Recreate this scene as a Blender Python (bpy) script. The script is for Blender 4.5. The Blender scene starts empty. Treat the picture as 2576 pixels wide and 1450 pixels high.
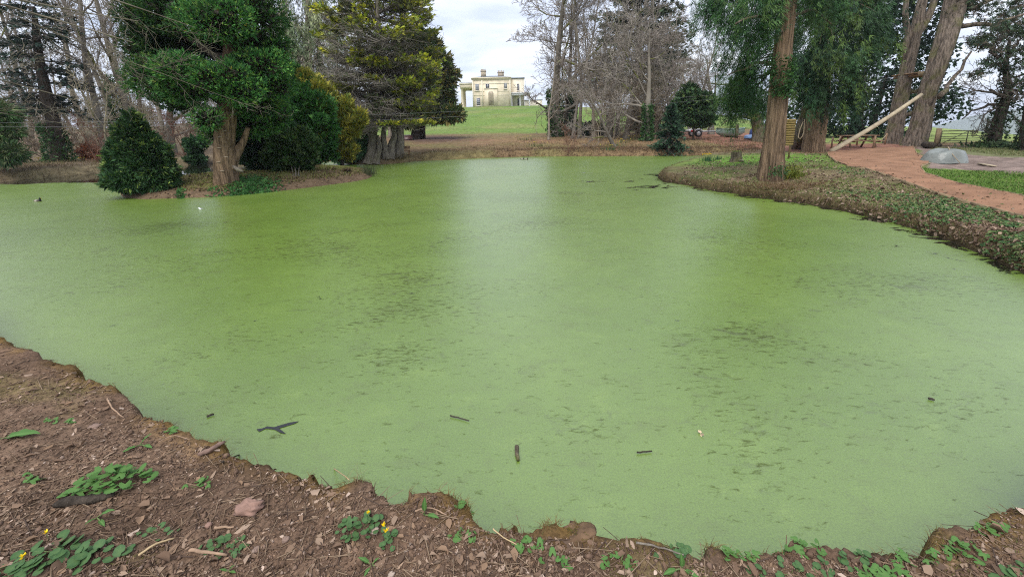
import bpy, math, random
import numpy as np
from mathutils import Matrix, Vector

random.seed(7)
RNG = np.random.default_rng(11)
SC = bpy.context.scene
COL = SC.collection

# ------------------------------------------------------------------ camera
# picture coordinates below are those of a 2576 x 1450 copy of the photograph
LENS = 14.0
F = LENS / 36.0 * 2576
PX, PY = 1288.0, 528.0          # principal point
EYE = 2.2                       # height above the water
PITCH, ROLL = math.radians(12.0), math.radians(1.2)
M3 = Matrix.Rotation(math.pi / 2 - PITCH, 3, 'X') @ Matrix.Rotation(-ROLL, 3, 'Z')
CM = np.array(M3)
cam_d = bpy.data.cameras.new('camera')
cam_d.lens = LENS
cam_d.sensor_width = 36.0
cam_d.shift_y = -(725.0 - PY) / 2576.0
cam_d.clip_start = 0.05
cam_d.clip_end = 20000
cam = bpy.data.objects.new('camera', cam_d)
cam.matrix_world = Matrix.Translation((0, 0, EYE)) @ M3.to_4x4()
COL.objects.link(cam)
SC.camera = cam

# ------------------------------------------------------------------ sky, sun, exposure
SUN_EL, SUN_AZ = math.radians(58), math.radians(200)
w = bpy.data.worlds.new('World')
SC.world = w
w.use_nodes = True
nt = w.node_tree
nt.nodes.clear()
def N(t, tree=None, **kw):
    n = (tree or nt).nodes.new(t)
    for k, v in kw.items():
        setattr(n, k, v)
    return n
sky = N('ShaderNodeTexSky', sky_type='NISHITA', sun_disc=False)
sky.sun_elevation, sky.sun_rotation = SUN_EL, SUN_AZ
sky.altitude = 100
sky_gain = N('ShaderNodeVectorMath', operation='SCALE'); sky_gain.inputs['Scale'].default_value = 0.09
nt.links.new(sky.outputs[0], sky_gain.inputs[0])
tc = N('ShaderNodeTexCoord')
sep = N('ShaderNodeSeparateXYZ'); nt.links.new(tc.outputs['Generated'], sep.inputs[0])
# cloud deck: project the view direction on a flat layer
zz = N('ShaderNodeMath', operation='ABSOLUTE'); nt.links.new(sep.outputs[2], zz.inputs[0])
za = N('ShaderNodeMath', operation='ADD'); za.inputs[1].default_value = 0.12; nt.links.new(zz.outputs[0], za.inputs[0])
dx = N('ShaderNodeMath', operation='DIVIDE'); nt.links.new(sep.outputs[0], dx.inputs[0]); nt.links.new(za.outputs[0], dx.inputs[1])
dy = N('ShaderNodeMath', operation='DIVIDE'); nt.links.new(sep.outputs[1], dy.inputs[0]); nt.links.new(za.outputs[0], dy.inputs[1])
cb = N('ShaderNodeCombineXYZ'); nt.links.new(dx.outputs[0], cb.inputs[0]); nt.links.new(dy.outputs[0], cb.inputs[1])
n1 = N('ShaderNodeTexNoise'); n1.inputs['Scale'].default_value = 0.85; n1.inputs['Detail'].default_value = 7
n1.inputs['Roughness'].default_value = 0.55; n1.inputs['Distortion'].default_value = 0.25
nt.links.new(cb.outputs[0], n1.inputs['Vector'])
cr = N('ShaderNodeValToRGB')
cr.color_ramp.elements[0].position = 0.36; cr.color_ramp.elements[0].color = (0.34, 0.385, 0.49, 1)
cr.color_ramp.elements[1].position = 0.64; cr.color_ramp.elements[1].color = (0.66, 0.68, 0.72, 1)
e = cr.color_ramp.elements.new(0.5); e.color = (0.49, 0.52, 0.605, 1)
nt.links.new(n1.outputs[0], cr.inputs[0])
mx = N('ShaderNodeMix', data_type='RGBA'); mx.inputs[0].default_value = 0.86
nt.links.new(sky_gain.outputs[0], mx.inputs[6]); nt.links.new(cr.outputs[0], mx.inputs[7])
bg = N('ShaderNodeBackground'); bg.inputs[1].default_value = 1.0
nt.links.new(mx.outputs[2], bg.inputs[0])
out = N('ShaderNodeOutputWorld'); nt.links.new(bg.outputs[0], out.inputs[0])

sun_d = bpy.data.lights.new('sun', 'SUN')
sun_d.energy = 1.5
sun_d.angle = math.radians(45)
sun_d.color = (1.0, 0.97, 0.93)
sun = bpy.data.objects.new('sun', sun_d)
sv = Vector((math.sin(SUN_AZ) * math.cos(SUN_EL), math.cos(SUN_AZ) * math.cos(SUN_EL), math.sin(SUN_EL)))
sun.rotation_euler = sv.to_track_quat('Z', 'Y').to_euler()
sun.location = sv * 60
COL.objects.link(sun)
SC.view_settings.view_transform = 'Standard'
SC.view_settings.look = 'None'
SC.view_settings.exposure = 1.15
SC.view_settings.gamma = 1.0
SC.cycles.use_denoising = False
SC.cycles.filter_width = 1.1
SC.cycles.max_bounces = 6
SC.cycles.diffuse_bounces = 3
SC.cycles.glossy_bounces = 2
SC.cycles.transparent_max_bounces = 4

# ------------------------------------------------------------------ helpers
def pixray(px, py):
    px = np.asarray(px, float); py = np.asarray(py, float)
    c = np.stack([(px - PX) / F, -(py - PY) / F, -np.ones_like(px)], -1)
    return c @ CM.T
def P(px, py, z=0.0):
    d = pixray(px, py); t = (z - EYE) / d[..., 2:3]
    return d * t + np.array([0, 0, EYE])
def D(px, py, depth):                      # the point of that ray at world depth y
    d = pixray(px, py); t = depth / d[..., 1:2]
    return d * t + np.array([0, 0, EYE])
def project(x, y, z):
    q = np.stack([x, y, z - EYE], -1) @ CM
    zc = np.where(q[..., 2] < -0.05, q[..., 2], -0.05)
    return PX - q[..., 0] / zc * F, PY + q[..., 1] / zc * F, -q[..., 2]
def S(t):
    t = np.clip(t, 0, 1); return t * t * (3 - 2 * t)
def hash2(i, j, s):
    h = (i.astype(np.int64) * 374761393 + j.astype(np.int64) * 668265263 + s * 1274126177) & 0xffffffff
    h = ((h ^ (h >> 13)) * 1274126177) & 0xffffffff
    h = (h ^ (h >> 16)) & 0xffffffff
    return h / 4294967295.0
def vnoise(x, y, s=0):
    x = np.asarray(x, float); y = np.asarray(y, float)
    i = np.floor(x); j = np.floor(y); u = x - i; v = y - j
    u = u * u * (3 - 2 * u); v = v * v * (3 - 2 * v)
    a = hash2(i, j, s); b = hash2(i + 1, j, s); c = hash2(i, j + 1, s); d = hash2(i + 1, j + 1, s)
    return (a * (1 - u) + b * u) * (1 - v) + (c * (1 - u) + d * u) * v
def fbm(x, y, s=0, o=4):
    r = 0.0; a = 0.5; x = np.asarray(x, float); y = np.asarray(y, float)
    for k in range(o):
        r = r + a * (vnoise(x, y, s + k) - 0.5); x = x * 2.03 + 11.3; y = y * 2.03 + 5.7; a *= 0.5
    return r * 2
def inpoly(x, y, poly):
    c = np.zeros(np.shape(x), bool); n = len(poly)
    for k in range(n):
        x1, y1 = poly[k]; x2, y2 = poly[(k + 1) % n]
        if y1 == y2: continue
        m = ((y1 > y) != (y2 > y)) & (x < (x2 - x1) * (y - y1) / (y2 - y1) + x1)
        c ^= m
    return c
def sdist(x, y, poly):                     # > 0 outside, < 0 inside
    x = np.asarray(x, float); y = np.asarray(y, float)
    best = np.full(np.shape(x), 1e18); n = len(poly)
    for k in range(n):
        x1, y1 = poly[k]; x2, y2 = poly[(k + 1) % n]
        ex, ey = x2 - x1, y2 - y1; L = ex * ex + ey * ey + 1e-12
        t = np.clip(((x - x1) * ex + (y - y1) * ey) / L, 0, 1)
        best = np.minimum(best, (x - x1 - t * ex) ** 2 + (y - y1 - t * ey) ** 2)
    d = np.sqrt(best)
    return np.where(inpoly(x, y, poly), -d, d)

class B:
    """collects geometry for one mesh"""
    def __init__(s): s.V = []; s.F3 = []; s.F4 = []; s.C = []; s.n = 0
    def add(s, V, F3=None, F4=None, C=None):
        V = np.asarray(V, float).reshape(-1, 3)
        if F3 is not None and len(F3): s.F3.append(np.asarray(F3, int) + s.n)
        if F4 is not None and len(F4): s.F4.append(np.asarray(F4, int) + s.n)
        C = np.array([0.5, 0.5, 0.5]) if C is None else np.asarray(C, float)
        s.C.append(np.broadcast_to(C, (len(V), 3)).copy() if C.ndim == 1 else C)
        s.V.append(V); s.n += len(V); return s
    def box(s, c, size, rz=0.0, C=None, R=None):
        h = np.array(size) / 2.0
        q = np.array([[x, y, z] for x in (-1, 1) for y in (-1, 1) for z in (-1, 1)]) * h
        if R is not None: q = q @ np.array(R).T
        if rz:
            a, b = math.cos(rz), math.sin(rz); q = np.stack([q[:, 0] * a - q[:, 1] * b, q[:, 0] * b + q[:, 1] * a, q[:, 2]], 1)
        s.add(q + np.array(c), F4=[(0, 1, 3, 2), (4, 6, 7, 5), (0, 4, 5, 1), (2, 3, 7, 6), (0, 2, 6, 4), (1, 5, 7, 3)], C=C); return s
    def bar(s, p, q, wid, thk, C=None, up=(0, 0, 1)):     # box from p to q
        p = np.array(p, float); q = np.array(q, float); d = q - p; L = np.linalg.norm(d); d /= L
        u = np.cross(up, d); 
        if np.linalg.norm(u) < 1e-4: u = np.cross((0, 1, 0), d)
        u /= np.linalg.norm(u); v = np.cross(d, u)
        s.box((p + q) / 2, (L, wid, thk), R=np.stack([d, u, v], 1), C=C); return s
    def tube(s, pts, rad, k=8, cap=True, C=None, jit=0.0, seed=0):
        pts = np.asarray(pts, float); n = len(pts); rad = np.broadcast_to(np.asarray(rad, float), (n,))
        t = np.gradient(pts, axis=0); t /= np.linalg.norm(t, axis=1)[:, None] + 1e-9
        u = np.cross(t[0], (0.31, 0.2, 0.93) if abs(t[0][2]) < 0.8 else (0, 1, 0)); u /= np.linalg.norm(u)
        ang = np.arange(k) / k * 2 * math.pi; V = []
        r_ = np.random.default_rng(seed)
        for i in range(n):
            u = u - t[i] * (u @ t[i]); u /= np.linalg.norm(u) + 1e-9; v = np.cross(t[i], u)
            rr = rad[i] * (1 + jit * (r_.random(k) - 0.5))
            V.append(pts[i] + (np.cos(ang) * rr)[:, None] * u + (np.sin(ang) * rr)[:, None] * v)
        V = np.concatenate(V); F4 = []
        for i in range(n - 1):
            for j in range(k):
                a = i * k + j; b = i * k + (j + 1) % k
                F4.append((a, b, b + k, a + k))
        F3 = []
        if cap:
            V = np.concatenate([V, pts[[0, -1]]]); m = n * k
            for j in range(k):
                F3.append((m, (j + 1) % k, j)); F3.append((m + 1, (n - 1) * k + j, (n - 1) * k + (j + 1) % k))
        s.add(V, F3, F4, C); return s
    def segs(s, A, Bp, ra, rb, k=3, C=None):            # many open frusta at once
        A = np.asarray(A, float); Bp = np.asarray(Bp, float); n = len(A)
        if n == 0: return s
        d = Bp - A; d /= np.linalg.norm(d, axis=1)[:, None] + 1e-9
        ref = np.where(np.abs(d[:, 2:3]) < 0.9, np.array([[0, 0, 1.0]]), np.array([[0, 1.0, 0]]))
        u = np.cross(d, ref); u /= np.linalg.norm(u, axis=1)[:, None] + 1e-9; v = np.cross(d, u)
        ang = np.arange(k) / k * 2 * math.pi
        ring = u[:, None, :] * np.cos(ang)[None, :, None] + v[:, None, :] * np.sin(ang)[None, :, None]
        V = np.concatenate([A[:, None] + ring * np.asarray(ra)[:, None, None], Bp[:, None] + ring * np.asarray(rb)[:, None, None]], 1)
        base = (np.arange(n) * 2 * k)[:, None]
        f = np.array([(j, (j + 1) % k, k + (j + 1) % k, k + j) for j in range(k)])
        Fq = (base[:, :, None] + f[None]).reshape(-1, 4)
        if C is not None and np.asarray(C).ndim == 2: C = np.repeat(np.asarray(C), 2 * k, 0)
        s.add(V.reshape(-1, 3), F4=Fq, C=C); return s
    def prism(s, poly, lo, hi, axis=1, C=None):          # extrude a 2-D polygon; axis 1: (x,z) along y, 0: (y,z) along x, 2: (x,y) along z
        n = len(poly); V = []
        for t in (lo, hi):
            for a, b in poly: V.append({0: (t, a, b), 1: (a, t, b), 2: (a, b, t)}[axis])
        F4 = [(i, (i + 1) % n, n + (i + 1) % n, n + i) for i in range(n)]
        m = len(V); V += [tuple(np.mean(np.array(V[:n]), 0)), tuple(np.mean(np.array(V[n:]), 0))]
        F3 = [(m, (i + 1) % n, i) for i in range(n)] + [(m + 1, n + i, n + (i + 1) % n) for i in range(n)]
        s.add(np.array(V), F3, F4, C); return s
    def lathe(s, c, prof, k=12, C=None):
        n = len(prof); ang = np.arange(k) / k * 2 * math.pi
        V = np.concatenate([np.stack([c[0] + r * np.cos(ang), c[1] + r * np.sin(ang), np.full(k, c[2] + z)], 1) for r, z in prof])
        F4 = [(i * k + j, i * k + (j + 1) % k, (i + 1) * k + (j + 1) % k, (i + 1) * k + j) for i in range(n - 1) for j in range(k)]
        s.add(V, F4=F4, C=C); return s
    def mesh(s, name, smooth=False, off=None):
        me = bpy.data.meshes.new(name)
        V = np.concatenate(s.V) if s.V else np.zeros((0, 3))
        if off is not None: V = V - np.asarray(off)
        L = []; st = []; p = 0
        for arr, k in ((s.F3, 3), (s.F4, 4)):
            if arr:
                a = np.concatenate(arr); L.append(a.reshape(-1)); st.append(p + np.arange(len(a)) * k); p += a.size
        L = np.concatenate(L); st = np.concatenate(st)
        me.vertices.add(len(V)); me.vertices.foreach_set('co', V.astype(np.float32).ravel())
        me.loops.add(len(L)); me.loops.foreach_set('vertex_index', L.astype(np.int32))
        me.polygons.add(len(st)); me.polygons.foreach_set('loop_start', st.astype(np.int32))
        if smooth: me.polygons.foreach_set('use_smooth', np.ones(len(st), bool))
        ca = me.color_attributes.new('Col', 'FLOAT_COLOR', 'POINT')
        C = np.concatenate(s.C); ca.data.foreach_set('color', np.concatenate([C, np.ones((len(C), 1))], 1).astype(np.float32).ravel())
        me.update(calc_edges=True)
        return me

def link(name, me, mat=None, parent=None):
    o = bpy.data.objects.new(name, me); COL.objects.link(o)
    if mat is not None and not me.materials: me.materials.append(mat)
    if parent is not None: o.parent = parent
    return o
def part(name, b, mat, parent, smooth=False, kind=None, label=None):   # b holds world coordinates
    o = link(name, b.mesh(name, smooth, off=parent_world(parent)), mat, parent)
    if kind: o['kind'] = kind
    if label: o['label'] = label
    return o
def parent_world(o):
    p = np.zeros(3)
    while o is not None: p = p + np.array(o.location); o = o.parent
    return p
def tag(o, label, cat, group=None, kind=None):
    o['label'] = label; o['category'] = cat
    if group: o['group'] = group
    if kind: o['kind'] = kind
    return o
def thing(name, label, cat, loc=(0, 0, 0), group=None):
    o = bpy.data.objects.new(name, None); COL.objects.link(o); o.location = [float(c) for c in loc]
    o.empty_display_size = 0.2
    return tag(o, label, cat, group)
def single(name, b, mat, label, cat, group=None, loc=None, smooth=False, kind=None):
    loc = np.mean(np.concatenate(b.V), 0) if loc is None else np.asarray(loc, float)
    o = link(name, b.mesh(name, smooth, off=loc), mat); o.location = [float(c) for c in loc]
    return tag(o, label, cat, group, kind)
def stuff(name, b, mat, label, cat, smooth=False):
    o = link(name, b.mesh(name, smooth), mat); return tag(o, label, cat, kind='stuff')
def structure(name, b, mat, label, smooth=False):
    o = link(name, b.mesh(name, smooth), mat); o['label'] = label; o['kind'] = 'structure'; return o

# ------------------------------------------------------------------ materials
MATS = {}
def newmat(name):
    m = bpy.data.materials.new(name); m.use_nodes = True; MATS[name] = m
    t = m.node_tree; b = t.nodes['Principled BSDF']; return m, t, b
def simple(name, color, rough=0.8, var=0.25, scale=6.0, bump=0.0, metal=0.0, coords='Object', stretch=(1, 1, 1), attr=False, bscale=None, spec=0.3, detail=5):
    m, t, b = newmat(name)
    b.inputs['Roughness'].default_value = rough; b.inputs['Metallic'].default_value = metal
    b.inputs['Specular IOR Level'].default_value = spec
    c = N('ShaderNodeTexCoord', t); mp = N('ShaderNodeMapping', t); mp.inputs['Scale'].default_value = stretch
    t.links.new(c.outputs[coords], mp.inputs[0])
    n = N('ShaderNodeTexNoise', t); n.inputs['Scale'].default_value = scale; n.inputs['Detail'].default_value = detail
    t.links.new(mp.outputs[0], n.inputs['Vector'])
    mr = N('ShaderNodeMapRange', t); mr.inputs[1].default_value = 0.3; mr.inputs[2].default_value = 0.7
    mr.inputs[3].default_value = 1 - var; mr.inputs[4].default_value = 1 + var
    t.links.new(n.outputs[0], mr.inputs[0])
    vm = N('ShaderNodeVectorMath', t, operation='SCALE'); t.links.new(mr.outputs[0], vm.inputs['Scale'])
    if attr:
        a = N('ShaderNodeAttribute', t, attribute_name='Col'); t.links.new(a.outputs['Color'], vm.inputs[0])
    else:
        vm.inputs[0].default_value = color[:3]
    t.links.new(vm.outputs[0], b.inputs['Base Color'])
    if bump:
        bn = N('ShaderNodeBump', t); bn.inputs['Strength'].default_value = 1.0; bn.inputs['Distance'].default_value = bump
        if bscale:
            n2 = N('ShaderNodeTexNoise', t); n2.inputs['Scale'].default_value = bscale; n2.inputs['Detail'].default_value = 6
            t.links.new(mp.outputs[0], n2.inputs['Vector']); t.links.new(n2.outputs[0], bn.inputs['Height'])
        else: t.links.new(n.outputs[0], bn.inputs['Height'])
        t.links.new(bn.outputs[0], b.inputs['Normal'])
    return m
def leafmat(name, trans=0.3, rough=0.6, spec=0.25):
    m, t, b = newmat(name)
    a = N('ShaderNodeAttribute', t, attribute_name='Col')
    t.links.new(a.outputs['Color'], b.inputs['Base Color'])
    b.inputs['Roughness'].default_value = rough; b.inputs['Specular IOR Level'].default_value = spec
    tr = N('ShaderNodeBsdfTranslucent', t); t.links.new(a.outputs['Color'], tr.inputs[0])
    mxs = N('ShaderNodeMixShader', t); mxs.inputs[0].default_value = trans
    t.links.new(b.outputs[0], mxs.inputs[1]); t.links.new(tr.outputs[0], mxs.inputs[2])
    t.links.new(mxs.outputs[0], t.nodes['Material Output'].inputs[0]); return m
M_LEAF = leafmat('leaf', 0.22)
M_GRASS = leafmat('grass_blade', 0.25, 0.7, 0.15)
M_LITTER = leafmat('dead_leaf', 0.12, 0.75, 0.2)
M_NEEDLE = leafmat('conifer_needle', 0.08, 0.6, 0.2)
M_BARE = simple('bare_bark', (0.17, 0.135, 0.10), 0.9, 0.35, 3.0, 0.0, stretch=(1, 1, 0.4), attr=True, spec=0.15)
M_BARK = None
def barkmat(name, color, bump=0.05, stretch=(5, 5, 0.55), scale=3.0, dark=0.35, moss=0.0):
    m, t, b = newmat(name)
    b.inputs['Roughness'].default_value = 0.92; b.inputs['Specular IOR Level'].default_value = 0.15
    c = N('ShaderNodeTexCoord', t); mp = N('ShaderNodeMapping', t); mp.inputs['Scale'].default_value = stretch
    t.links.new(c.outputs['Object'], mp.inputs[0])
    n = N('ShaderNodeTexNoise', t); n.inputs['Scale'].default_value = scale; n.inputs['Detail'].default_value = 7; n.inputs['Roughness'].default_value = 0.62
    t.links.new(mp.outputs[0], n.inputs['Vector'])
    r = N('ShaderNodeValToRGB', t); r.color_ramp.elements[0].position = 0.38; r.color_ramp.elements[1].position = 0.62
    r.color_ramp.elements[0].color = tuple(x * dark for x in color) + (1,); r.color_ramp.elements[1].color = tuple(color) + (1,)
    t.links.new(n.outputs[0], r.inputs[0]); src = r.outputs[0]
    if moss:
        n3 = N('ShaderNodeTexNoise', t); n3.inputs['Scale'].default_value = 1.6; n3.inputs['Detail'].default_value = 5
        t.links.new(c.outputs['Object'], n3.inputs['Vector'])
        mr = N('ShaderNodeMapRange', t); mr.inputs[1].default_value = 0.5; mr.inputs[2].default_value = 0.66; mr.inputs[4].default_value = moss
        t.links.new(n3.outputs[0], mr.inputs[0])
        mm = N('ShaderNodeMix', t, data_type='RGBA'); mm.inputs[7].default_value = (0.12, 0.13, 0.03, 1)
        t.links.new(mr.outputs[0], mm.inputs[0]); t.links.new(src, mm.inputs[6]); src = mm.outputs[2]
    t.links.new(src, b.inputs['Base Color'])
    bn = N('ShaderNodeBump', t); bn.inputs['Distance'].default_value = bump; t.links.new(n.outputs[0], bn.inputs['Height'])
    t.links.new(bn.outputs[0], b.inputs['Normal']); return m

# ------------------------------------------------------------------ shore lines
def px_line(pts, z): return [tuple(P(x, y, z)[:2]) for x, y in pts]
NEAR_EDGE = [(0, 842), (60, 870), (110, 880), (150, 900), (200, 918), (240, 940), (290, 962), (330, 985), (380, 1012), (430, 1052), (480, 1080), (520, 1095),
             (570, 1112), (610, 1133), (680, 1148), (760, 1170), (830, 1190), (880, 1212), (915, 1196), (960, 1203), (1003, 1244), (1017, 1214), (1100, 1216),
             (1145, 1232), (1170, 1262), (1195, 1280), (1240, 1306), (1290, 1296), (1345, 1312), (1400, 1316), (1440, 1306), (1500, 1318), (1560, 1328), (1620, 1320), (1655, 1330), (1690, 1350), (1760, 1368),
             (1850, 1372), (1935, 1364), (1955, 1328), (2000, 1332), (2050, 1346), (2120, 1362), (2200, 1358), (2272, 1374), (2290, 1340), (2330, 1328), (2400, 1310), (2480, 1280), (2576, 1238)]
near_w = px_line(NEAR_EDGE, 0.40)
RIGHT_SHORE = [(2576, 694), (2540, 676), (2500, 656), (2450, 634), (2400, 612), (2350, 594), (2300, 577), (2250, 562), (2200, 550), (2150, 538), (2100, 527), (2050, 517), (2000, 509),
               (1950, 503), (1900, 497), (1850, 488), (1800, 480), (1750, 471), (1700, 461), (1670, 455), (1654, 449), (1652, 441), (1668, 432), (1690, 424), (1725, 411), (1760, 401)]
right_w = px_line(RIGHT_SHORE, 0.0)
FAR_SHORE = [(1040, 406), (1100, 403), (1200, 398), (1320, 394), (1420, 393), (1500, 393), (1600, 392), (1700, 392), (1800, 391), (1900, 391)]
far_w = px_line(FAR_SHORE, 0.0)
LEFT_SHORE = [(0, 458), (60, 452), (120, 447), (190, 440), (250, 434)]
left_w = px_line(LEFT_SHORE, 0.0)
POND = near_w + [(2.95, 1.85), (3.9, 2.1), (5.2, 2.7), (6.3, 3.9)] + right_w + [(13.5, 25.3), (16.5, 26.6)] \
    + far_w[::-1][1:] + [(-7.2, 25.2), (-8.3, 24.4), (-10.5, 25.4), (-13, 29.5), (-17, 31), (-21, 28.5)] + left_w[::-1] + [(-27, 17), (-26, 11), (-20, 7.5), (-13, 6.2), (-8.5, 5.2), (-6.2, 4.2)]
ISLE_FRONT = [(285, 480), (296, 492), (305, 499), (350, 503), (420, 501), (500, 498), (570, 494), (640, 488), (700, 482), (760, 474), (800, 469), (850, 463), (900, 456), (930, 450), (946, 443), (948, 434)]
isle_w = px_line(ISLE_FRONT, 0.0)
ISLE = isle_w + [(-8.0, 21.2), (-10.2, 22.8), (-12.3, 22.4), (-13.6, 20.0), (-14.8, 17.5), (-15.6, 16.2)]

def bank(x, y):
    """signed distance to the shore (land > 0) and whether it is the island"""
    x = np.asarray(x, float); y = np.asarray(y, float)
    far = (np.abs(x) > 45) | (y > 50) | (y < -12)
    d = np.full(np.shape(x), 30.0); isl = np.zeros(np.shape(x), bool)
    m = ~far
    if m.any():
        dp = sdist(x[m], y[m], POND); di = -sdist(x[m], y[m], ISLE)
        d[m] = np.maximum(dp, di); isl[m] = di > -0.3
    return d, isl
def ground_h(x, y, detail=True):
    x = np.asarray(x, float); y = np.asarray(y, float)
    d, isl = bank(x, y)
    a = x / np.maximum(y, 1.0)
    near = S((8.0 - y) / 3.0) * S((5.2 - x) / 2.0)
    rgt = S((x - 3.5) / 2.5) * S((25 - y) / 4.0)
    H = 0.42 + 0.5 * S((y - 27) / 26)
    H = H * (1 - rgt) + rgt * (0.26 + 0.2 * S((d - 0.3) / 4.0))
    H = H * (1 - near) + near * (0.43 + 0.14 * S(d / 2.0))
    H = np.where(isl, 0.2 + 0.26 * S(d / 2.2), H)
    bm = np.interp(a, [-1.6, -0.9, -0.55, -0.32, 0.08, 0.3, 0.55, 0.75, 0.9], [0.3, 0.42, 0.85, 1.0, 1.0, 0.75, 0.36, 0.12, 0.0])
    H = H + 8.0 * S((y - 56) / 96) * bm
    drop = np.interp(a, [0.75, 1.02, 1.29, 1.6], [0.0, 0.4, 2.4, 4.5])
    H = H - S((y - 24) / 40) * drop - S((y - 66) / 160) * np.interp(a, [0.55, 0.8, 1.3], [0, 18, 26]) - S((y - 120) / 500) * np.interp(a, [0.55, 0.8, 1.0], [0, 60, 80])
    w = 0.85 * np.ones_like(d); w = np.where(isl, 0.75, w); w = w * (1 - rgt) + rgt * 0.32
    w = w * (1 - near) + near * 0.07
    if detail:
        d = d + near * 0.085 * fbm(x * 7, y * 7, 3, 4) + (1 - near) * 0.06 * fbm(x * 2.3, y * 2.3, 5, 3)
    prof = S((d + 0.15 * w) / w) ** 0.7
    z = np.where(d > -0.2 * w, H * prof + (1 - prof) * -0.12, -0.12 - 0.5 * S(-d / 1.5))
    if detail:
        land = S(d / 0.15)
        z = z + land * near * (0.045 * fbm(x * 3.1, y * 3.1, 21, 4) + 0.016 * fbm(x * 16, y * 16, 31, 3))
        z = z + land * (1 - near) * (0.10 * fbm(x * 0.9, y * 0.9, 41, 5) + np.clip(y - 30, 0, 40) * 0.004 * fbm(x * 0.25, y * 0.25, 47, 3))
    return z
def gz(x, y):
    return float(ground_h(np.array([float(x)]), np.array([float(y)]))[0])
_T = np.geomspace(0.9, 260, 1500)
def G(px, py):
    """first hit of the picture ray with the ground"""
    d = pixray(px, py); q = np.array([0, 0, EYE]) + d * _T[:, None]
    h = ground_h(q[:, 0], q[:, 1]); below = np.nonzero(q[:, 2] < h)[0]
    k = below[0] if len(below) else len(_T) - 1
    p = q[k].copy(); p[2] = h[k]; return p

# ------------------------------------------------------------------ ground sheet (polar grid about the viewpoint)
ang_f = np.radians(np.arange(-61, 61.01, 0.33)); ang_b = np.radians(np.arange(66, 294.1, 6.0))
ANG = np.concatenate([ang_f, ang_b])
r1 = np.geomspace(0.55, 8, 240); r2 = np.geomspace(8, 45, 140)[1:]; r3 = np.geomspace(45, 260, 80)[1:]; r4 = np.geomspace(260, 4300, 26)[1:]
RAD = np.concatenate([[0.02], r1, r2, r3, r4])
AA, RR = np.meshgrid(ANG, RAD)
GX, GY = RR * np.sin(AA), RR * np.cos(AA)
GZ = ground_h(GX.ravel(), GY.ravel()).reshape(GX.shape)
fr = RR > 700
GZ = np.where(fr, np.minimum(GZ, 6.0) - (RR - 700) * 0.004, GZ)
nr, na = GX.shape
idx = np.arange(nr * na).reshape(nr, na); nx_ = np.roll(idx, -1, 1)
quads = np.stack([idx[:-1], nx_[:-1], nx_[1:], idx[1:]], -1).reshape(-1, 4)[:, ::-1]
# ground colours: what grows or lies there, plus shade painted under the yew
X, Y, Z = GX.ravel(), GY.ravel(), GZ.ravel()
ppx, ppy, pz = project(X, Y, Z)
dsh, isl_ = bank(X, Y)
wob = lambda s, k: fbm(X * s, Y * s, k, 4)
def mixc(C, m, col): return C * (1 - m[:, None]) + m[:, None] * np.array(col)
C = np.tile(np.array([0.135, 0.088, 0.062]), (len(X), 1))
C = mixc(C, S(0.5 + 1.6 * wob(0.5, 60)) * 0.6, (0.16, 0.13, 0.075))
nearm = (S((8.0 - Y) / 3.0) * S((5.2 - X) / 2.0))
C = mixc(C, nearm, (0.165, 0.108, 0.072))
C = mixc(C, nearm * S(0.45 + 2.2 * wob(2.2, 61)) * 0.7, (0.122, 0.077, 0.05))
C = mixc(C, nearm * S(-0.15 + 2.6 * wob(1.6, 62)) * 0.55, (0.13, 0.115, 0.035))
C = mixc(C, nearm * S((0.22 - dsh) / 0.2) * S(0.5 + 2 * wob(3, 63)) * 0.9, (0.165, 0.10, 0.03))
C = mixc(C, nearm * S((0.30 - Z) / 0.16), (0.055, 0.036, 0.022))
# right bank: grass and litter
rb = S((X - 3.6) / 2) * S((24 - Y) / 3) * (1 - nearm)
C = mixc(C, rb, (0.15, 0.12, 0.065))
gr = rb * S(0.5 + 1.8 * wob(0.7, 64)) * (0.35 + 0.65 * S((Y - 10) / 4))
C = mixc(C, gr * 0.85, (0.12, 0.16, 0.04))
stump_grass = np.exp(-(((X - 11.5) / 3.0) ** 2 + ((Y - 18.6) / 2.6) ** 2)) * rb
C = mixc(C, np.clip(stump_grass * 1.3, 0, 0.95), (0.12, 0.23, 0.035))
C = mixc(C, rb * S((0.55 - dsh) / 0.4) * 0.8, (0.10, 0.072, 0.036)); C = mixc(C, rb * S((0.14 - Z) / 0.1), (0.04, 0.03, 0.016))
# green verge and gravel right of the path
inp = lambda poly: inpoly(ppx + 10 * wob(1.2, 65), ppy + 3 * wob(1.2, 66), poly).astype(float) * (pz > 0)
C = mixc(C, inp([(2312, 421), (2330, 422), (2450, 428), (2600, 440), (2700, 560), (2576, 506), (2482, 480), (2402, 465), (2357, 450), (2322, 434)]) * 0.95, (0.105, 0.17, 0.03))
C = mixc(C, inp([(2302, 366), (2576, 372), (2700, 390), (2700, 450), (2450, 428), (2330, 421), (2338, 408)]), (0.20, 0.15, 0.125))
C = mixc(C, inp([(2330, 372), (2700, 374), (2700, 400), (2480, 392), (2380, 384)]) * 0.7, (0.13, 0.16, 0.055))
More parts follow.
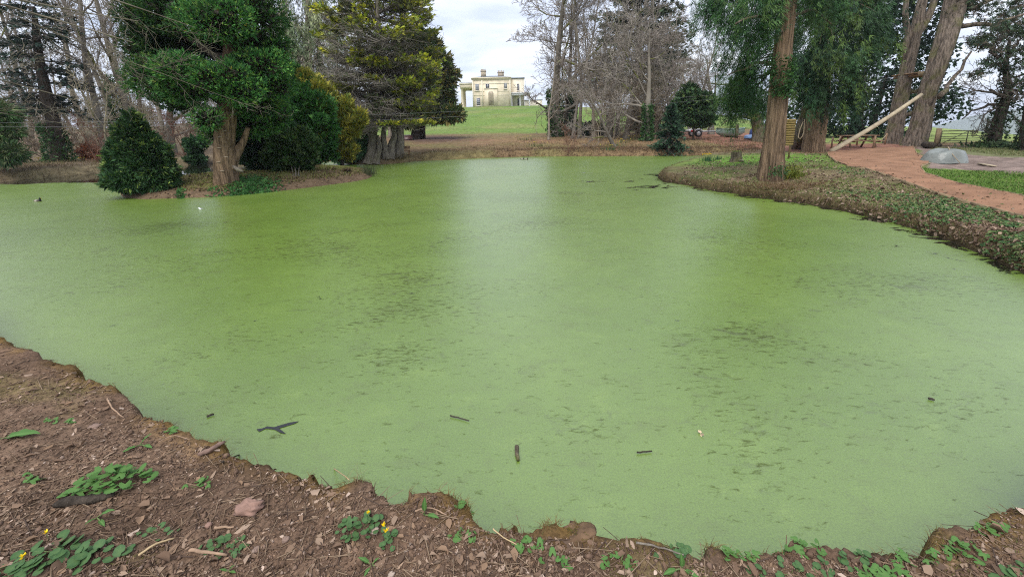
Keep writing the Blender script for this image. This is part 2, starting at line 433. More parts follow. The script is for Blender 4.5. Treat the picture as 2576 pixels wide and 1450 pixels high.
# far banks
fb = S((Y - 24) / 3) * (1 - S((Y - 70) / 14))
C = mixc(C, fb * 0.85, (0.20, 0.135, 0.07))
C = mixc(C, fb * S(0.4 + 2.0 * wob(0.35, 67)) * 0.6, (0.17, 0.155, 0.06))
red = np.exp(-((ppy - (354 + (ppx - 1288) * -0.012)) / 8.0) ** 2) * ((ppx > 1180) & (ppx < 1690)) * (pz > 0) * 0.35
C = mixc(C, red, (0.30, 0.15, 0.10))
red2 = inp([(1690, 330), (1950, 336), (2110, 345), (2300, 352), (2300, 372), (2085, 384), (2000, 384), (1830, 368), (1760, 352), (1700, 347)])
C = mixc(C, red2 * 0.85, (0.25, 0.12, 0.085))
yew_shade = np.exp(-(((ppx - 1085) / 90) ** 2 + ((ppy - 349) / 8) ** 2)) * (pz > 0)
C = mixc(C, np.clip(yew_shade * 1.4, 0, 0.9), (0.10, 0.062, 0.05))  # shade beneath the yew crown, painted into the ground colour
# lawn on the hill, right-hand field
lawn = S((Y - 57 + 9 * wob(0.12, 68)) / 10) * S((X / np.maximum(Y, 1) + 0.62) / 0.12)
C = mixc(C, lawn, (0.135, 0.205, 0.045))
C = mixc(C, lawn * S(0.15 + 2.0 * wob(0.09, 69)) * 0.55, (0.23, 0.215, 0.085))
C = mixc(C, lawn * S(0.1 + 2.0 * wob(0.3, 70)) * 0.4, (0.085, 0.155, 0.03))
fld = S((X / np.maximum(Y, 1) - 0.62) / 0.05) * S((Y - 27.5) / 2.5)
C = mixc(C, fld, (0.20, 0.25, 0.075))
# island
im = isl_.astype(float)
C = mixc(C, im, (0.13, 0.09, 0.055))
C = mixc(C, im * S((dsh - 0.5) / 0.9) * S(0.7 + 1.5 * wob(0.9, 71)) * 0.9, (0.17, 0.18, 0.05))
# left wood
lw = S((-X / np.maximum(Y, 1) - 0.62) / 0.1) * S((Y - 18) / 3) * (1 - im)
C = mixc(C, lw * 0.9, (0.165, 0.125, 0.085))
C = mixc(C, lw * S(0.3 + 2.0 * wob(0.25, 72)) * 0.5, (0.15, 0.14, 0.06))
C = mixc(C, S((0.0 - dsh) / 0.3), (0.035, 0.03, 0.02))
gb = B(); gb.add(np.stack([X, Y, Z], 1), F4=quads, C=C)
def groundmat():
    m, t, b = newmat('ground_soil')
    b.inputs['Roughness'].default_value = 0.95; b.inputs['Specular IOR Level'].default_value = 0.1
    g = N('ShaderNodeNewGeometry', t); at = N('ShaderNodeAttribute', t, attribute_name='Col')
    n = N('ShaderNodeTexNoise', t); n.inputs['Scale'].default_value = 1.9; n.inputs['Detail'].default_value = 12; n.inputs['Roughness'].default_value = 0.72
    t.links.new(g.outputs['Position'], n.inputs['Vector'])
    mr = N('ShaderNodeMapRange', t); mr.inputs[1].default_value = 0.32; mr.inputs[2].default_value = 0.68; mr.inputs[3].default_value = 0.5; mr.inputs[4].default_value = 1.5
    t.links.new(n.outputs[0], mr.inputs[0])
    n2 = N('ShaderNodeTexNoise', t); n2.inputs['Scale'].default_value = 45; n2.inputs['Detail'].default_value = 5; n2.inputs['Roughness'].default_value = 0.7
    t.links.new(g.outputs['Position'], n2.inputs['Vector'])
    mr2 = N('ShaderNodeMapRange', t); mr2.inputs[1].default_value = 0.35; mr2.inputs[2].default_value = 0.65; mr2.inputs[3].default_value = 0.6; mr2.inputs[4].default_value = 1.4
    t.links.new(n2.outputs[0], mr2.inputs[0])
    mu = N('ShaderNodeMath', t, operation='MULTIPLY'); t.links.new(mr.outputs[0], mu.inputs[0]); t.links.new(mr2.outputs[0], mu.inputs[1])
    vm = N('ShaderNodeVectorMath', t, operation='SCALE'); t.links.new(at.outputs['Color'], vm.inputs[0]); t.links.new(mu.outputs[0], vm.inputs['Scale'])
    t.links.new(vm.outputs[0], b.inputs['Base Color'])
    ad = N('ShaderNodeMath', t, operation='MULTIPLY_ADD'); ad.inputs[1].default_value = 0.25
    t.links.new(n2.outputs[0], ad.inputs[0]); t.links.new(n.outputs[0], ad.inputs[2])
    bn = N('ShaderNodeBump', t); bn.inputs['Distance'].default_value = 0.06; bn.inputs['Strength'].default_value = 0.8
    t.links.new(ad.outputs[0], bn.inputs['Height']); t.links.new(bn.outputs[0], b.inputs['Normal']); return m
structure('ground', gb, groundmat(), 'earth banks, woodland floor, lawn and fields around the pond', smooth=True)

# ------------------------------------------------------------------ pond with its sheet of duckweed
wa = np.radians(np.arange(-66, 66.01, 0.8)); wr = np.geomspace(0.7, 40, 170)
WA, WR = np.meshgrid(wa, wr); WX, WY = WR * np.sin(WA), WR * np.cos(WA)
wi = np.arange(WX.size).reshape(WX.shape)
wq = np.stack([wi[:-1, :-1], wi[:-1, 1:], wi[1:, 1:], wi[1:, :-1]], -1).reshape(-1, 4)[:, ::-1]
wd, _ = bank(WX.ravel(), WY.ravel()); wx, wy = WX.ravel(), WY.ravel()
drw = sdist(wx, wy, right_w + [(40, 24), (40, 4)])
# red: how broken the weed sheet is (torn open along the right-hand bank); green: drift streak density
torn = np.exp(-np.clip(drw, 0, 9) / 0.42) * S((wy - 4.0) / 3) * S((19.5 - wy) / 3)
torn = np.maximum(torn, 0.62 * np.exp(-(((wx - 5.2) / 1.5) ** 2 + ((wy - 13.6) / 0.7) ** 2)))
torn = np.maximum(torn, 0.6 * np.exp(-(((wx - 3.6) / 1.6) ** 2 + ((wy - 15.2) / 0.5) ** 2)))
leftdark = S((-wx - 19 + (wy - 15) * 0.6) / 2) * S((wy - 17.5) / 1.5)
drift = np.zeros_like(wx)
for cx, cy, rx, ry, k in [(-1.6, 5.2, 1.2, 1.2, 1.0), (-1.1, 3.6, 0.5, 0.45, 1.0), (0.5, 2.55, 0.35, 0.22, 0.9), (1.7, 3.1, 0.35, 0.9, 1.0), (1.5, 2.2, 0.3, 0.5, 0.8), (-3.2, 7.5, 2.2, 1.6, 0.9),
                          (-0.4, 9.0, 2.4, 1.6, 0.7), (3.8, 7.2, 1.2, 1.4, 0.8), (4.8, 4.8, 1.4, 1.0, 0.7), (-8.0, 9.0, 3.0, 1.8, 0.8), (-6.5, 6.3, 1.8, 1.2, 0.7), (1.5, 12.0, 3.0, 1.6, 0.8), (2.4, 3.9, 0.5, 0.4, 0.8), (3.6, 2.7, 0.6, 0.3, 0.7), (-2.5, 12.5, 3.0, 1.5, 0.6)]:
    drift = np.maximum(drift, k * np.exp(-(((wx - cx) / rx) ** 2 + ((wy - cy) / ry) ** 2)))
wb = B(); wb.add(np.stack([wx, wy, np.zeros_like(wx)], 1), F4=wq, C=np.stack([torn, drift, leftdark], 1))
def duckweed():
    m, t, b = newmat('duckweed_water')
    g = N('ShaderNodeNewGeometry', t); at = N('ShaderNodeAttribute', t, attribute_name='Col'); sp = N('ShaderNodeSeparateColor', t)
    t.links.new(at.outputs['Color'], sp.inputs[0])
    def noise(scale, det, rough, st=(1, 1, 1), dist=0.0, rot=0.0):
        mp = N('ShaderNodeMapping', t); mp.inputs['Scale'].default_value = st; mp.inputs['Rotation'].default_value = (0, 0, rot)
        t.links.new(g.outputs['Position'], mp.inputs[0])
        n = N('ShaderNodeTexNoise', t); n.inputs['Scale'].default_value = scale; n.inputs['Detail'].default_value = det; n.inputs['Roughness'].default_value = rough
        n.inputs['Distortion'].default_value = dist; t.links.new(mp.outputs[0], n.inputs['Vector']); return n.outputs[0]
    def rng(src, a, bb, c=0.0, d=1.0):
        r = N('ShaderNodeMapRange', t); r.inputs[1].default_value = a; r.inputs[2].default_value = bb; r.inputs[3].default_value = c; r.inputs[4].default_value = d
        t.links.new(src, r.inputs[0]); return r.outputs[0]
    def math_(op, a, bb=None, cc=None):
        n = N('ShaderNodeMath', t, operation=op)
        for k, v in enumerate((a, bb, cc)):
            if v is None: continue
            if isinstance(v, (int, float)): n.inputs[k].default_value = v
            else: t.links.new(v, n.inputs[k])
        return n.outputs[0]
    def mixcol(f, A, Bc):
        n = N('ShaderNodeMix', t, data_type='RGBA'); t.links.new(f, n.inputs[0])
        for k, v in ((6, A), (7, Bc)):
            if isinstance(v, tuple): n.inputs[k].default_value = v + (1,)
            else: t.links.new(v, n.inputs[k])
        return n.outputs[2]
    grain = noise(85, 3, 0.8); mid = noise(5.0, 6, 0.65); big = noise(0.45, 4, 0.5)
    col = mixcol(rng(big, 0.35, 0.65), (0.110, 0.180, 0.021), (0.138, 0.216, 0.028))
    col = mixcol(rng(mid, 0.35, 0.7, 0, 0.35), col, (0.10, 0.155, 0.018))
    fl = noise(2.4, 12, 0.78, (0.8, 1.25, 1), 0.3, 0.2)
    col = mixcol(rng(fl, 0.52, 0.72, 0, 0.55), col, (0.085, 0.105, 0.018))
    col = mixcol(rng(fl, 0.46, 0.28, 0, 0.5), col, (0.19, 0.275, 0.045))
    vmn = N('ShaderNodeVectorMath', t, operation='SCALE'); t.links.new(col, vmn.inputs[0]); t.links.new(rng(grain, 0.25, 0.75, 0.68, 1.32), vmn.inputs['Scale']); col = vmn.outputs[0]
    # thin drifts of brown-olive debris: fine clots where the drift attribute is high
    clot = noise(15.0, 9, 0.74, (0.6, 1.5, 1), 0.6, 0.35)
    field = noise(0.75, 4, 0.6, (0.7, 1.2, 1), 0.4)
    dens = math_('ADD', math_('MULTIPLY', sp.outputs[1], 0.095), rng(field, 0.42, 0.70, 0.0, 0.085))
    thr = math_('ADD', clot, dens)
    deb = rng(thr, 0.605, 0.71)
    clot2 = noise(4.2, 10, 0.72, (0.7, 1.3, 1), 0.8, -0.4)
    deb2 = rng(math_('ADD', clot2, math_('MULTIPLY', dens, 0.9)), 0.63, 0.75)
    col = mixcol(math_('MULTIPLY', deb2, 0.6), col, (0.06, 0.075, 0.016))
    col = mixcol(math_('MULTIPLY', deb, 0.7), col, (0.042, 0.048, 0.012))
    # rents in the sheet: open dark water
    rn = noise(1.7, 9, 0.68, (0.8, 1.1, 1), 0.8, 0.3)
    opn = rng(math_('ADD', rn, math_('MULTIPLY', sp.outputs[0], 0.24)), 0.665, 0.70)
    opn = math_('MAXIMUM', opn, rng(math_('ADD', noise(0.5, 4, 0.6), math_('MULTIPLY', sp.outputs[2], 0.5)), 0.8, 0.86))
    col = mixcol(opn, col, (0.012, 0.013, 0.008))
    t.links.new(col, b.inputs['Base Color'])
    t.links.new(rng(opn, 0, 1, 0.33, 0.06), b.inputs['Roughness'])
    b.inputs['IOR'].default_value = 2.1; t.links.new(rng(math_('MULTIPLY', deb, math_('SUBTRACT', 1.0, opn)), 0, 1, 0.5, 0.12), b.inputs['Specular IOR Level'])
    bn = N('ShaderNodeBump', t); bn.inputs['Distance'].default_value = 0.003; bn.inputs['Strength'].default_value = 0.5
    t.links.new(math_('MULTIPLY', grain, math_('SUBTRACT', 1.0, opn)), bn.inputs['Height']); t.links.new(bn.outputs[0], b.inputs['Normal'])
    return m
M_WATER = duckweed()
structure('pond_water', wb, M_WATER, 'still pond covered by a bright green sheet of duckweed', smooth=True)

# ------------------------------------------------------------------ plant generators
def unit(v): return v / (np.linalg.norm(v, axis=-1, keepdims=True) + 1e-9)
def sprays(b, pos, d, L, wid, C, blades=4, fan=0.8, rng=RNG, curl=0.0, cj=0.25):
    """fans of leaf blades: pos (n,3), d (n,3), L (n,), wid fraction, C (n,3)"""
    n = len(pos)
    if n == 0: return
    d = unit(d); L = np.broadcast_to(np.asarray(L, float), (n,))
    u = unit(np.cross(d, rng.normal(size=(n, 3)))); nrm = np.cross(d, u)
    ph = (np.linspace(-1, 1, blades) if blades > 1 else np.zeros(1)) * fan
    ph = ph[None] + rng.normal(0, 0.16, (n, blades))
    dr = d[:, None] * np.cos(ph)[..., None] + u[:, None] * np.sin(ph)[..., None] + rng.normal(0, 0.12, (n, blades, 3))
    dr = unit(dr); ln = L[:, None] * (1 - 0.35 * np.clip(np.abs(ph) / max(fan, 0.3), 0, 1.4)) * rng.uniform(0.7, 1.15, (n, blades))
    side = unit(np.cross(dr, nrm[:, None])); w_ = ln * wid
    base = pos[:, None] + np.zeros_like(dr); mid = base + dr * (ln * 0.5)[..., None]; tip = base + dr * ln[..., None]
    tip[..., 2] -= curl * ln; mid[..., 2] -= curl * ln * 0.25
    V = np.stack([base, mid + side * w_[..., None], tip, mid - side * w_[..., None]], 2).reshape(-1, 3)
    Fq = np.arange(n * blades * 4).reshape(-1, 4)
    Cc = np.clip(1.3 * C[:, None] * (1 + rng.normal(0, cj, (n, blades, 1))), 0.004, 1)
    Cc = np.repeat(Cc.reshape(-1, 3), 4, 0)
    b.add(V, F4=Fq, C=Cc)
def lump_cloud(els, n, rng=RNG, shell=(0.72, 1.04), deep=0.74, bottom=1.0):
    c = np.array([e_[0] for e_ in els]); r = np.array([e_[1] for e_ in els])
    wgt = (r[:, 0] * r[:, 1] + r[:, 1] * r[:, 2] + r[:, 0] * r[:, 2]); wgt = wgt / wgt.sum()
    k = rng.choice(len(els), int(n * 1.6), p=wgt)
    u = unit(rng.normal(size=(len(k), 3)))
    keep = (u[:, 2] > -0.35) | (rng.random(len(k)) < bottom); k, u = k[keep], u[keep]
    f = rng.uniform(shell[0] ** 2, shell[1] ** 2, len(k)) ** 0.5
    f = f * (1 + 0.12 * np.sin(u[:, 0] * 7 + k) * np.cos(u[:, 2] * 6 + 2 * k))
    p = c[k] + u * r[k] * f[:, None]; nrm = unit(u / r[k])
    q = ((p[:, None] - c[None]) / r[None]); inside = (np.sum(q * q, -1) < deep ** 2)
    inside[np.arange(len(k)), k] = False
    ok = ~inside.any(1); return p[ok][:n], nrm[ok][:n], k[ok][:n]
def knobs(els, n, rng, s=(0.12, 0.24)):
    """small lumps on the outside of a crown that break its outline"""
    p, nr_, k = lump_cloud(els, n, rng, (0.92, 1.06), 0.9); m = np.array([e_[1].mean() for e_ in els])[k]
    return els + [(p[i], np.full(3, m[i] * rng.uniform(*s)) * np.array([1.2, 1.2, 0.8])) for i in range(len(p))]
def EL(px, py, rx, ry, depth, rd=None):
    """ellipsoid given by its outline in the picture and its distance"""
    s = depth / F
    return (D(px, py, depth), np.array([rx * s, (rd if rd else 0.75 * (rx + ry) / 2 * s), ry * s]))
def pick(cols, n, rng=RNG, p=None):
    cols = np.array(cols); return cols[rng.choice(len(cols), n, p=p)]

def spline(pts, n):
    pts = np.asarray(pts, float); m = len(pts)
    if m < 3: return pts[0] + (pts[-1] - pts[0]) * np.linspace(0, 1, n)[:, None]
    t = np.linspace(0, m - 1, n); i = np.clip(t.astype(int), 0, m - 2); f = (t - i)[:, None]
    p0 = pts[np.maximum(i - 1, 0)]; p1 = pts[i]; p2 = pts[i + 1]; p3 = pts[np.minimum(i + 2, m - 1)]
    return 0.5 * (2 * p1 + (p2 - p0) * f + (2 * p0 - 5 * p1 + 4 * p2 - p3) * f ** 2 + (3 * p1 - p0 - 3 * p2 + p3) * f ** 3)
def trunk(b, pts, rad, n=36, k=26, flute=0.10, flare=0.0, seed=1, C=(0.5, 0.5, 0.5), buttress=5):
    pts = np.asarray(pts, float)
    q = spline(pts, n); r = np.interp(np.linspace(0, 1, n), np.linspace(0, 1, len(rad)), rad)
    tt = np.linspace(0, 1, n); hgt = q[:, 2] - q[0, 2]
    ang = np.arange(k) / k * 2 * math.pi
    rg = np.random.default_rng(seed); ridge = rg.normal(0, 1, k); ridge2 = rg.normal(0, 1, k)
    bt = np.clip(np.cos(ang * buttress + seed + 0.7 * np.sin(ang * 2 + seed)), -0.3, 1)
    t = unit(np.gradient(q, axis=0)); u = np.array([1.0, 0, 0]); V = []
    for i in range(n):
        u = unit(u - t[i] * (u @ t[i])); v = np.cross(t[i], u)
        mixr = ridge * math.cos(i * 0.13) + ridge2 * math.sin(i * 0.13) + rg.normal(0, 0.35, k)
        rr = r[i] * (1 + flute * 0.5 * mixr) + flare * np.exp(-max(hgt[i], 0) / (1.3 * r[0])) * (0.45 + 0.75 * bt) * r[0]
        V.append(q[i] + (np.cos(ang) * rr)[:, None] * u + (np.sin(ang) * rr)[:, None] * v)
    V = np.concatenate(V)
    F4 = [(i * k + j, i * k + (j + 1) % k, (i + 1) * k + (j + 1) % k, (i + 1) * k + j) for i in range(n - 1) for j in range(k)]
    m = len(V); V = np.concatenate([V, q[-1:]])
    F3 = [(m, (n - 1) * k + j, (n - 1) * k + (j + 1) % k) for j in range(k)]
    b.add(V, F3, F4, C); return q, r

# bare, leafless tree: python recursion on plain tuples
def grow(out, p, d, L, r, lvl, prm, rg):
    n = prm['seg'][lvl]; wn = prm['wander'][lvl]; up = prm['up'][lvl]; tap = prm['taper'][lvl]
    x, y, z = p; a, b_, c = d; kids = prm['kids'][lvl] if lvl < len(prm['kids']) else 0
    st = prm['start'][lvl] if lvl < len(prm['start']) else 1
    per = kids / max(1, n - int(st * n)) if kids else 0
    acc = rg.random() * 0.9
    for i in range(n):
        a += rg.gauss(0, wn); b_ += rg.gauss(0, wn); c += rg.gauss(0, wn) + up
        s = math.sqrt(a * a + b_ * b_ + c * c); a, b_, c = a / s, b_ / s, c / s
        l = L / n; ra = r * (1 - tap * i / n); rb = r * (1 - tap * (i + 1) / n)
        nx, ny, nz = x + a * l, y + b_ * l, z + c * l
        out[lvl].append((x, y, z, nx, ny, nz, ra, rb))
        if kids and i >= int(st * n):
            acc += per
            while acc >= 1:
                acc -= 1; f = rg.random(); az = rg.random() * 6.283; sp = prm['spread'][lvl] * rg.uniform(0.7, 1.25)
                # perpendicular
                if abs(c) < 0.9: ux, uy, uz = -b_, a, 0.0
                else: ux, uy, uz = 1.0, 0.0, -a / (c + 1e-6)
                s = math.sqrt(ux * ux + uy * uy + uz * uz); ux, uy, uz = ux / s, uy / s, uz / s
                vx, vy, vz = b_ * uz - c * uy, c * ux - a * uz, a * uy - b_ * ux
                ca, sa = math.cos(az), math.sin(az); cs, sn = math.cos(sp), math.sin(sp)
                dd = (a * cs + (ux * ca + vx * sa) * sn, b_ * cs + (uy * ca + vy * sa) * sn, c * cs + (uz * ca + vz * sa) * sn)
                rel = 1 - prm['fall'][lvl] * (i + f) / n
                kl = L * prm['len'][lvl] * rel * rg.uniform(0.7, 1.2); kr = max(ra * prm['rad'][lvl] * rg.uniform(0.75, 1.1), 0.004)
                grow(out, (x + a * l * f, y + b_ * l * f, z + c * l * f), dd, kl, kr, lvl + 1, prm, rg)
        x, y, z = nx, ny, nz
    return
WOOD = dict(seg=[9, 7, 5, 4, 3], wander=[0.05, 0.12, 0.16, 0.2, 0.2], up=[0.02, 0.07, 0.06, 0.04, 0.02], taper=[0.85, 0.85, 0.8, 0.8, 0.7],
            kids=[14, 7, 5, 5], start=[0.3, 0.2, 0.15, 0.1], spread=[0.85, 0.75, 0.75, 0.8], len=[0.42, 0.5, 0.5, 0.5], fall=[0.55, 0.5, 0.4, 0.3], rad=[0.5, 0.55, 0.55, 0.6])
def variant(base, **kw):
    d = dict(base); d.update(kw); return d
OAK = variant(WOOD, kids=[11, 8, 6, 5], start=[0.22, 0.15, 0.1, 0.1], spread=[1.15, 0.8, 0.8, 0.8], len=[0.72, 0.55, 0.5, 0.5], wander=[0.08, 0.16, 0.2, 0.24, 0.22], up=[0.02, 0.05, 0.05, 0.03, 0.02])
POLE = variant(WOOD, kids=[16, 5, 5, 3], start=[0.45, 0.2, 0.1, 0.1], len=[0.26, 0.5, 0.5, 0.5], spread=[0.7, 0.7, 0.7, 0.8])
SHRUB = variant(WOOD, seg=[5, 5, 4, 3, 2], kids=[9, 7, 5, 3], start=[0.0, 0.1, 0.1, 0.1], spread=[0.9, 0.8, 0.8, 0.8], len=[0.8, 0.55, 0.5, 0.5], wander=[0.15, 0.18, 0.2, 0.25, 0.2])
def bare_mesh(seed, H, r0, prm, lean=(0, 0), bark=(0.16, 0.13, 0.10), twig=(0.15, 0.105, 0.085), tmin=0.011, moss=0.0):
    rg = random.Random(seed); out = [[] for _ in range(6)]
    grow(out, (0, 0, -0.15), (lean[0], lean[1], 1.0), H, r0, 0, prm, rg)
    tb, cb_ = B(), B()
    for lvl, rows in enumerate(out):
        if not rows: continue
        a = np.array(rows); n = len(a); f = min(1, lvl / 3.0)
        r_ = np.random.default_rng(seed + lvl)
        c = (np.array(bark) * (1 - f) + np.array(twig) * f) * (1 + r_.normal(0, 0.15, (n, 1)))
        if moss:
            mm = (r_.random((n, 1)) < moss * (1 - 0.25 * lvl)); c = np.where(mm, np.array([0.14, 0.145, 0.045]), c)
        if lvl == 0:
            pts = np.concatenate([a[:, :3], a[-1:, 3:6]]); rr = np.concatenate([a[:, 6], a[-1:, 7]]).copy(); rr[0] *= 1.45; rr[1] *= 1.05
            tb.tube(spline(pts, 22), np.interp(np.linspace(0, 1, 22), np.linspace(0, 1, len(rr)), rr), 9, True, bark, 0.22, seed)
        else:
            cb_.segs(a[:, :3], a[:, 3:6], np.maximum(a[:, 6], tmin), np.maximum(a[:, 7], tmin * 0.8), 5 if lvl == 1 else 3, np.clip(c, 0.02, 1))
    return tb.mesh('trunk', True), cb_.mesh('crown')
PROTO = {}
def proto_bare(key, *a, **k): PROTO[key] = bare_mesh(*a, **k)
def ivy_on(b, pts, rad, n, rng, size=0.13, cols=((0.02, 0.055, 0.018), (0.035, 0.085, 0.022), (0.05, 0.11, 0.03)), thick=0.12):
    q = spline(pts, 60); r = np.interp(np.linspace(0, 1, 60), np.linspace(0, 1, len(rad)), rad)
    k = rng.integers(0, 60, n); a = rng.random(n) * 6.283
    o = np.stack([np.cos(a), np.sin(a), rng.normal(0, 0.3, n)], 1)
    p = q[k] + o * (r[k] + rng.random(n) * thick)[:, None] + rng.normal(0, 0.05, (n, 3))
    sprays(b, p, o + rng.normal(0, 0.5, (n, 3)), size * rng.uniform(0.6, 1.3, n), 0.45, pick(cols, n, rng), 2, 0.9, rng)
def place_bare(key, loc, label, name='bare_tree', cat='tree', group=None, rz=0.0, s=1.0, tilt=(0, 0), ivy=0, seed=0):
    t = thing(name, label, cat, loc, group); t.rotation_euler = (tilt[0], tilt[1], rz); t.scale = (s, s, s)
    tr = link('trunk', PROTO[key][0], M_BARE, t); cr_ = link('crown', PROTO[key][1], M_BARE, t)
    if ivy:
        b = B(); rg = np.random.default_rng(seed + 90)
        ivy_on(b, [(0, 0, 0.1), (0, 0, ivy * 0.5), (0.05, 0, ivy)], [0.28, 0.22, 0.2], int(420 * ivy), rg, 0.2, thick=0.25)
        o = link('ivy', b.mesh('ivy'), M_LEAF, t); o['kind'] = 'stuff'
    return t
def tier_tree(b_leaf, b_twig, base, top, nb, rlen, slope, cols_tip, cols_in, rng, per=34, spL=0.3, wid=0.16, pad=0.35, start=0.12, twigs=10, twc=(0.13, 0.115, 0.10), tipfrac=0.45, rise=0.12, upd=0.35, droop=0.0, az_bias=None, blades=4, goldp=1.0, vj=0.04):
    """conifer whose foliage lies in flat pads along spreading branches"""
    base = np.array(base, float); top = np.array(top, float); ax = top - base
    for i in range(nb):
        h = start + (1 - start) * (i + rng.random()) / nb
        az = rng.random() * 6.283
        if az_bias is not None: az = az_bias[0] + rng.normal(0, az_bias[1])
        gold = rng.random() < goldp; L = rlen(h) * rng.uniform(0.7, 1.12) * (1.0 if gold else 0.82); sl = slope(h) + rng.normal(0, 0.07)
        o = base + ax * h; dirh = np.array([math.cos(az), math.sin(az), 0]); sid = np.array([-math.sin(az), math.cos(az), 0])
        t = np.linspace(0, 1, 7)
        pts = o + dirh * (L * t)[:, None] + np.array([0, 0, 1]) * (L * (sl * t + rise * t * t - droop * t ** 3))[:, None] + np.cumsum(rng.normal(0, 0.02 * L, (7, 3)), 0)
        rr = np.linspace(0.05, 0.012, 7) * (0.5 + L / 4)
        b_twig.segs(pts[:-1], pts[1:], rr[:-1], rr[1:], 4, np.array(twc) * 0.8)
        m = int(per * (0.4 + L / 3) * (1.0 if gold else 0.5)); tt = 1 - (1 - tipfrac) * (1 - tipfrac) * 0 - tipfrac * rng.random(m) ** 0.8
        pos = np.stack([np.interp(tt, t, pts[:, k]) for k in range(3)], 1)
        off = rng.normal(0, 1, m) * pad * L * 0.35 * (0.35 + (1 - np.abs(tt - 0.75)))
        pos = pos + sid * off[:, None] + np.array([0, 0, 1]) * (rng.normal(0.0, vj, m) * L)[:, None] - dirh * (np.abs(off) * 0.4)[:, None]
        d = dirh * 0.8 + sid * (np.sign(off) * 0.5)[:, None] + rng.normal(0, 0.3, (m, 3)) + np.array([0, 0, upd])
        f = np.clip((tt - (1 - tipfrac)) / tipfrac + rng.normal(0, 0.25, m), 0, 1)[:, None]
        c = pick(cols_in, m, rng) * (1 - f) + pick(cols_tip if gold else cols_in, m, rng) * f
        sprays(b_leaf, pos, d, spL * rng.uniform(0.7, 1.25, m), wid, c, blades, 0.7, rng)
        if twigs:
            k = twigs; tb = rng.uniform(0.15, 0.9, k); p0 = np.stack([np.interp(tb, t, pts[:, j]) for j in range(3)], 1)
            p1 = p0 + (dirh * 0.5 + sid * rng.choice([-1, 1], k)[:, None] * 0.6 + rng.normal(0, 0.35, (k, 3))) * (0.3 * L * rng.uniform(0.4, 1, k))[:, None]
            b_twig.segs(p0, p1, np.full(k, 0.014), np.full(k, 0.008), 3, np.array(twc) * (1 + rng.normal(0, 0.2, (k, 1))))
            kk = k * 3; j = rng.integers(0, k, kk); f = rng.random((kk, 1)); q0 = p0[j] + (p1[j] - p0[j]) * f
            q1 = q0 + rng.normal(0, 0.14 * L, (kk, 3)) * np.array([1, 1, 0.6])
            b_twig.segs(q0, q1, np.full(kk, 0.009), np.full(kk, 0.006), 3, np.array(twc) * (1 + rng.normal(0, 0.25, (kk, 1))))
def weep(b, els, n_strand, rng, cols, steps=6, step=0.16, spL=0.3, wid=0.10, drift=0.25, blades=4, shell=(0.35, 1.0), fan=0.45):
    """hanging curtains of foliage inside the given lumps"""
    ta = 15; p, nr_, k = lump_cloud(els, n_strand // ta, rng, shell, 0.3)
    anchors = p.copy(); tl = rng.integers(3, steps + 4, len(p)); tone = rng.uniform(0.6, 1.35, (len(p), 1)); base_c = pick(cols, len(p), rng) * tone
    rep = np.repeat(np.arange(len(p)), ta); cen = p[rep]; p = cen + rng.normal(0, 1, (len(rep), 3)) * np.array([step, step, step * 0.9]) * 1.15
    nr_ = nr_[rep]; base_c = base_c[rep] * (1 + rng.normal(0, 0.12, (len(rep), 1)))
    m = len(p); out_ = nr_ * np.array([1, 1, 0]); tl = tl[rep]
    for s in range(steps + 3):
        q = cen + (p - cen) * np.array([max(0.15, 1 - 0.11 * s), max(0.15, 1 - 0.11 * s), 1.0]) + out_ * (drift * step * s) + rng.normal(0, 0.03, (m, 3)); q[:, 2] -= step * s
        keep = (rng.random(m) < (1 - 0.08 * s)) & (s < tl)
        d = out_ * 0.55 + np.array([0, 0, -0.85]) + rng.normal(0, 0.22, (m, 3))
        sprays(b, q[keep], d[keep], spL * (1.05 - 0.08 * s) * rng.uniform(0.75, 1.2, keep.sum()), wid, base_c[keep] * (1 + 0.04 * s), blades, fan, rng)
    return anchors
def droop_twigs(t, anchors, axis_lo, axis_hi, rng, every=3, r=0.016):
    """thin drooping branches from the trunk axis out to the hanging sprays"""
    b = B(); lo, hi = np.array(axis_lo), np.array(axis_hi)
    for p in anchors[::every]:
        f = np.clip((p[2] + 0.9 - lo[2]) / (hi[2] - lo[2]), 0, 1.3); o = lo + (hi - lo) * f; s_ = np.linspace(0, 1, 7)[:, None]; L = np.linalg.norm(p - o)
        q = o + (p - o) * s_ + np.array([0, 0, 1]) * (0.16 * L * np.sin(s_ * math.pi)) + rng.normal(0, 0.03 * L, (7, 3)) * s_ * (1 - s_) * 3
        rr = np.linspace(r * (0.7 + L * 0.25), r * 0.35, 7); b.segs(q[:-1], q[1:], rr[:-1], rr[1:], 4, np.array([0.16, 0.125, 0.09]) * (1 + rng.normal(0, 0.15, (6, 1))))
    part('branches', b, M_BARE, t, kind='stuff')
def limbs(t, mat, starts, ends, r0, r1, rng, C=(0.5, 0.5, 0.5), sag=0.1, k=7, wig=0.05, name='limb'):
    for p, q in zip(starts, ends):
        b = B()
        p = np.array(p, float); q = np.array(q, float); L = np.linalg.norm(q - p)
        s_ = np.linspace(0, 1, 8)[:, None]; pts = p + (q - p) * s_ + np.array([0, 0, 1]) * (sag * L * np.sin(s_ * math.pi)) + rng.normal(0, wig * L * 0.4, (8, 3)) * np.sin(s_ * math.pi)
        b.tube(pts, np.linspace(r0, r1, 8), k, True, C, 0.15, int(L * 1000) % 97); part(name, b, mat, t, True)
def px_path(pts): return np.array([D(x, y, d) for x, y, d in pts])

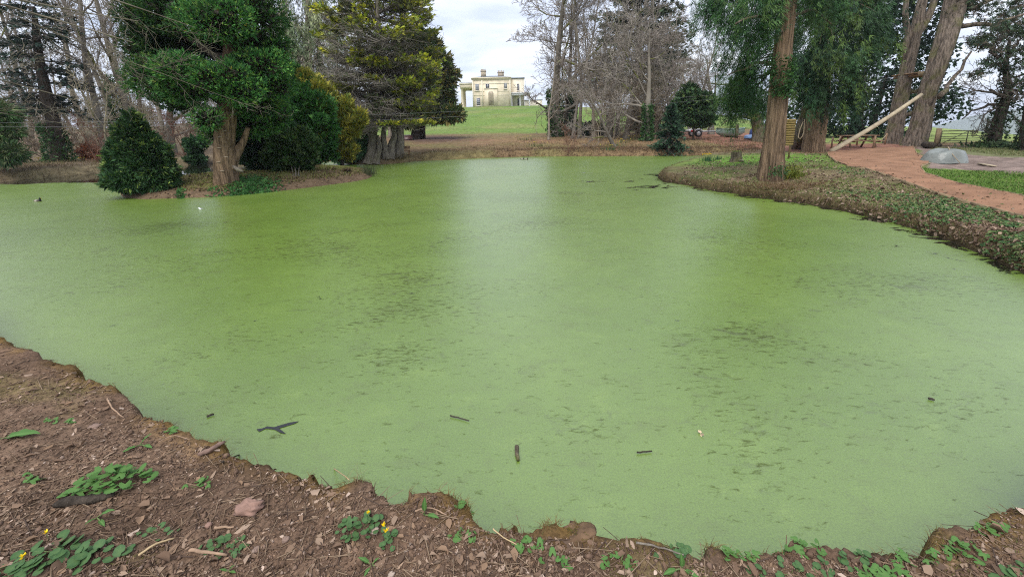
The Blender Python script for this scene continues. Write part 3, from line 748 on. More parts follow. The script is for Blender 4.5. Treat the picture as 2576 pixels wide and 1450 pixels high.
# ------------------------------------------------------------------ bark
M_REDBARK = barkmat('red_fibrous_bark', (0.27, 0.185, 0.115), 0.07, (6, 6, 0.35), 2.6, 0.30)
M_GREYBARK = barkmat('grey_brown_bark', (0.25, 0.20, 0.155), 0.08, (4.5, 4.5, 0.8), 2.4, 0.30, 0.5)
M_PALEBARK = barkmat('pale_stem_bark', (0.26, 0.225, 0.18), 0.04, (5, 5, 0.5), 3.0, 0.4, 0.25)
M_DARKBARK = barkmat('dark_bark', (0.085, 0.068, 0.052), 0.05, (5, 5, 0.7), 3.0, 0.4)
M_IVYBARK = barkmat('mossy_bark', (0.17, 0.14, 0.095), 0.05, (5, 5, 0.7), 3.0, 0.4, 0.9)
U = np.array

# ------------------------------------------------------------------ island trees
rg = np.random.default_rng(101)
b0 = G(570, 458)
t = thing('thuja_tree', 'huge dark green conifer with lumpy crown and reddish trunk, middle of the island', 'tree', b0)
dI = b0[1]
tb = B(); tp = [b0 - U([0, 0, 0.15]), D(568, 420, dI), D(566, 370, dI), D(568, 310, dI), D(575, 240, dI), D(580, 120, dI), D(580, -40, dI)]
trunk(tb, tp, [0.36, 0.34, 0.32, 0.32, 0.28, 0.2, 0.1], 44, 34, 0.16, 0.22, 5)
part('trunk', tb, M_REDBARK, t, True)
sb = B(); trunk(sb, [D(580, 425, dI), D(588, 400, dI + 0.1), D(600, 375, dI + 0.2), D(612, 355, dI + 0.25), D(624, 320, dI + .3)], [0.2, 0.19, 0.16, 0.11, 0.08], 18, 14, 0.12, 0, 8)
part('side_limb', sb, M_REDBARK, t, True)
limbs(t, M_DARKBARK, [D(570, 230, dI), D(572, 260, dI), D(576, 150, dI), D(576, 120, dI), D(578, 190, dI), D(575, 280, dI)],
                [D(400, 190, dI), D(480, 215, dI - 1), D(420, 60, dI), D(690, 60, dI), D(690, 170, dI + 0.6), D(690, 260, dI + 1.2)], 0.12, 0.04, rg, sag=-0.06)
els = [EL(400, 195, 82, 62, dI), EL(365, 120, 52, 62, dI + .5), EL(470, 215, 78, 52, dI - .6), EL(455, 170, 72, 36, dI - 1.1), EL(350, 40, 45, 55, dI), EL(430, 30, 85, 55, dI - .3),
       EL(540, 45, 95, 60, dI - .9), EL(650, 30, 68, 60, dI), EL(540, -45, 110, 70, dI), EL(420, -60, 90, 60, dI), EL(645, 110, 72, 48, dI + .4), EL(555, 100, 60, 34, dI + 1.0), EL(650, 165, 78, 44, dI - .2), EL(570, 190, 62, 36, dI - 1.0),
       EL(520, 195, 44, 28, dI - 1.3), EL(600, 225, 66, 42, dI - .7), EL(690, 215, 52, 52, dI + .3), EL(520, 298, 40, 30, dI - .8), EL(545, 330, 40, 34, dI + .2), EL(640, 260, 72, 42, dI + .2), EL(700, 130, 30, 50, dI + .4),
       EL(455, 255, 60, 28, dI), EL(640, 300, 66, 50, dI + .9), EL(690, 285, 40, 48, dI + 1.0), EL(600, 300, 52, 40, dI + 1.1)]
els = [(c, r * U([.93, .95, .86])) for c, r in els]; nE = len(els); els = els + [EL(480, 112, 62, 34, dI + .9), EL(410, 95, 50, 36, dI + 1.0), EL(560, 130, 50, 30, dI + .8)]; els = knobs(els, 90, rg)
fb_ = B(); tone = rg.uniform(0.6, 1.25, len(els)); tone[nE:nE + 3] = 0.38; bright = [3, 13, 14, 17, 6, 15, 12]  # hollow's back lumps: shade painted into their leaf colour
for k_ in bright: tone[k_] = 1.5  # projecting lumps painted lighter, as if lit
for k_ in (1, 4, 11, 21): tone[k_] = 0.5  # recessed and underside lumps painted darker, as if shaded
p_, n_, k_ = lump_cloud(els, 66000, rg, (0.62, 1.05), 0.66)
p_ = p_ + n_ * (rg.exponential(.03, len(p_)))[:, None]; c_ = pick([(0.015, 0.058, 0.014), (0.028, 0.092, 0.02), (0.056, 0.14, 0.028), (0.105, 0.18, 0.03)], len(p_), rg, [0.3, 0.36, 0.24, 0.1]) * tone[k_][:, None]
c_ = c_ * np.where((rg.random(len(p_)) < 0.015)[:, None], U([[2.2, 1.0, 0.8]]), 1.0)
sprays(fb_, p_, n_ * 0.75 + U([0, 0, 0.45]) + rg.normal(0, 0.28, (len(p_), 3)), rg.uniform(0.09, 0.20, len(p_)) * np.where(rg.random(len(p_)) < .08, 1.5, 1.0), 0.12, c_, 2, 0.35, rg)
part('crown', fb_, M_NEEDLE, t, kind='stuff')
p_, n_, k_ = lump_cloud(els[:nE + 3], 7000, rg, (0.05, 0.62), 0.0); db_ = B(); sprays(db_, p_, rg.normal(0, 1, p_.shape), 0.32, 0.14, pick([(.022, .018, .012), (.03, .024, .016), (.012, .022, .010)], len(p_), rg), 5, 1.0, rg); part('inner_shade_twigs', db_, M_NEEDLE, t, kind='stuff')  # dead inner twigs, coloured near-black to add shade in the crown gaps
M_WORN = simple('worn_wood', (0.3, 0.24, 0.17), 0.85, 0.3, 8)
for y_, dx_ in [(345, -8), (330, 2), (372, -10), (395, 8), (430, -2), (408, -12)]:
    c0 = D(556 + dx_, y_, dI - 0.36); part('rung', B().bar(c0, c0 + U([0.16, -0.02, 0.01]), 0.025, 0.03), M_WORN, t)

def lumpy(name, label, loc, els, n, cols, rg, size=(0.16, 0.32), wid=0.14, up=0.4, blades=5, prob=None, trunks=None, bark=None, fan=0.75, mat=None, group=None, cat='tree', shell=(0.62, 1.05), tone=0.3, out_=0.75, nz=0.28, knob=30):
    t = thing(name, label, cat, loc, group)
    for q, r in (trunks or []):
        tb = B(); trunk(tb, q, r, 26, 18, 0.12, 0.2, int(abs(q[0][0]) * 100) % 50); part('trunk', tb, bark or M_DARKBARK, t, True)
    if knob: els = knobs(els, knob, rg)
    b = B(); p, nr2, k = lump_cloud(els, n, rg, shell, 0.66)
    tn = rg.uniform(1 - tone, 1 + tone, len(els))
    c = pick(cols, len(p), rg, prob) * tn[k][:, None]
    sprays(b, p, nr2 * out_ + U([0, 0, up]) + rg.normal(0, nz, (len(p), 3)), rg.uniform(size[0], size[1], len(p)), wid, c, blades, fan, rg)
    part('crown', b, mat or M_NEEDLE, t, kind='stuff'); return t
DG = [(0.016, 0.042, 0.016), (0.028, 0.068, 0.022), (0.05, 0.10, 0.03), (0.12, 0.17, 0.035)]
b1 = G(355, 482); d1 = b1[1] + 0.1
els = [EL(330, 300, 14, 22, d1), EL(315, 318, 16, 18, d1), EL(350, 318, 18, 20, d1), EL(335, 342, 44, 32, d1), EL(345, 382, 64, 38, d1), EL(352, 422, 78, 36, d1), EL(360, 455, 80, 28, d1), EL(310, 455, 46, 22, d1 - .5), EL(385, 400, 44, 44, d1), EL(412, 442, 36, 32, d1 + .2), EL(298, 405, 30, 36, d1), EL(290, 440, 30, 18, d1 - .3), EL(375, 360, 26, 26, d1)]; els = [(D(350, 400, d1) + (c - D(350, 400, d1)) * U([.9, 1, .97]), r * U([.88, .9, .95])) for c, r in els]
t = lumpy('yew_bush', 'dark conical evergreen bush leaning over the water at the island tip', b1, els, 13500, DG, rg, (0.10, 0.28), 0.11, 0.05, 4, [0.34, 0.32, 0.22, 0.12], shell=(0.55, 1.14),
      trunks=[([b1 - U([0, 0, .1]), D(345, 430, d1), D(336, 330, d1)], [0.1, 0.08, 0.03])])
ob = B(); sp_ = px_path([(330, 460, d1), (300, 462, d1 - .4), (270, 463, d1 - .7), (255, 464, d1 - .8)]); ob.tube(sp_, [0.02, 0.016, 0.012, 0.008], 5)
part('low_branch', ob, M_DARKBARK, t)
lb = B(); q_ = spline(sp_, 90); sprays(lb, q_ + rg.normal(0, .04, q_.shape), rg.normal(0, .6, q_.shape) + U([-.5, -.2, .1]), 0.2, 0.14, pick(DG, 90, rg), 4, 0.8, rg)
part('low_spray', lb, M_NEEDLE, t, kind='stuff')

GRN = [(0.02, 0.075, 0.018), (0.035, 0.115, 0.025), (0.06, 0.155, 0.03)]
b2 = G(655, 426); d2 = b2[1]
lumpy('columnar_thuja', 'near-black narrow conifer just behind the reddish island trunk', b2, [EL(650, 400, 38, 30, d2), EL(648, 350, 50, 48, d2), EL(655, 300, 55, 50, d2), EL(690, 330, 45, 50, d2), EL(620, 330, 40, 50, d2)], 7000,
      [(0.012, 0.032, 0.012), (0.018, 0.045, 0.015)], rg, (0.18, 0.34), 0.14, blades=4, trunks=[([b2 - U([0, 0, .1]), D(652, 380, d2), D(650, 300, d2)], [0.12, 0.1, 0.05])])
b3 = G(745, 445); d3 = b3[1] + 1.2
lumpy('dark_shrub', 'dark spreading evergreen shrub with upright pale stems on the island', b3, [EL(735, 400, 48, 34, d3), EL(720, 370, 42, 34, d3), EL(755, 375, 40, 45, d3), EL(700, 395, 36, 24, d3)], 6000,
      [(0.02, 0.05, 0.015), (0.035, 0.075, 0.02), (0.06, 0.09, 0.025)], rg, (0.14, 0.28), 0.13,
      trunks=[([b3, D(742, 420, d3 - .4), D(735, 395, d3 - .3)], [0.03, 0.025, 0.015]), ([b3 + U([.1, 0, 0]), D(752, 425, d3 - .5), D(760, 400, d3 - .3)], [0.03, 0.022, 0.014]), ([b3 - U([.12, 0, 0]), D(735, 425, d3 - .5), D(722, 402, d3 - .3)], [0.03, 0.022, 0.014])], bark=M_PALEBARK)
b4 = G(785, 420); d4 = b4[1] + 1.5
lumpy('round_conifer', 'bright green dense rounded conifer on the far end of the island', b4,
      [EL(790, 330, 56, 52, d4), EL(770, 270, 48, 50, d4), EL(800, 275, 40, 40, d4), EL(740, 330, 40, 60, d4), EL(755, 220, 36, 40, d4 + .4), EL(745, 200, 24, 34, d4 + .5), EL(790, 375, 52, 32, d4), EL(745, 385, 36, 28, d4), EL(722, 270, 40, 50, d4 + .5)], 15000,
      GRN, rg, (0.14, 0.3), 0.12, blades=4, trunks=[([b4, D(785, 380, d4), D(785, 330, d4)], [0.14, 0.12, 0.06])])
GOLD = [(0.16, 0.16, 0.025), (0.22, 0.20, 0.028), (0.10, 0.135, 0.03)]
for i, (lab, bx, lst) in enumerate([('narrow golden conifer rising behind the bright green rounded one', (800, 405), [(768, 205, 18, 26), (775, 240, 24, 30), (800, 225, 18, 24), (812, 270, 30, 36), (790, 300, 30, 40), (800, 350, 30, 45)]),
                                    ('golden conifer with several spires beside the pale-leaved shrub', (860, 402), [(832, 250, 14, 24), (845, 285, 26, 34), (872, 270, 14, 24), (880, 315, 30, 30), (850, 335, 36, 40), (860, 375, 36, 30), (905, 300, 14, 22)])]):
    bb = D(bx[0], bx[1], 20.6 + 0.5 * i); bb[2] = gz(bb[0], bb[1]); dd = bb[1]
    lumpy('golden_conifer', lab, bb, [EL(x, y, rx, ry, dd) for x, y, rx, ry in lst], 6500, GOLD, rg, (0.2, 0.36), 0.12, 0.9, 4, [0.4, 0.35, 0.25], group='golden conifers behind the island',
          trunks=[([bb, D(bx[0], bx[1] - 40, dd), D(bx[0] - 8, bx[1] - 110, dd)], [0.1, 0.08, 0.04])])
b5 = G(892, 402); d5 = b5[1] - 0.6
lumpy('pale_leaf_shrub', 'pale blue-green leafy shrub hanging over the narrow channel', b5, [EL(880, 370, 36, 30, d5), EL(905, 345, 24, 26, d5), EL(890, 320, 26, 24, d5), EL(860, 390, 32, 18, d5), EL(918, 375, 14, 20, d5)], 5200,
      [(0.07, 0.15, 0.075), (0.10, 0.19, 0.10), (0.045, 0.10, 0.04)], rg, (0.13, 0.24), 0.28, 0.1, 3, fan=1.0, mat=M_LEAF,
      trunks=[([b5, D(888, 380, d5), D(892, 340, d5)], [0.05, 0.04, 0.02])], cat='shrub')

# golden-tipped cypress group on the promontory
TIP = [(0.42, 0.40, 0.03), (0.34, 0.36, 0.03), (0.20, 0.26, 0.03)]
INN = [(0.085, 0.105, 0.042), (0.13, 0.13, 0.065), (0.06, 0.085, 0.035)]
b6 = G(936, 408)
t = thing('golden_cypress', 'broad cypress with yellow-green branch tips, grey twiggy inside and three fluted trunks', 'tree', b6)
dG = b6[1] + 1.2
for q in ([(932, 410), (935, 380), (938, 340), (945, 260), (950, 120), (950, -40)], [(972, 397), (968, 370), (965, 340), (972, 280), (985, 200)], [(982, 397), (985, 365), (992, 340), (985, 300), (985, 250)], [(1000, 392), (1005, 360), (1006, 330), (1006, 250), (1010, 100), (1012, -30)], [(945, 408), (948, 395), (955, 370), (950, 340)]):
    tb = B(); pts = [G(*q[0]) - U([0, 0, .1])]; dd = pts[0][1]; pts += [D(x, y, dd + 0.25 * (j + 1) / len(q)) for j, (x, y) in enumerate(q[1:])]
    trunk(tb, pts, np.linspace(0.34 if q[0][0] in (932, 1000) else 0.24, 0.07, len(q)), 30, 20, 0.18, 0.45, int(q[0][0]))
    part('trunk', tb, M_PALEBARK, t, True)
lf, tw = B(), B()
rl = lambda h: 3.9 * (1 - 0.55 * abs(h - 0.42)) * (1 if h < 0.75 else 1.25 - h * 0.34)
tier_tree(lf, tw, D(956, 330, dG), D(956, -110, dG), 150, rl, lambda h: -0.08 + 0.30 * h, TIP, INN, rg, 80, 0.29, 0.14, 0.22, 0.03, 13, twc=(.2, .175, .15), tipfrac=0.36, rise=0.16, goldp=0.72, vj=0.014)
rl2 = lambda h: 2.9 * (1 - 0.6 * abs(h - 0.3))
tier_tree(lf, tw, D(1022, 310, dG + 1), D(1018, -60, dG + 1), 95, rl2, lambda h: 0.0 + 0.25 * h, TIP, INN + [(0.05, 0.11, 0.035)], rg, 66, 0.26, 0.13, 0.26, 0.05, 11, twc=(.2, .175, .15), tipfrac=0.45, rise=0.14, goldp=0.75, vj=0.016)
tier_tree(lf, tw, D(925, 330, dG - 1), D(935, 120, dG - 1), 60, lambda h: 3.0, lambda h: -0.15 + .2 * h, INN, INN, rg, 12, 0.3, 0.10, 0.3, 0.0, 34, twc=(.22, .195, .165), tipfrac=0.7, rise=0.1)
part('crown', lf, M_NEEDLE, t, kind='stuff'); part('twigs', tw, M_BARE, t, kind='stuff')

# pale weeping conifer left of it
b7 = P(760, 395, 0.5); b7 = U([-17.0, 31.0, gz(-17.0, 31.0)]); d7 = 31.0
t = thing('weeping_conifer', 'tall pale olive weeping conifer behind the island', 'tree', b7)
tb = B(); trunk(tb, [b7, D(770, 250, d7), D(775, 60, d7), D(775, -120, d7)], [0.35, 0.3, 0.2, 0.1], 20, 12); part('trunk', tb, M_GREYBARK, t, True)
wb_ = B(); weep(wb_, [EL(760, 30, 58, 60, d7), EL(770, 110, 62, 55, d7), EL(740, 70, 40, 60, d7), EL(800, 160, 50, 50, d7), EL(770, 200, 60, 40, d7), EL(780, -60, 60, 50, d7), EL(820, 90, 40, 70, d7), EL(735, 150, 30, 50, d7), EL(830, 230, 45, 55, d7), EL(840, 20, 40, 60, d7)], 3200, rg,
                 [(0.17, 0.21, 0.10), (0.21, 0.23, 0.12), (0.12, 0.16, 0.08), (0.18, 0.16, 0.12)], 6, 0.24, 0.42, 0.05, 0.35, 4)
part('crown', wb_, M_NEEDLE, t, kind='stuff')

# yew on the lawn's edge
b8 = G(1045, 351); d8 = b8[1]
els = [EL(1075, 130, 34, 40, d8), EL(1090, 170, 48, 44, d8), EL(1094, 215, 42, 44, d8), EL(1090, 262, 48, 36, d8), EL(1060, 210, 50, 60, d8), EL(1040, 270, 44, 34, d8), EL(1118, 288, 46, 20, d8 - 1), EL(1118, 245, 24, 26, d8), EL(1040, 160, 36, 60, d8), EL(1020, 300, 26, 20, d8 - 1)]
lumpy('yew_tree', 'dark olive yew with two black trunks on the edge of the lawn', b8, els, 12000, [(0.03, 0.055, 0.018), (0.055, 0.085, 0.024), (0.10, 0.10, 0.028), (0.14, 0.12, 0.035)], rg, (0.35, 0.9), 0.12, 0.1, 4, [0.34, 0.3, 0.2, 0.16],
      trunks=[([b8 - U([0, 0, .2]), D(1046, 320, d8), D(1050, 260, d8), D(1070, 140, d8)], [0.5, 0.45, 0.35, 0.1]), ([G(1062, 349) - U([0, 0, .2]), D(1063, 320, d8 + 1), D(1072, 270, d8)], [0.38, 0.32, 0.2])])

# ------------------------------------------------------------------ right-hand trees
DEO = [(0.012, 0.038, 0.014), (0.02, 0.058, 0.018), (0.036, 0.085, 0.024), (0.065, 0.12, 0.03)]
b9 = G(1938, 452); d9 = b9[1]
t = thing('weeping_cypress', 'tall straight-trunked cypress with drooping green curtains, nearest on the right bank', 'tree', b9)
tb = B(); trunk(tb, [b9 - U([0, 0, .2]), D(1943, 400, d9), D(1951, 320, d9), D(1958, 230, d9), D(1970, 120, d9), D(1985, -20, d9), D(1995, -160, d9)], [0.35, 0.31, 0.275, 0.26, 0.23, 0.19, 0.1], 60, 44, 0.15, 0.30, 12, buttress=4)
part('trunk', tb, M_REDBARK, t, True)
limbs(t, M_GREYBARK, [D(1962, 160, d9), D(1972, 90, d9), D(1980, 40, d9), D(1965, 180, d9), D(1985, -10, d9), D(1975, 60, d9)], [D(1830, 190, d9 + 1), D(1850, 60, d9 - 1.5), D(1800, -20, d9), D(1890, 250, d9 + 2.5), D(2100, -40, d9 + 1), D(2090, 60, d9 + 1.5)], 0.06, 0.02, rg, sag=0.12)
els = [EL(1850, 30, 58, 42, d9), EL(1900, 10, 60, 50, d9 - 1), EL(1930, -10, 40, 34, d9 - .9), EL(1850, 120, 38, 50, d9 + 1), EL(1885, 100, 44, 48, d9 + .4), EL(1915, 60, 34, 50, d9 - .5), EL(1870, 200, 50, 42, d9 + 2), EL(1905, 180, 36, 50, d9 + 1), EL(1835, 215, 34, 40, d9 + 2.5),
       EL(1885, 240, 44, 30, d9 + 3), EL(1835, 260, 30, 28, d9 + 3), EL(1790, 0, 30, 34, d9), EL(1815, -10, 40, 34, d9), EL(2000, 0, 44, 44, d9 + 1.4), EL(2050, 0, 60, 50, d9 + 1.5), EL(1860, -60, 100, 60, d9), EL(2010, -60, 90, 60, d9), EL(1865, 262, 34, 22, d9 + 4), EL(1905, 235, 30, 40, d9 + 2)]
wb_ = B(); anc = weep(wb_, els, 4200, rg, DEO, 6, 0.15, 0.24, 0.04, 0.22, 4, fan=0.7)
part('crown', wb_, M_NEEDLE, t, kind='stuff'); droop_twigs(t, anc, D(1955, 270, d9), D(1985, -20, d9), rg, 3)
ib = B(); ivy_on(ib, [D(1963, 235, d9 - .28), D(1968, 190, d9 - .27), D(1966, 150, d9 - .25)], [0.1, 0.2, 0.22], 900, rg, 0.10)
ivy_on(ib, [D(1975, 240, d9 - .2), D(1978, 210, d9 - .25)], [0.06, 0.08], 240, rg, 0.09); ivy_on(ib, [D(1955, 440, d9 - .42), D(1958, 420, d9 - .4)], [0.12, 0.05], 200, rg, 0.07)
part('ivy', ib, M_LEAF, t, kind='stuff')
mb = B(); mp_ = rg.normal(0, 1, (2600, 3)) * U([.22, .12, .13]) + D(1985, 440, d9 - .1); sprays(mb, mp_, rg.normal(0, .5, mp_.shape) + U([0, -.3, .6]), 0.06, 0.35, pick([(0.16, 0.17, 0.025), (0.11, 0.14, 0.025)], 2600, rg), 2, 0.9, rg)
part('moss', mb, M_LEAF, t, kind='stuff')

b10 = G(2046, 382); d10 = b10[1]
t = thing('dark_cypress', 'stout flared trunk under hanging dark foliage beside the red path', 'tree', b10)
tb = B(); trunk(tb, [b10 - U([0, 0, .2]), D(2046, 350, d10), D(2054, 300, d10), D(2060, 240, d10), D(2075, 100, d10), D(2090, -80, d10)], [0.50, 0.46, 0.44, 0.42, 0.36, 0.2], 44, 36, 0.16, 0.32, 23)
part('trunk', tb, M_REDBARK, t, True)
tb = B(); q0 = G(2012, 373); trunk(tb, [q0 - U([0, 0, .2]), D(2018, 340, d10 + 1), D(2028, 300, d10 + .8), D(2040, 250, d10 + .5)], [0.42, 0.34, 0.3, 0.25], 26, 24, 0.2, 0.3, 29); part('trunk', tb, M_GREYBARK, t, True)
els = [EL(2060, 215, 68, 40, d10 - 1), EL(2120, 190, 60, 48, d10), EL(2010, 190, 40, 60, d10), EL(2080, 140, 80, 50, d10 - 1.5), EL(2160, 130, 66, 60, d10), EL(2030, 100, 50, 60, d10), EL(2120, 60, 90, 60, d10 - 1), EL(2200, 60, 60, 60, d10 + 1), EL(2110, -20, 100, 50, d10), EL(2150, 235, 46, 28, d10 + .5), EL(2090, 250, 50, 20, d10 - .4),
       EL(2200, -30, 80, 50, d10), EL(2040, 250, 40, 26, d10 + 1)]
wb_ = B(); anc2 = weep(wb_, els, 4300, rg, [(0.008, 0.025, 0.011), (0.015, 0.042, 0.015), (0.026, 0.062, 0.02), (0.07, 0.115, 0.026)], 6, 0.2, 0.36, 0.05, 0.3, 4, fan=0.65)
part('crown', wb_, M_NEEDLE, t, kind='stuff'); droop_twigs(t, anc2, D(2056, 280, d10), D(2090, -80, d10), rg, 4, 0.022)

# dark evergreen mass behind
b11 = G(2180, 352); d11 = b11[1] + 4
DK = [(0.010, 0.022, 0.013), (0.016, 0.034, 0.018), (0.025, 0.05, 0.024)]
els = [EL(2130, 270, 70, 46, d11), EL(2200, 240, 70, 60, d11), EL(2230, 160, 70, 60, d11), EL(2300, 150, 80, 60, d11), EL(2345, 240, 50, 44, d11), EL(2385, 265, 44, 40, d11), EL(2260, 70, 80, 60, d11), EL(2300, 270, 70, 40, d11), EL(2030, 290, 60, 40, d11 + 2), EL(2100, 310, 60, 26, d11), EL(2190, 320, 60, 22, d11), EL(2330, 10, 90, 50, d11), EL(2250, -20, 80, 40, d11), EL(2230, 335, 50, 14, d11 - 1), EL(2120, 335, 50, 12, d11)]
lumpy('holm_oak', 'broad near-black evergreen behind the leaning pine trunks, sky showing through', U([D(2200, 350, d11)[0], d11, gz(D(2200, 350, d11)[0], d11)]), els, 8200, DK, rg, (0.22, 0.42), 0.26, 0.1, 4, fan=1.0, shell=(0.35, 1.15), mat=M_LEAF, out_=0.5, nz=0.5,
      trunks=[([D(x0, 352, d11), D(x1, 300, d11), D(x2, 190, d11)], [0.3, 0.22, 0.1]) for x0, x1, x2 in ((2140, 2150, 2170), (2180, 2200, 2230), (2165, 2165, 2175), (2250, 2262, 2290))])

# leaning twin pines with the platform
b12 = G(2295, 366); d12 = b12[1]
t = thing('leaning_pine', 'big leaning pine with twin ridged grey trunks beside the red path', 'tree', b12)
tb = B(); trunk(tb, [b12 - U([0, 0, .3]), D(2312, 320, d12), D(2330, 250, d12), D(2352, 160, d12), D(2378, 60, d12), D(2400, -60, d12)], [0.56, 0.48, 0.43, 0.34, 0.29, 0.22], 60, 40, 0.14, 0.25, 31); part('trunk', tb, M_GREYBARK, t, True)
tb = B(); trunk(tb, [D(2318, 300, d12 - .05), D(2340, 235, d12 - .25), D(2364, 165, d12 - .35), D(2394, 80, d12 - .3), D(2425, -30, d12), D(2440, -90, d12)], [0.2, 0.33, 0.34, 0.32, 0.28, 0.24], 36, 30, 0.14, 0, 37); part('trunk', tb, M_GREYBARK, t, True)
limbs(t, M_GREYBARK, [D(2360, 245, d12), D(2405, 60, d12), D(2415, 20, d12)], [D(2443, 130, d12 + 1), D(2580, 35, d12 - 2), D(2560, -40, d12)], 0.16, 0.05, rg, sag=-0.1, wig=0.08)
PIN = [(0.02, 0.04, 0.022), (0.03, 0.055, 0.026), (0.05, 0.075, 0.035), (0.075, 0.06, 0.04)]
lf = B(); p_, n_, k_ = lump_cloud([EL(2450, 20, 50, 20, d12), EL(2520, 50, 55, 18, d12 - 1), EL(2470, 100, 34, 18, d12 + 1), EL(2560, 10, 50, 24, d12), EL(2440, -40, 80, 40, d12), EL(2540, 95, 40, 16, d12), EL(2400, 30, 30, 30, d12)], 1500, rg, (0.2, 1.1), 0.2)
sprays(lf, p_, rg.normal(0, 1, p_.shape) + U([0, 0, .3]), 0.3, 0.09, pick(PIN, len(p_), rg), 6, 1.2, rg); part('crown', lf, M_NEEDLE, t, kind='stuff')
b13 = G(2244, 361); d13 = b13[1]
t = thing('forked_pine', 'reddish forked pine trunk that carries the timber platform', 'tree', b13)
tb = B(); trunk(tb, [b13 - U([0, 0, .3]), D(2254, 310, d13), D(2268, 240, d13), D(2285, 160, d13), D(2304, 80, d13), D(2325, -20, d13)], [0.48, 0.42, 0.4, 0.36, 0.31, 0.2], 50, 34, 0.14, 0.25, 41); part('trunk', tb, M_GREYBARK, t, True)
tb = B(); trunk(tb, [D(2287, 160, d13), D(2275, 130, d13), D(2284, 90, d13), D(2278, 40, d13), D(2282, -30, d13)], [0.22, 0.19, 0.18, 0.16, 0.12], 24, 20, 0.12, 0, 43); part('side_limb', tb, M_GREYBARK, t, True)
tb = B(); trunk(tb, [D(2303, 90, d13), D(2325, 60, d13), D(2345, 20, d13), D(2358, -40, d13)], [0.26, 0.22, 0.2, 0.15], 20, 18, 0.12, 0, 45); part('side_limb', tb, M_GREYBARK, t, True)
limbs(t, M_GREYBARK, [D(2262, 292, d13), D(2275, 235, d13)], [D(2306, 280, d13 - .6), D(2322, 222, d13 - .6)], 0.15, 0.13, rg, sag=-0.06, name='cross_limb')

# ivy-clad tree at the right edge and its neighbour
b14 = G(2498, 372); d14 = b14[1]
t = thing('ivy_clad_tree', 'ivy-wrapped leaning tree standing beside the field gate', 'tree', b14)
tb = B(); pth = [b14 - U([0, 0, .2]), D(2506, 330, d14), D(2520, 280, d14), D(2536, 225, d14), D(2530, 170, d14), D(2540, 100, d14)]; trunk(tb, pth, [0.27, 0.24, 0.22, 0.17, 0.1, 0.05], 30, 18, 0.15, 0.3, 51); part('trunk', tb, M_DARKBARK, t, True)
limbs(t, M_DARKBARK, [D(2536, 228, d14), D(2530, 250, d14), D(2527, 262, d14), D(2534, 225, d14), D(2530, 170, d14), D(2532, 150, d14)], [D(2600, 170, d14), D(2440, 230, d14 - 1), D(2420, 300, d14), D(2600, 250, d14 - 1), D(2450, 110, d14), D(2580, 90, d14)], 0.09, 0.025, rg, sag=0.1, wig=0.12)
lm = B(); rgo = random.Random(23); prm = variant(OAK, seg=[1, 8, 6, 4, 3], wander=[0, .16, .2, .22, .2], up=[0, .02, .02, .02, .01], kids=[0, 9, 6, 4])
for st, en in ((D(2536, 228, d14), D(2600, 170, d14)), (D(2530, 250, d14), D(2430, 225, d14 - 1)), (D(2527, 262, d14), D(2425, 300, d14)), (D(2534, 225, d14), D(2600, 255, d14 - 1)), (D(2530, 170, d14), D(2450, 100, d14)), (D(2530, 280, d14), D(2600, 330, d14))):
    v = en - st; L_ = np.linalg.norm(v); out_ = [[] for _ in range(6)]; grow(out_, tuple(st), tuple(v / L_), L_, 0.06, 1, prm, rgo)
    for rows_ in out_:
        if rows_: a_ = np.array(rows_); lm.segs(a_[:, :3], a_[:, 3:6], np.maximum(a_[:, 6], .009), np.maximum(a_[:, 7], .007), 4, np.tile(U([.09, .075, .06]), (len(a_), 1)))
part('twigs', lm, M_BARE, t, kind='stuff')
ib = B(); ivy_on(ib, pth[:5], [0.36, 0.32, 0.28, 0.22, 0.1], 1500, rg, 0.14, ((0.014, 0.03, 0.012), (0.022, 0.045, 0.016), (0.035, 0.065, 0.022)), 0.1)
p_ = b14 + rg.normal(0, 1, (700, 3)) * U([0.5, .4, .08]) + U([0, 0, .15]); sprays(ib, p_, rg.normal(0, .6, p_.shape) + U([0, 0, .7]), 0.16, 0.35, pick([(0.02, 0.045, 0.015), (0.05, 0.075, 0.03)], 700, rg), 3, 1.0, rg)
part('ivy', ib, M_LEAF, t, kind='stuff')
lf = B(); p_, n_, k_ = lump_cloud([EL(2470, 110, 30, 16, d14), EL(2540, 130, 36, 16, d14), EL(2575, 75, 44, 18, d14), EL(2500, 160, 34, 12, d14), EL(2580, 160, 34, 18, d14), EL(2520, 70, 40, 14, d14), EL(2460, 185, 28, 10, d14), EL(2590, 210, 26, 14, d14)], 800, rg, (0.15, 1.15), 0.2)
sprays(lf, p_, rg.normal(0, 1, p_.shape) + U([0, 0, .3]), 0.3, 0.09, pick(PIN, len(p_), rg), 6, 1.2, rg); part('crown', lf, M_NEEDLE, t, kind='stuff')
b15 = G(2585, 378); d15 = b15[1]
t = thing('edge_tree', 'dark ivy-covered trunk cut off by the frame edge past the gate', 'tree', b15)
tb = B(); pth = [b15 - U([0, 0, .2]), D(2586, 330, d15), D(2594, 250, d15), D(2600, 120, d15)]; trunk(tb, pth, [0.3, 0.24, 0.2, 0.1], 20, 14, 0.15, 0.4, 61); part('trunk', tb, M_DARKBARK, t, True)
ib = B(); ivy_on(ib, pth, [0.3, 0.24, 0.2, 0.1], 800, rg, 0.15, ((0.014, 0.03, 0.012), (0.03, 0.05, 0.02)), 0.2); part('ivy', ib, M_LEAF, t, kind='stuff')

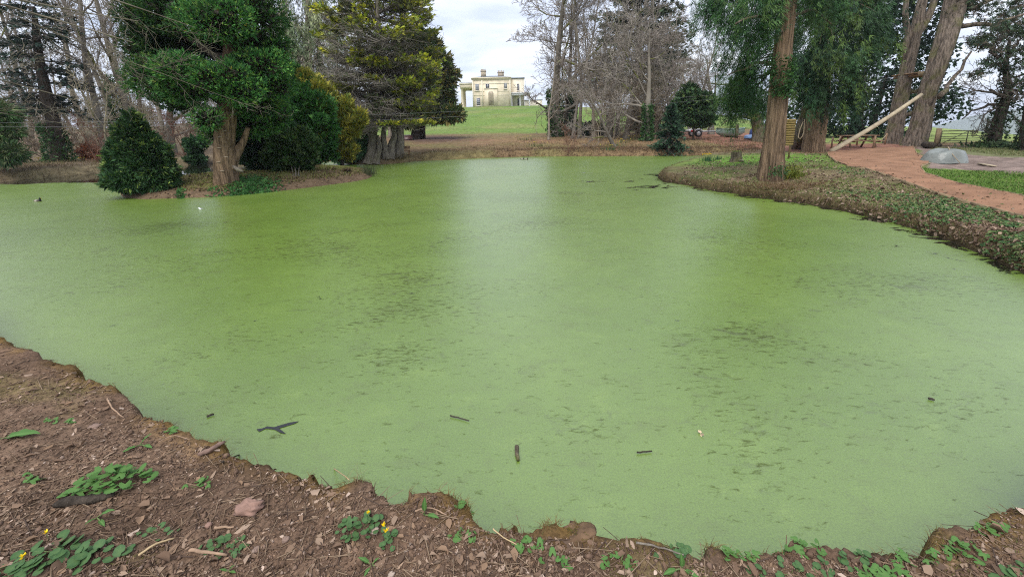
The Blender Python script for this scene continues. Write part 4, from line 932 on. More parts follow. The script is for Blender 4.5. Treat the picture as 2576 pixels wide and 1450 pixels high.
# ------------------------------------------------------------------ far side: spruce, small yew, cedar, gnarled tree
b16 = G(1682, 388); d16 = b16[1] + 0.5
t = thing('young_spruce', 'low blue-green spruce at the water edge across the pond', 'tree', b16)
tb = B(); trunk(tb, [b16, D(1684, 340, d16), D(1690, 280, d16)], [0.12, 0.09, 0.03], 12, 10); part('trunk', tb, M_DARKBARK, t, True)
lf, tw = B(), B(); tier_tree(lf, tw, D(1682, 390, d16), D(1690, 262, d16), 74, lambda h: 1.5 * (1 - h) ** 0.8 + 0.12, lambda h: -0.12, [(0.03, 0.068, 0.036), (0.046, 0.09, 0.046)], [(0.014, 0.034, 0.02)], rg, 70, 0.22, 0.13, 0.55, 0.02, 2, tipfrac=0.8, rise=-0.08, upd=0.0, blades=5)
part('crown', lf, M_NEEDLE, t, kind='stuff'); part('twigs', tw, M_BARE, t, kind='stuff')
b17 = G(1744, 352); d17 = b17[1]
lumpy('small_yew', 'small dark tree on a thin straight trunk in front of the trailer', b17, [EL(1745, 285, 44, 30, d17), EL(1740, 255, 38, 26, d17), EL(1765, 265, 36, 30, d17), EL(1715, 275, 26, 24, d17), EL(1760, 300, 40, 18, d17), EL(1735, 232, 24, 20, d17)], 5200, [(0.024, 0.055, 0.022), (0.04, 0.08, 0.028), (0.09, 0.13, 0.035)], rg, (0.2, 0.5), 0.13, -0.1, 4, [.45, .4, .15], shell=(0.35, 1.0),
      trunks=[([b17, D(1745, 320, d17), D(1744, 270, d17)], [0.1, 0.08, 0.04])])
dC = 62.0; bC = U([D(1600, 200, dC)[0], dC, 0]); bC[2] = gz(bC[0], bC[1])
t = thing('cedar_tree', 'tall tiered dark cedar rising behind the bare trees', 'tree', bC)
tb = B(); trunk(tb, [bC, D(1605, 150, dC), D(1608, -20, dC), D(1610, -140, dC)], [0.7, 0.5, 0.35, 0.15], 20, 12); part('trunk', tb, M_DARKBARK, t, True)
lf, tw = B(), B(); tier_tree(lf, tw, D(1605, 235, dC), D(1612, -130, dC), 92, lambda h: 9.5 * (1 - 0.62 * h), lambda h: 0.02, [(0.05, 0.075, 0.04), (0.065, 0.085, 0.04)], [(0.03, 0.045, 0.028), (0.09, 0.085, 0.06)], rg, 42, 0.8, 0.13, 0.42, 0.02, 8, tipfrac=0.75, rise=-0.06, upd=0.1)
part('crown', lf, M_NEEDLE, t, kind='stuff'); part('twigs', tw, M_BARE, t, kind='stuff')
b18 = G(1908, 356); d18 = b18[1]
t = thing('gnarled_tree', 'gnarled mossy tree with twisting low limbs beside the boats', 'tree', b18)
tb = B(); trunk(tb, [b18 - U([0, 0, .2]), D(1908, 330, d18), D(1905, 305, d18), D(1900, 285, d18)], [0.5, 0.42, 0.4, 0.3], 20, 18, 0.2, 0.3, 71); part('trunk', tb, M_IVYBARK, t, True)
limbs(t, M_IVYBARK, [D(1903, 300, d18)] * 4 + [D(1900, 285, d18)] * 3, [D(1815, 315, d18 - 1), D(1840, 270, d18), D(1800, 250, d18), D(1960, 300, d18), D(1860, 210, d18), D(1930, 220, d18), D(1790, 210, d18 + 1)], 0.17, 0.04, rg, sag=0.12, wig=0.16)
lf = B(); p_, n_, k_ = lump_cloud([EL(1880, 275, 30, 18, d18), EL(1925, 270, 40, 30, d18), EL(1940, 310, 30, 20, d18 + 1), EL(1900, 240, 50, 30, d18)], 1500, rg, (0.2, 1.1), 0.2)
sprays(lf, p_, rg.normal(0, .7, p_.shape) - U([0, 0, .3]), 0.3, 0.1, pick(DEO, len(p_), rg), 4, 0.9, rg); part('crown', lf, M_NEEDLE, t, kind='stuff')

# left: sparse spruce, drooping conifer at the frame edge
dS = 27.0; bS = U([-25.0, 27.0, 0]); bS[0] = D(150, 400, dS)[0]; bS[2] = gz(bS[0], bS[1])
t = thing('sparse_spruce', 'ragged dark spruce with a purplish trunk in the left-hand wood', 'tree', bS)
tb = B(); trunk(tb, [bS, D(140, 330, dS), D(115, 230, dS), D(95, 120, dS), D(85, 20, dS)], [0.36, 0.32, 0.27, 0.2, 0.1], 26, 16, 0.12, 0.2, 81); part('trunk', tb, M_DARKBARK, t, True)
lf, tw = B(), B(); tier_tree(lf, tw, D(118, 290, dS), D(85, 0, dS), 46, lambda h: 2.9 * (1 - .35 * h), lambda h: 0.1, [(0.024, 0.045, 0.034), (0.035, 0.06, 0.04)], [(0.016, 0.03, 0.022)], rg, 46, 0.34, 0.13, 0.5, 0.0, 8, tipfrac=0.75, rise=-0.15, upd=-0.15, droop=0.15)
part('crown', lf, M_NEEDLE, t, kind='stuff'); part('twigs', tw, M_BARE, t, kind='stuff')
ib = B(); ivy_on(ib, [bS, bS + U([0, 0, 1.2]), bS + U([-.1, 0, 2.4])], [0.6, 0.45, 0.35], 1400, rg, 0.16, thick=0.25); part('ivy', ib, M_LEAF, t, kind='stuff')
bE = U([-19.5, 10.2, 0]); bE[2] = gz(bE[0], bE[1])

# ------------------------------------------------------------------ leafless trees
BK = (0.22, 0.195, 0.16); TW = (0.27, 0.235, 0.20)
proto_bare('w1', 1, 17, 0.24, WOOD, (0.03, 0.0), BK, TW, 0.012, 0.25)
proto_bare('w2', 2, 16, 0.22, WOOD, (-0.06, 0.03), (0.27, 0.235, 0.185), (0.29, 0.25, 0.21), 0.012, 0.15)
proto_bare('w3', 3, 19, 0.20, POLE, (0.02, 0.02), (0.23, 0.205, 0.155), TW, 0.012, 0.3)
proto_bare('w4', 4, 15, 0.17, POLE, (0.10, 0.0), (0.21, 0.185, 0.15), (0.28, 0.245, 0.205), 0.012, 0.1)
proto_bare('o1', 5, 10, 0.30, OAK, (0.08, 0.0), (0.18, 0.16, 0.125), (0.28, 0.25, 0.21), 0.012, 0.4)
proto_bare('o2', 6, 9, 0.24, OAK, (-0.2, 0.0), (0.17, 0.15, 0.12), (0.28, 0.24, 0.205), 0.012, 0.3)
proto_bare('s1', 7, 3.6, 0.05, SHRUB, (0.1, 0), (0.25, 0.21, 0.15), (0.26, 0.21, 0.155), 0.009, 0.2)
proto_bare('s2', 8, 4.4, 0.06, SHRUB, (-0.15, 0.1), (0.28, 0.245, 0.16), (0.28, 0.24, 0.165), 0.009, 0.2)
proto_bare('s3', 9, 2.4, 0.04, SHRUB, (0.0, 0.1), (0.2, 0.11, 0.075), (0.22, 0.12, 0.085), 0.007, 0.0)
def at(px, depth):
    q = D(px, 330, depth); return U([q[0], depth, gz(q[0], depth) - 0.1])
# left-hand wood, the ones that stand out
place_bare('w2', at(338, 31), 'tall pale bare tree rising behind the conical island bush', rz=2.1, s=1.15, tilt=(0, -0.03))
place_bare('w3', at(112, 31), 'bare trunk leaning to the left beside the ragged spruce', rz=1.0, s=0.9, tilt=(0, -0.07))
place_bare('w1', at(255, 29), 'bare grey tree with mossy lower limbs in front of the wood', rz=0.3, s=0.95, tilt=(0, -0.05))
place_bare('w4', at(300, 34), 'slender bare tree with a yellow-green ivied lower trunk', rz=4.0, s=1.25, tilt=(0, -0.06), ivy=5, seed=3)
place_bare('w1', at(20, 27), 'bare tree at the far left frame edge of the wood', rz=3.6, s=1.05)
place_bare('o1', at(420, 33), 'low spreading bare tree behind the island between bush and thuja', rz=1.3, s=1.0)
place_bare('w3', at(210, 38), 'bare pole-straight tree between the spruce and the mossy tree', rz=2.2, s=1.0, tilt=(0, -0.05))
WOODL = 'thin bare tree among many in the wood beyond the left bank'
rgw = random.Random(5)
for i in range(32):
    k = rgw.choice(['w1', 'w2', 'w3', 'w4', 'w3', 'w4', 'o1']); d_ = rgw.uniform(36, 82); x_ = rgw.uniform(-260, 660)
    place_bare(k, at(x_, d_), WOODL, group='bare trees of the left-hand wood', rz=rgw.random() * 6.28, s=rgw.uniform(0.8, 1.2), tilt=(rgw.gauss(0, 0.03), rgw.gauss(-0.05, 0.05)))
for i in range(40):
    k = rgw.choice(['s1', 's2', 's1', 's2', 's3']); d_ = rgw.uniform(25.5, 48); x_ = rgw.uniform(-60, 560)
    p_ = at(x_, d_)
    if float(bank(U([p_[0]]), U([p_[1]]))[0][0]) < 0.6: continue
    place_bare(k, p_, 'leafless twiggy shrub under the left-hand wood', 'bare_shrub', 'shrub', 'leafless shrubs of the left-hand wood', rz=rgw.random() * 6.28, s=rgw.uniform(0.8, 1.35))
# behind the island and the golden cypress
for i in range(12):
    place_bare(rgw.choice(['w1', 'w2', 'w4', 'o2']), at(rgw.uniform(640, 1000), rgw.uniform(42, 66)), 'bare tree half hidden behind the island evergreens', group='bare trees behind the island evergreens', rz=rgw.random() * 6.28, s=rgw.uniform(0.8, 1.0))
# clump right of the house
CL = [('o1', 1400, 46, 1.75, 0.2, -0.10, 3, 'ivied bare tree leaning towards the house with a fan of branches'),
      ('o2', 1425, 49, 1.6, 1.0, -0.02, 4, 'ivied bare tree second from the house'),
      ('w1', 1441, 47, 1.0, 2.0, 0.0, 5, 'thick ivy-clad bare tree above the holly'),
      ('w2', 1380, 40, 0.55, 3.0, 0.0, 0, 'thin young bare tree in front of the lawn'),
      ('w3', 1458, 43, 1.0, 4.2, 0.0, 0, 'tallest dark bare tree with level side branches'),
      ('w4', 1442, 42, 1.0, 0.5, -0.02, 0, 'grey straight bare tree beside the tallest one'),
      ('w2', 1494, 42, 0.8, 5.5, -0.05, 0, 'pale-barked birch-like bare tree leaning left'),
      ('o1', 1530, 44, 1.35, 1.7, 0.0, 0, 'bare tree with reddish twigs behind the pale-barked one'),
      ('o2', 1548, 30.5, 0.62, 0.0, -0.32, 0, 'small crooked bare tree leaning over the far water edge'),
      ('o1', 1628, 36, 1.05, 2.6, 0.0, 3, 'broad bare tree with ivied trunk behind the spruce'),
      ('o2', 1575, 40, 1.25, 3.3, 0.0, 0, 'bare tree in the thicket below the cedar'),
      ('w4', 1650, 44, 0.9, 4.4, 0.0, 2, 'bare tree right of the cedar trunk with dark ivy'),
      ('o2', 1700, 40, 1.0, 5.2, 0.0, 0, 'spreading bare tree above the small dark yew'),
      ('w1', 1745, 58, 0.9, 0.9, 0.0, 0, 'feathery bare tree against the sky left of the drooping cypress'),
      ('o1', 1790, 44, 0.9, 2.9, 0.0, 0, 'bare tree with crooked limbs behind the boats')]
for k, x_, d_, s_, rz_, tl, iv, lab in CL:
    place_bare(k, at(x_, d_), lab, rz=rz_, s=s_, tilt=(0, tl), ivy=iv, seed=int(x_))
for i in range(13):
    place_bare(rgw.choice(['w1', 'w2', 'w3', 'w4', 'o1', 'o2']), at(rgw.uniform(1500, 1800), rgw.uniform(44, 78)), 'bare tree in the dense thicket around the cedar', group='bare trees of the thicket', rz=rgw.random() * 6.28, s=rgw.uniform(0.62, 0.85))
for i in range(16):
    place_bare(rgw.choice(['s1', 's2', 's2', 's1']), at(rgw.uniform(1500, 1720), rgw.uniform(36, 50)), 'leafless twiggy shrub in the thicket beyond the far bank', 'bare_shrub', 'shrub', 'leafless shrubs of the thicket', rz=rgw.random() * 6.28, s=rgw.uniform(0.9, 1.5))
place_bare('s3', G(1432, 386), 'low dark bramble bush with orange-red leaves at the far water edge', 'red_shrub', 'shrub', rz=1.0, s=0.75)
rg = np.random.default_rng(202)
def bush(name, label, px, py, els, n, cols, size, wid=0.3, cat='shrub', group=None):
    b = G(px, py); d = b[1]
    return lumpy(name, label, b, [EL(x, y, rx, ry, d) for x, y, rx, ry in els], n, cols, rg, size, wid, 0.2, 3, fan=1.0, mat=M_LEAF, cat=cat, group=group, trunks=[([b, D(px, py - 8, d), D(px + 1, py - 14, d)], [0.06, 0.05, 0.03])], shell=(0.4, 1.1))
HOL = [(0.02, 0.045, 0.02), (0.035, 0.07, 0.035), (0.06, 0.10, 0.055)]
bush('holly_bush', 'dark holly bush around the ivied trunks beside the lawn', 1425, 336, [(1425, 318, 34, 16), (1405, 322, 22, 12), (1450, 322, 22, 12)], 2600, HOL, (0.25, 0.5))
bush('holly_bush', 'dark holly bush right of the tallest bare tree', 1492, 340, [(1485, 325, 26, 14), (1505, 328, 18, 12)], 1800, HOL, (0.25, 0.5))
bush('holly_bush', 'bluish holly bush in the thicket left of the spruce', 1620, 336, [(1622, 318, 24, 20), (1640, 322, 18, 14)], 1700, [(0.04, 0.07, 0.05), (0.07, 0.11, 0.08)], (0.25, 0.45))
bush('laurel_bush', 'yellow-green bush behind the small dark yew', 1700, 338, [(1700, 300, 22, 20), (1715, 285, 20, 16)], 1600, [(0.10, 0.14, 0.03), (0.06, 0.10, 0.03)], (0.22, 0.4))
bush('ivy_shrub', 'ivy-covered dark stump shrub on the far bank behind the island', 492, 412, [(490, 372, 16, 24), (505, 358, 16, 12), (492, 405, 24, 14), (478, 360, 14, 10)], 2200, [(0.02, 0.055, 0.02), (0.04, 0.09, 0.03)], (0.14, 0.28))
bush('beech_sapling', 'orange-leaved beech sapling on the left far bank', 215, 402, [(225, 385, 22, 20), (215, 368, 8, 10), (245, 395, 18, 16)], 900, [(0.26, 0.10, 0.045), (0.20, 0.09, 0.05)], (0.12, 0.22))
bush('copper_beech_hedge', 'copper-leaved shrub behind the island bush', 395, 330, [(385, 290, 22, 16), (405, 305, 16, 20)], 1100, [(0.20, 0.095, 0.06), (0.16, 0.085, 0.06)], (0.2, 0.36))
# drooping conifer at the left frame edge
bL = U([-29.0, 21.5, 0]); bL[2] = gz(bL[0], bL[1])
lumpy('drooping_conifer', 'green conifer poking into the left frame edge above the water', bL, [EL(15, 385, 42, 22, 20.0), EL(-30, 370, 50, 40, 20.5), EL(5, 290, 30, 26, 21), EL(-40, 300, 50, 50, 21), EL(30, 330, 24, 12, 21)], 3800,
      [(0.03, 0.07, 0.02), (0.05, 0.10, 0.03), (0.09, 0.11, 0.045)], rg, (0.25, 0.5), 0.07, -0.25, 4, trunks=[([bL, bL + U([0.2, 0, 3]), bL + U([0.3, 0, 7])], [0.3, 0.24, 0.12])])
# tree outside the frame on the near left bank whose bare boughs hang into the picture
bO = U([-13.6, 4.6, 0]); bO[2] = gz(bO[0], bO[1])
t = thing('overhanging_tree', 'bare boughs reaching across the top corner from a tree outside the frame', 'tree', bO)
tb = B(); trunk(tb, [bO - U([0, 0, .2]), bO + U([0.3, 0.1, 3]), bO + U([0.7, 0.3, 6.5]), bO + U([1.0, 0.4, 9])], [0.38, 0.3, 0.24, 0.12], 24, 18, 0.14, 0.3, 91); part('trunk', tb, M_IVYBARK, t, True)
rgo = random.Random(17); prm = variant(WOOD, seg=[1, 12, 8, 5, 3], wander=[0, 0.035, 0.12, 0.18, 0.2], up=[0, 0.0, 0.02, 0.02, 0.0], kids=[0, 11, 6, 3], start=[0, 0.3, 0.15, 0.1], spread=[0, 0.6, 0.65, 0.8], len=[0, 0.3, 0.45, 0.5], fall=[0, 0.6, 0.4, 0.3], rad=[0, 0.4, 0.55, 0.6])
for (hx, end, r_) in [(5.2, D(330, 10, 8.5), 0.05), (4.6, D(300, 70, 9.5), 0.05), (6.0, D(420, -40, 8.0), 0.05), (4.0, D(190, 180, 9), 0.04), (3.4, D(140, 330, 9), 0.03), (6.2, D(600, 150, 9.0), 0.022)]:
    st = bO + U([0.5, 0.2, hx]); v = end - st; L_ = np.linalg.norm(v); out_ = [[] for _ in range(6)]
    grow(out_, tuple(st), tuple(v / L_), L_ * 1.05, r_, 1, prm, rgo)
    lbm = B()
    for lv, rows in enumerate(out_):
        if rows:
            a_ = np.array(rows); lbm.segs(a_[:, :3], a_[:, 3:6], np.maximum(a_[:, 6], 0.003), np.maximum(a_[:, 7], 0.0025), 5 if lv < 3 else 3, np.array([0.17, 0.15, 0.11]) * (1 + rg.normal(0, 0.15, (len(a_), 1))))
    part('bough', lbm, M_BARE, t)

# ------------------------------------------------------------------ undergrowth, bracken, grass (uncountable)
def px_scatter(poly, n, z, rng):
    poly = U(poly, dtype=float) if False else np.array(poly, float); lo, hi = poly.min(0), poly.max(0); pts = []
    tot = 0
    while tot < n:
        q = rng.uniform(lo, hi, (n, 2)); q = q[inpoly(q[:, 0], q[:, 1], [tuple(p) for p in poly])]; pts.append(q); tot += len(q)
    q = np.concatenate(pts)[:n]; w_ = P(q[:, 0], q[:, 1], z); x, y = w_[:, 0], w_[:, 1]
    return np.stack([x, y, ground_h(x, y)], 1)
def blades(b, pos, h, wid, C, rng, lean=0.5, arch=0.6, dirv=None, k=2):
    """arched grass or stem blades, k segments"""
    n = len(pos); az = rng.random(n) * 6.283
    dr = np.stack([np.cos(az), np.sin(az), np.zeros(n)], 1) * lean
    if dirv is not None: dr = dr + np.asarray(dirv)
    h = np.broadcast_to(h, (n,)); side = np.stack([-np.sin(az + 1.57 * (rng.random(n) < .5)), np.cos(az), np.zeros(n)], 1); side = unit(side)
    V = []; ts = np.linspace(0, 1, k + 1)
    for t_ in ts:
        c = pos + dr * (h * (t_ * 0.35 + arch * t_ * t_))[:, None] + np.array([0, 0, 1.0]) * (h * (t_ - 0.45 * arch * lean * t_ * t_ * 2))[:, None]
        ww = (wid * (1 - t_ * 0.85))[:, None] if np.ndim(wid) else wid * (1 - t_ * 0.85)
        V.append(c - side * ww); V.append(c + side * ww)
    V = np.stack(V, 1); m = 2 * (k + 1); base = (np.arange(n) * m)[:, None, None]
    f = np.array([(2 * i, 2 * i + 1, 2 * i + 3, 2 * i + 2) for i in range(k)])
    b.add(V.reshape(-1, 3), F4=(base + f[None]).reshape(-1, 4), C=np.repeat(C, m, 0))
bb = B(); q = px_scatter([(1045, 402), (1240, 392), (1420, 388), (1900, 386), (1930, 372), (1900, 352), (1600, 350), (1420, 352), (1200, 372), (1045, 388)], 9000, 0.35, rg)
dq, _ = bank(q[:, 0], q[:, 1]); q = q[(dq > -0.1) & (q[:, 1] < 48)]
blades(bb, q, rg.uniform(0.12, 0.5, len(q)), 0.012, pick([(0.20, 0.125, 0.065), (0.15, 0.09, 0.05), (0.26, 0.18, 0.09), (0.12, 0.085, 0.05), (0.16, 0.15, 0.06)], len(q), rg), rg, 0.9, 0.8)
q = px_scatter([(1230, 396), (1420, 394), (1900, 392), (1900, 380), (1420, 382), (1240, 388)], 5000, 0.1, rg)
dq, _ = bank(q[:, 0], q[:, 1]); q = q[dq > -0.15]
blades(bb, q, rg.uniform(0.15, 0.45, len(q)), 0.014, pick([(0.13, 0.075, 0.045), (0.09, 0.06, 0.04), (0.19, 0.12, 0.065)], len(q), rg), rg, 0.9, 1.2, (0, -0.5, 0))
q = px_scatter([(0, 455), (250, 432), (540, 418), (560, 395), (300, 400), (0, 415)], 7000, 0.4, rg)
dq, _ = bank(q[:, 0], q[:, 1]); q = q[(dq > -0.1)]
blades(bb, q, rg.uniform(0.15, 0.6, len(q)), 0.012, pick([(0.17, 0.115, 0.07), (0.13, 0.085, 0.055), (0.2, 0.16, 0.08), (0.13, 0.13, 0.05)], len(q), rg), rg, 0.9, 0.8)
stuff('dead_bracken', bb, M_GRASS, 'brown dead bracken and bramble along the far pond banks', 'bracken')

# ------------------------------------------------------------------ the villa on the hill
M_STUCCO = simple('cream_stucco', (0.74, 0.64, 0.47), 0.9, 0.13, 0.7, 0.0, detail=8)
M_STUCCO2 = simple('pale_stucco', (0.76, 0.69, 0.55), 0.9, 0.1, 0.8)
M_SLATE = simple('slate', (0.17, 0.19, 0.20), 0.6, 0.2, 1.5)
M_WHITE = simple('white_paint', (0.62, 0.62, 0.64), 0.6, 0.08, 2)
M_PANE = simple('window_glass', (0.05, 0.055, 0.075), 0.12, 0.3, 0.8, spec=0.6)
M_DULL = simple('stained_stone', (0.42, 0.35, 0.26), 0.95, 0.3, 1.2)
M_BRICKP = simple('plinth_brick', (0.24, 0.15, 0.11), 0.95, 0.3, 2.5)
HD = 142.0; k_ = HD / F / 9.006 * 1.0            # metres per unit of the enlarged facade drawing
hb = D(1190, 273.5, HD); hb[2] = min(hb[2], 1e9)
house = thing('villa', 'cream two-storey stone villa with columned portico on the hilltop', 'house', hb)
hx = lambda zx: hb[0] + (zx - 585) * k_
hz = lambda zy: hb[2] + (1295 - zy) * k_
Y0 = hb[1]; DEP = 11.0
def hbox(b, x0, x1, y0, y1, z0, z1): b.box(((hx(x0) + hx(x1)) / 2, (y0 + y1) / 2, (hz(z0) + hz(z1)) / 2), (abs(hx(x1) - hx(x0)), abs(y1 - y0), abs(hz(z1) - hz(z0)))); return b
part('wall', hbox(B(), 585, 1425, Y0, Y0 + DEP, 1420, 640), M_STUCCO, house)
part('plinth', hbox(B(), 575, 1435, Y0 - 0.12, Y0 + 1, 1400, 1262), M_BRICKP, house)
part('cornice', hbox(hbox(B(), 565, 1440, Y0 - 0.45, Y0 + DEP + .4, 665, 645), 572, 1432, Y0 - 0.25, Y0 + DEP + .2, 690, 665.2), M_STUCCO, house)
for z in (700, 770, 930, 1010): part('string_course', hbox(B(), 583, 1427, Y0 - 0.09, Y0 - 0.002, z + 8, z), M_STUCCO2, house)
rf = B(); xa, xb, za, zb = hx(575), hx(1430), hz(644), hz(575); ya, yb = Y0 - .3, Y0 + DEP + .3; xm0, xm1, ym = hx(850), hx(1190), Y0 + DEP / 2
rf.add([(xa, ya, za), (xb, ya, za), (xb, yb, za), (xa, yb, za), (xm0, ym, zb), (xm1, ym, zb)], [(0, 4, 3), (1, 2, 5)], [(0, 1, 5, 4), (2, 3, 4, 5)])
roof = part('roof', rf, M_SLATE, house)
def chimney(x0, x1, z0, z1, y):
    b = B(); hbox(b, x0, x1, y, y + 1.6, z0, z1 + 22); hbox(b, x0 - 8, x1 + 8, y - .12, y + 1.72, z1 + 22, z1 + 4)
    c = link('chimney', b.mesh('chimney', off=parent_world(roof)), M_DULL, roof)
    pots = B()
    for i in range(4):
        xx = x0 + 14 + (x1 - x0 - 28) * i / 3; pots.lathe((hx(xx), y + .8, hz(z1 + 4)), [(0.16, 0), (0.18, 0.1), (0.13, 0.5), (0.16, 0.56), (0.1, 0.56)], 8)
    link('chimney_pots', pots.mesh('chimney_pots', off=parent_world(roof)), M_DULL, roof)['kind'] = 'stuff'
chimney(770, 880, 620, 478, Y0 + 2.5); chimney(1140, 1275, 600, 500, Y0 + 4)
def window(x0, x1, z0, z1, bars=(3, 4), y=None, surround=True):
    y = Y0 if y is None else y
    w_ = part('window', hbox(B(), x0, x1, y - 0.06, y - 0.003, z1, z0), M_PANE, house)
    fr_ = B(); 
    for i in range(bars[0] + 1): xx = x0 + (x1 - x0) * i / bars[0]; hbox(fr_, xx - 2.6, xx + 2.6, y - 0.12, y - 0.062, z1, z0)
    for j in range(bars[1] + 1): zz_ = z0 + (z1 - z0) * j / bars[1]; hbox(fr_, x0 - 2, x1 + 2, y - 0.125, y - 0.063, zz_ + 2.2, zz_ - 2.2)
    f_ = link('frame', fr_.mesh('frame', off=parent_world(w_)), M_WHITE, w_); f_['kind'] = 'stuff'
    link('sill', hbox(B(), x0 - 12, x1 + 12, y - 0.3, y - 0.001, z1 + 14, z1 + 3).mesh('sill', off=parent_world(w_)), M_STUCCO2, w_)
window(657, 727, 782, 910); window(672, 745, 1072, 1232); window(1282, 1337, 768, 886, (2, 4))
window(880, 955, 780, 875, (2, 2))
bay = hbox(B(), 850, 1130, Y0 - 0.55, Y0 - .001, 1290, 885); part('chimney_breast', bay, M_STUCCO, house)
part('bay_coping', hbox(B(), 842, 1138, Y0 - 0.68, Y0 - .002, 885, 872), M_STUCCO2, house)
ar = [(hx(932), hz(1232)), (hx(1045), hz(1232))] + [(hx(988.5) + 56.5 * k_ * math.cos(a), hz(985) + 56.5 * k_ * math.sin(a)) for a in np.linspace(0, math.pi, 9)]
part('niche', B().prism(ar, Y0 - 0.58, Y0 - 0.551), M_DULL, house)
for x0, x1 in ((790, 812), (1395, 1418), (588, 610)): part('pilaster', hbox(B(), x0, x1, Y0 - 0.16, Y0 - .001, 1262, 700), M_STUCCO2, house)
# portico on the left
por = B(); hbox(por, 318, 584, Y0 + .1, Y0 + DEP - .5, 862, 775); part('entablature', por, M_STUCCO, house)
part('portico_cornice', hbox(B(), 292, 584, Y0 - .15, Y0 + DEP - .2, 775, 752), M_STUCCO2, house)
pr = B(); x0, x1 = hx(296), hx(584); pr.add([(x0, Y0 - .1, hz(752)), (x1, Y0 - .1, hz(752)), (x1, Y0 + DEP, hz(752)), (x0, Y0 + DEP, hz(752)), (hx(340), Y0 + DEP / 2, hz(705)), (x1, Y0 + DEP / 2, hz(705))], [(0, 4, 3), (1, 2, 5)], [(0, 1, 5, 4), (2, 3, 4, 5)])
part('portico_roof', pr, M_SLATE, house)
for i in range(4):
    yy = Y0 + 0.8 + i * (DEP - 2.2) / 3; H_ = hz(862) - hz(1310)
    part('column', B().lathe((hx(352), yy, hz(1310)), [(0.5, 0), (0.5, 0.25), (0.40, 0.3), (0.385, H_ * .4), (0.33, H_ - 0.45), (0.44, H_ - 0.3), (0.48, H_ - .001)], 14), M_STUCCO, house, True)
part('portico_floor', hbox(B(), 318, 575, Y0 + .2, Y0 + DEP - .6, 1400, 1312), M_DULL, house)
# right wing and porch
part('wing', hbox(B(), 1426, 1722, Y0 + 3.5, Y0 + DEP - .5, 1400, 655), M_STUCCO2, house)
part('wing_roof', hbox(B(), 1424, 1735, Y0 + 3.2, Y0 + DEP - .3, 655, 638), M_SLATE, house)
window(1565, 1612, 770, 915, (2, 3), Y0 + 3.5)
part('porch_roof', hbox(hbox(B(), 1418, 1850, Y0 + 0.6, Y0 + 3.48, 1030, 985), 1410, 1858, Y0 + 0.4, Y0 + 3.49, 985, 970), M_WHITE, house)
for x in (1440, 1622, 1830): part('porch_column', B().lathe((hx(x), Y0 + 0.95, hz(1275)), [(0.26, 0), (0.24, 0.2), (0.2, 0.3), (0.17, 3.4), (0.24, (1275 - 1031) * k_)], 10), M_WHITE, house, True)
part('door', B().prism([(hx(1570), hz(1270)), (hx(1612), hz(1270))] + [(hx(1591) + 21 * k_ * math.cos(a), hz(1100) + 21 * k_ * math.sin(a)) for a in np.linspace(0, math.pi, 7)], Y0 + 3.4, Y0 + 3.49), M_PANE, house)
part('low_wall', hbox(B(), 1724, 2120, Y0 + 2.5, Y0 + 3.0, 1360, 1135), M_STUCCO2, house)
part('low_wall_cap', hbox(B(), 1718, 2126, Y0 + 2.4, Y0 + 3.1, 1135, 1120), M_SLATE, house)

# ------------------------------------------------------------------ red path and its timber edging
M_PATH = simple('red_grit', (0.265, 0.148, 0.09), 0.95, 0.26, 1.6, 0.012, coords='Object', bscale=60, detail=9, spec=0.1)
M_TIMBER = simple('weathered_timber', (0.27, 0.20, 0.115), 0.9, 0.3, 7, 0.004, stretch=(1, 1, 3))
M_WOOD = simple('brown_timber', (0.27, 0.17, 0.10), 0.85, 0.3, 6, 0.003)
M_POLE = simple('peeled_pole', (0.40, 0.33, 0.22), 0.8, 0.2, 3, 0.004)
M_ROPE = simple('rope', (0.36, 0.28, 0.18), 0.9, 0.2, 30)
M_GALV = simple('green_grey_steel', (0.12, 0.125, 0.07), 0.6, 0.25, 8, metal=0.2)
LE = [(2082, 384), (2083, 392), (2092, 400), (2122, 414), (2182, 428), (2220, 440), (2270, 460), (2332, 481), (2407, 503), (2482, 526), (2576, 550), (2680, 575)]
RE = [(2298, 369), (2302, 384), (2322, 398), (2336, 409), (2316, 421), (2322, 434), (2357, 449), (2402, 462), (2482, 478), (2532, 488), (2576, 500), (2680, 524)]
NP = 170; LEw = spline(U([G(*q) for q in LE]), NP); REw = spline(U([G(*q) for q in RE]), NP)
pb = B(); nc = 44; rows = []
for i in range(NP):
    f = np.linspace(0, 1, nc)[:, None]; r_ = LEw[i] * (1 - f) + REw[i] * f
    rows.append(r_)
rows = np.concatenate(rows); zz0 = ground_h(rows[:, 0], rows[:, 1]); 
zs = zz0.reshape(NP, nc); zs = (zs + np.roll(zs, 1, 0) + np.roll(zs, -1, 0)) / 3; zs[0] = zz0[:nc]; zs[-1] = zz0[-nc:]
rows[:, 2] = np.maximum(zs.ravel(), zz0) + 0.05
qd = [(i * nc + j, (i + 1) * nc + j, (i + 1) * nc + j + 1, i * nc + j + 1) for i in range(NP - 1) for j in range(nc - 1)]
pb.add(rows, F4=qd); structure('path', pb, M_PATH, 'red grit path widening towards the tall pines', smooth=True)
for nm, line, lab in (('path_edging', LEw, 'thin timber edging along the pond side of the red path'), ('path_edging', REw, 'thin timber edging along the grass side of the red path')):
    t = thing(nm, lab, 'edging', line[0])
    for i in range(0, NP - 11, 10):
        a, c = line[i].copy(), line[i + 10].copy()
        for v in (a, c): v[2] = gz(v[0], v[1]) + 0.012
        part('board', B().bar(a, c, 0.022, 0.10), M_TIMBER, t)

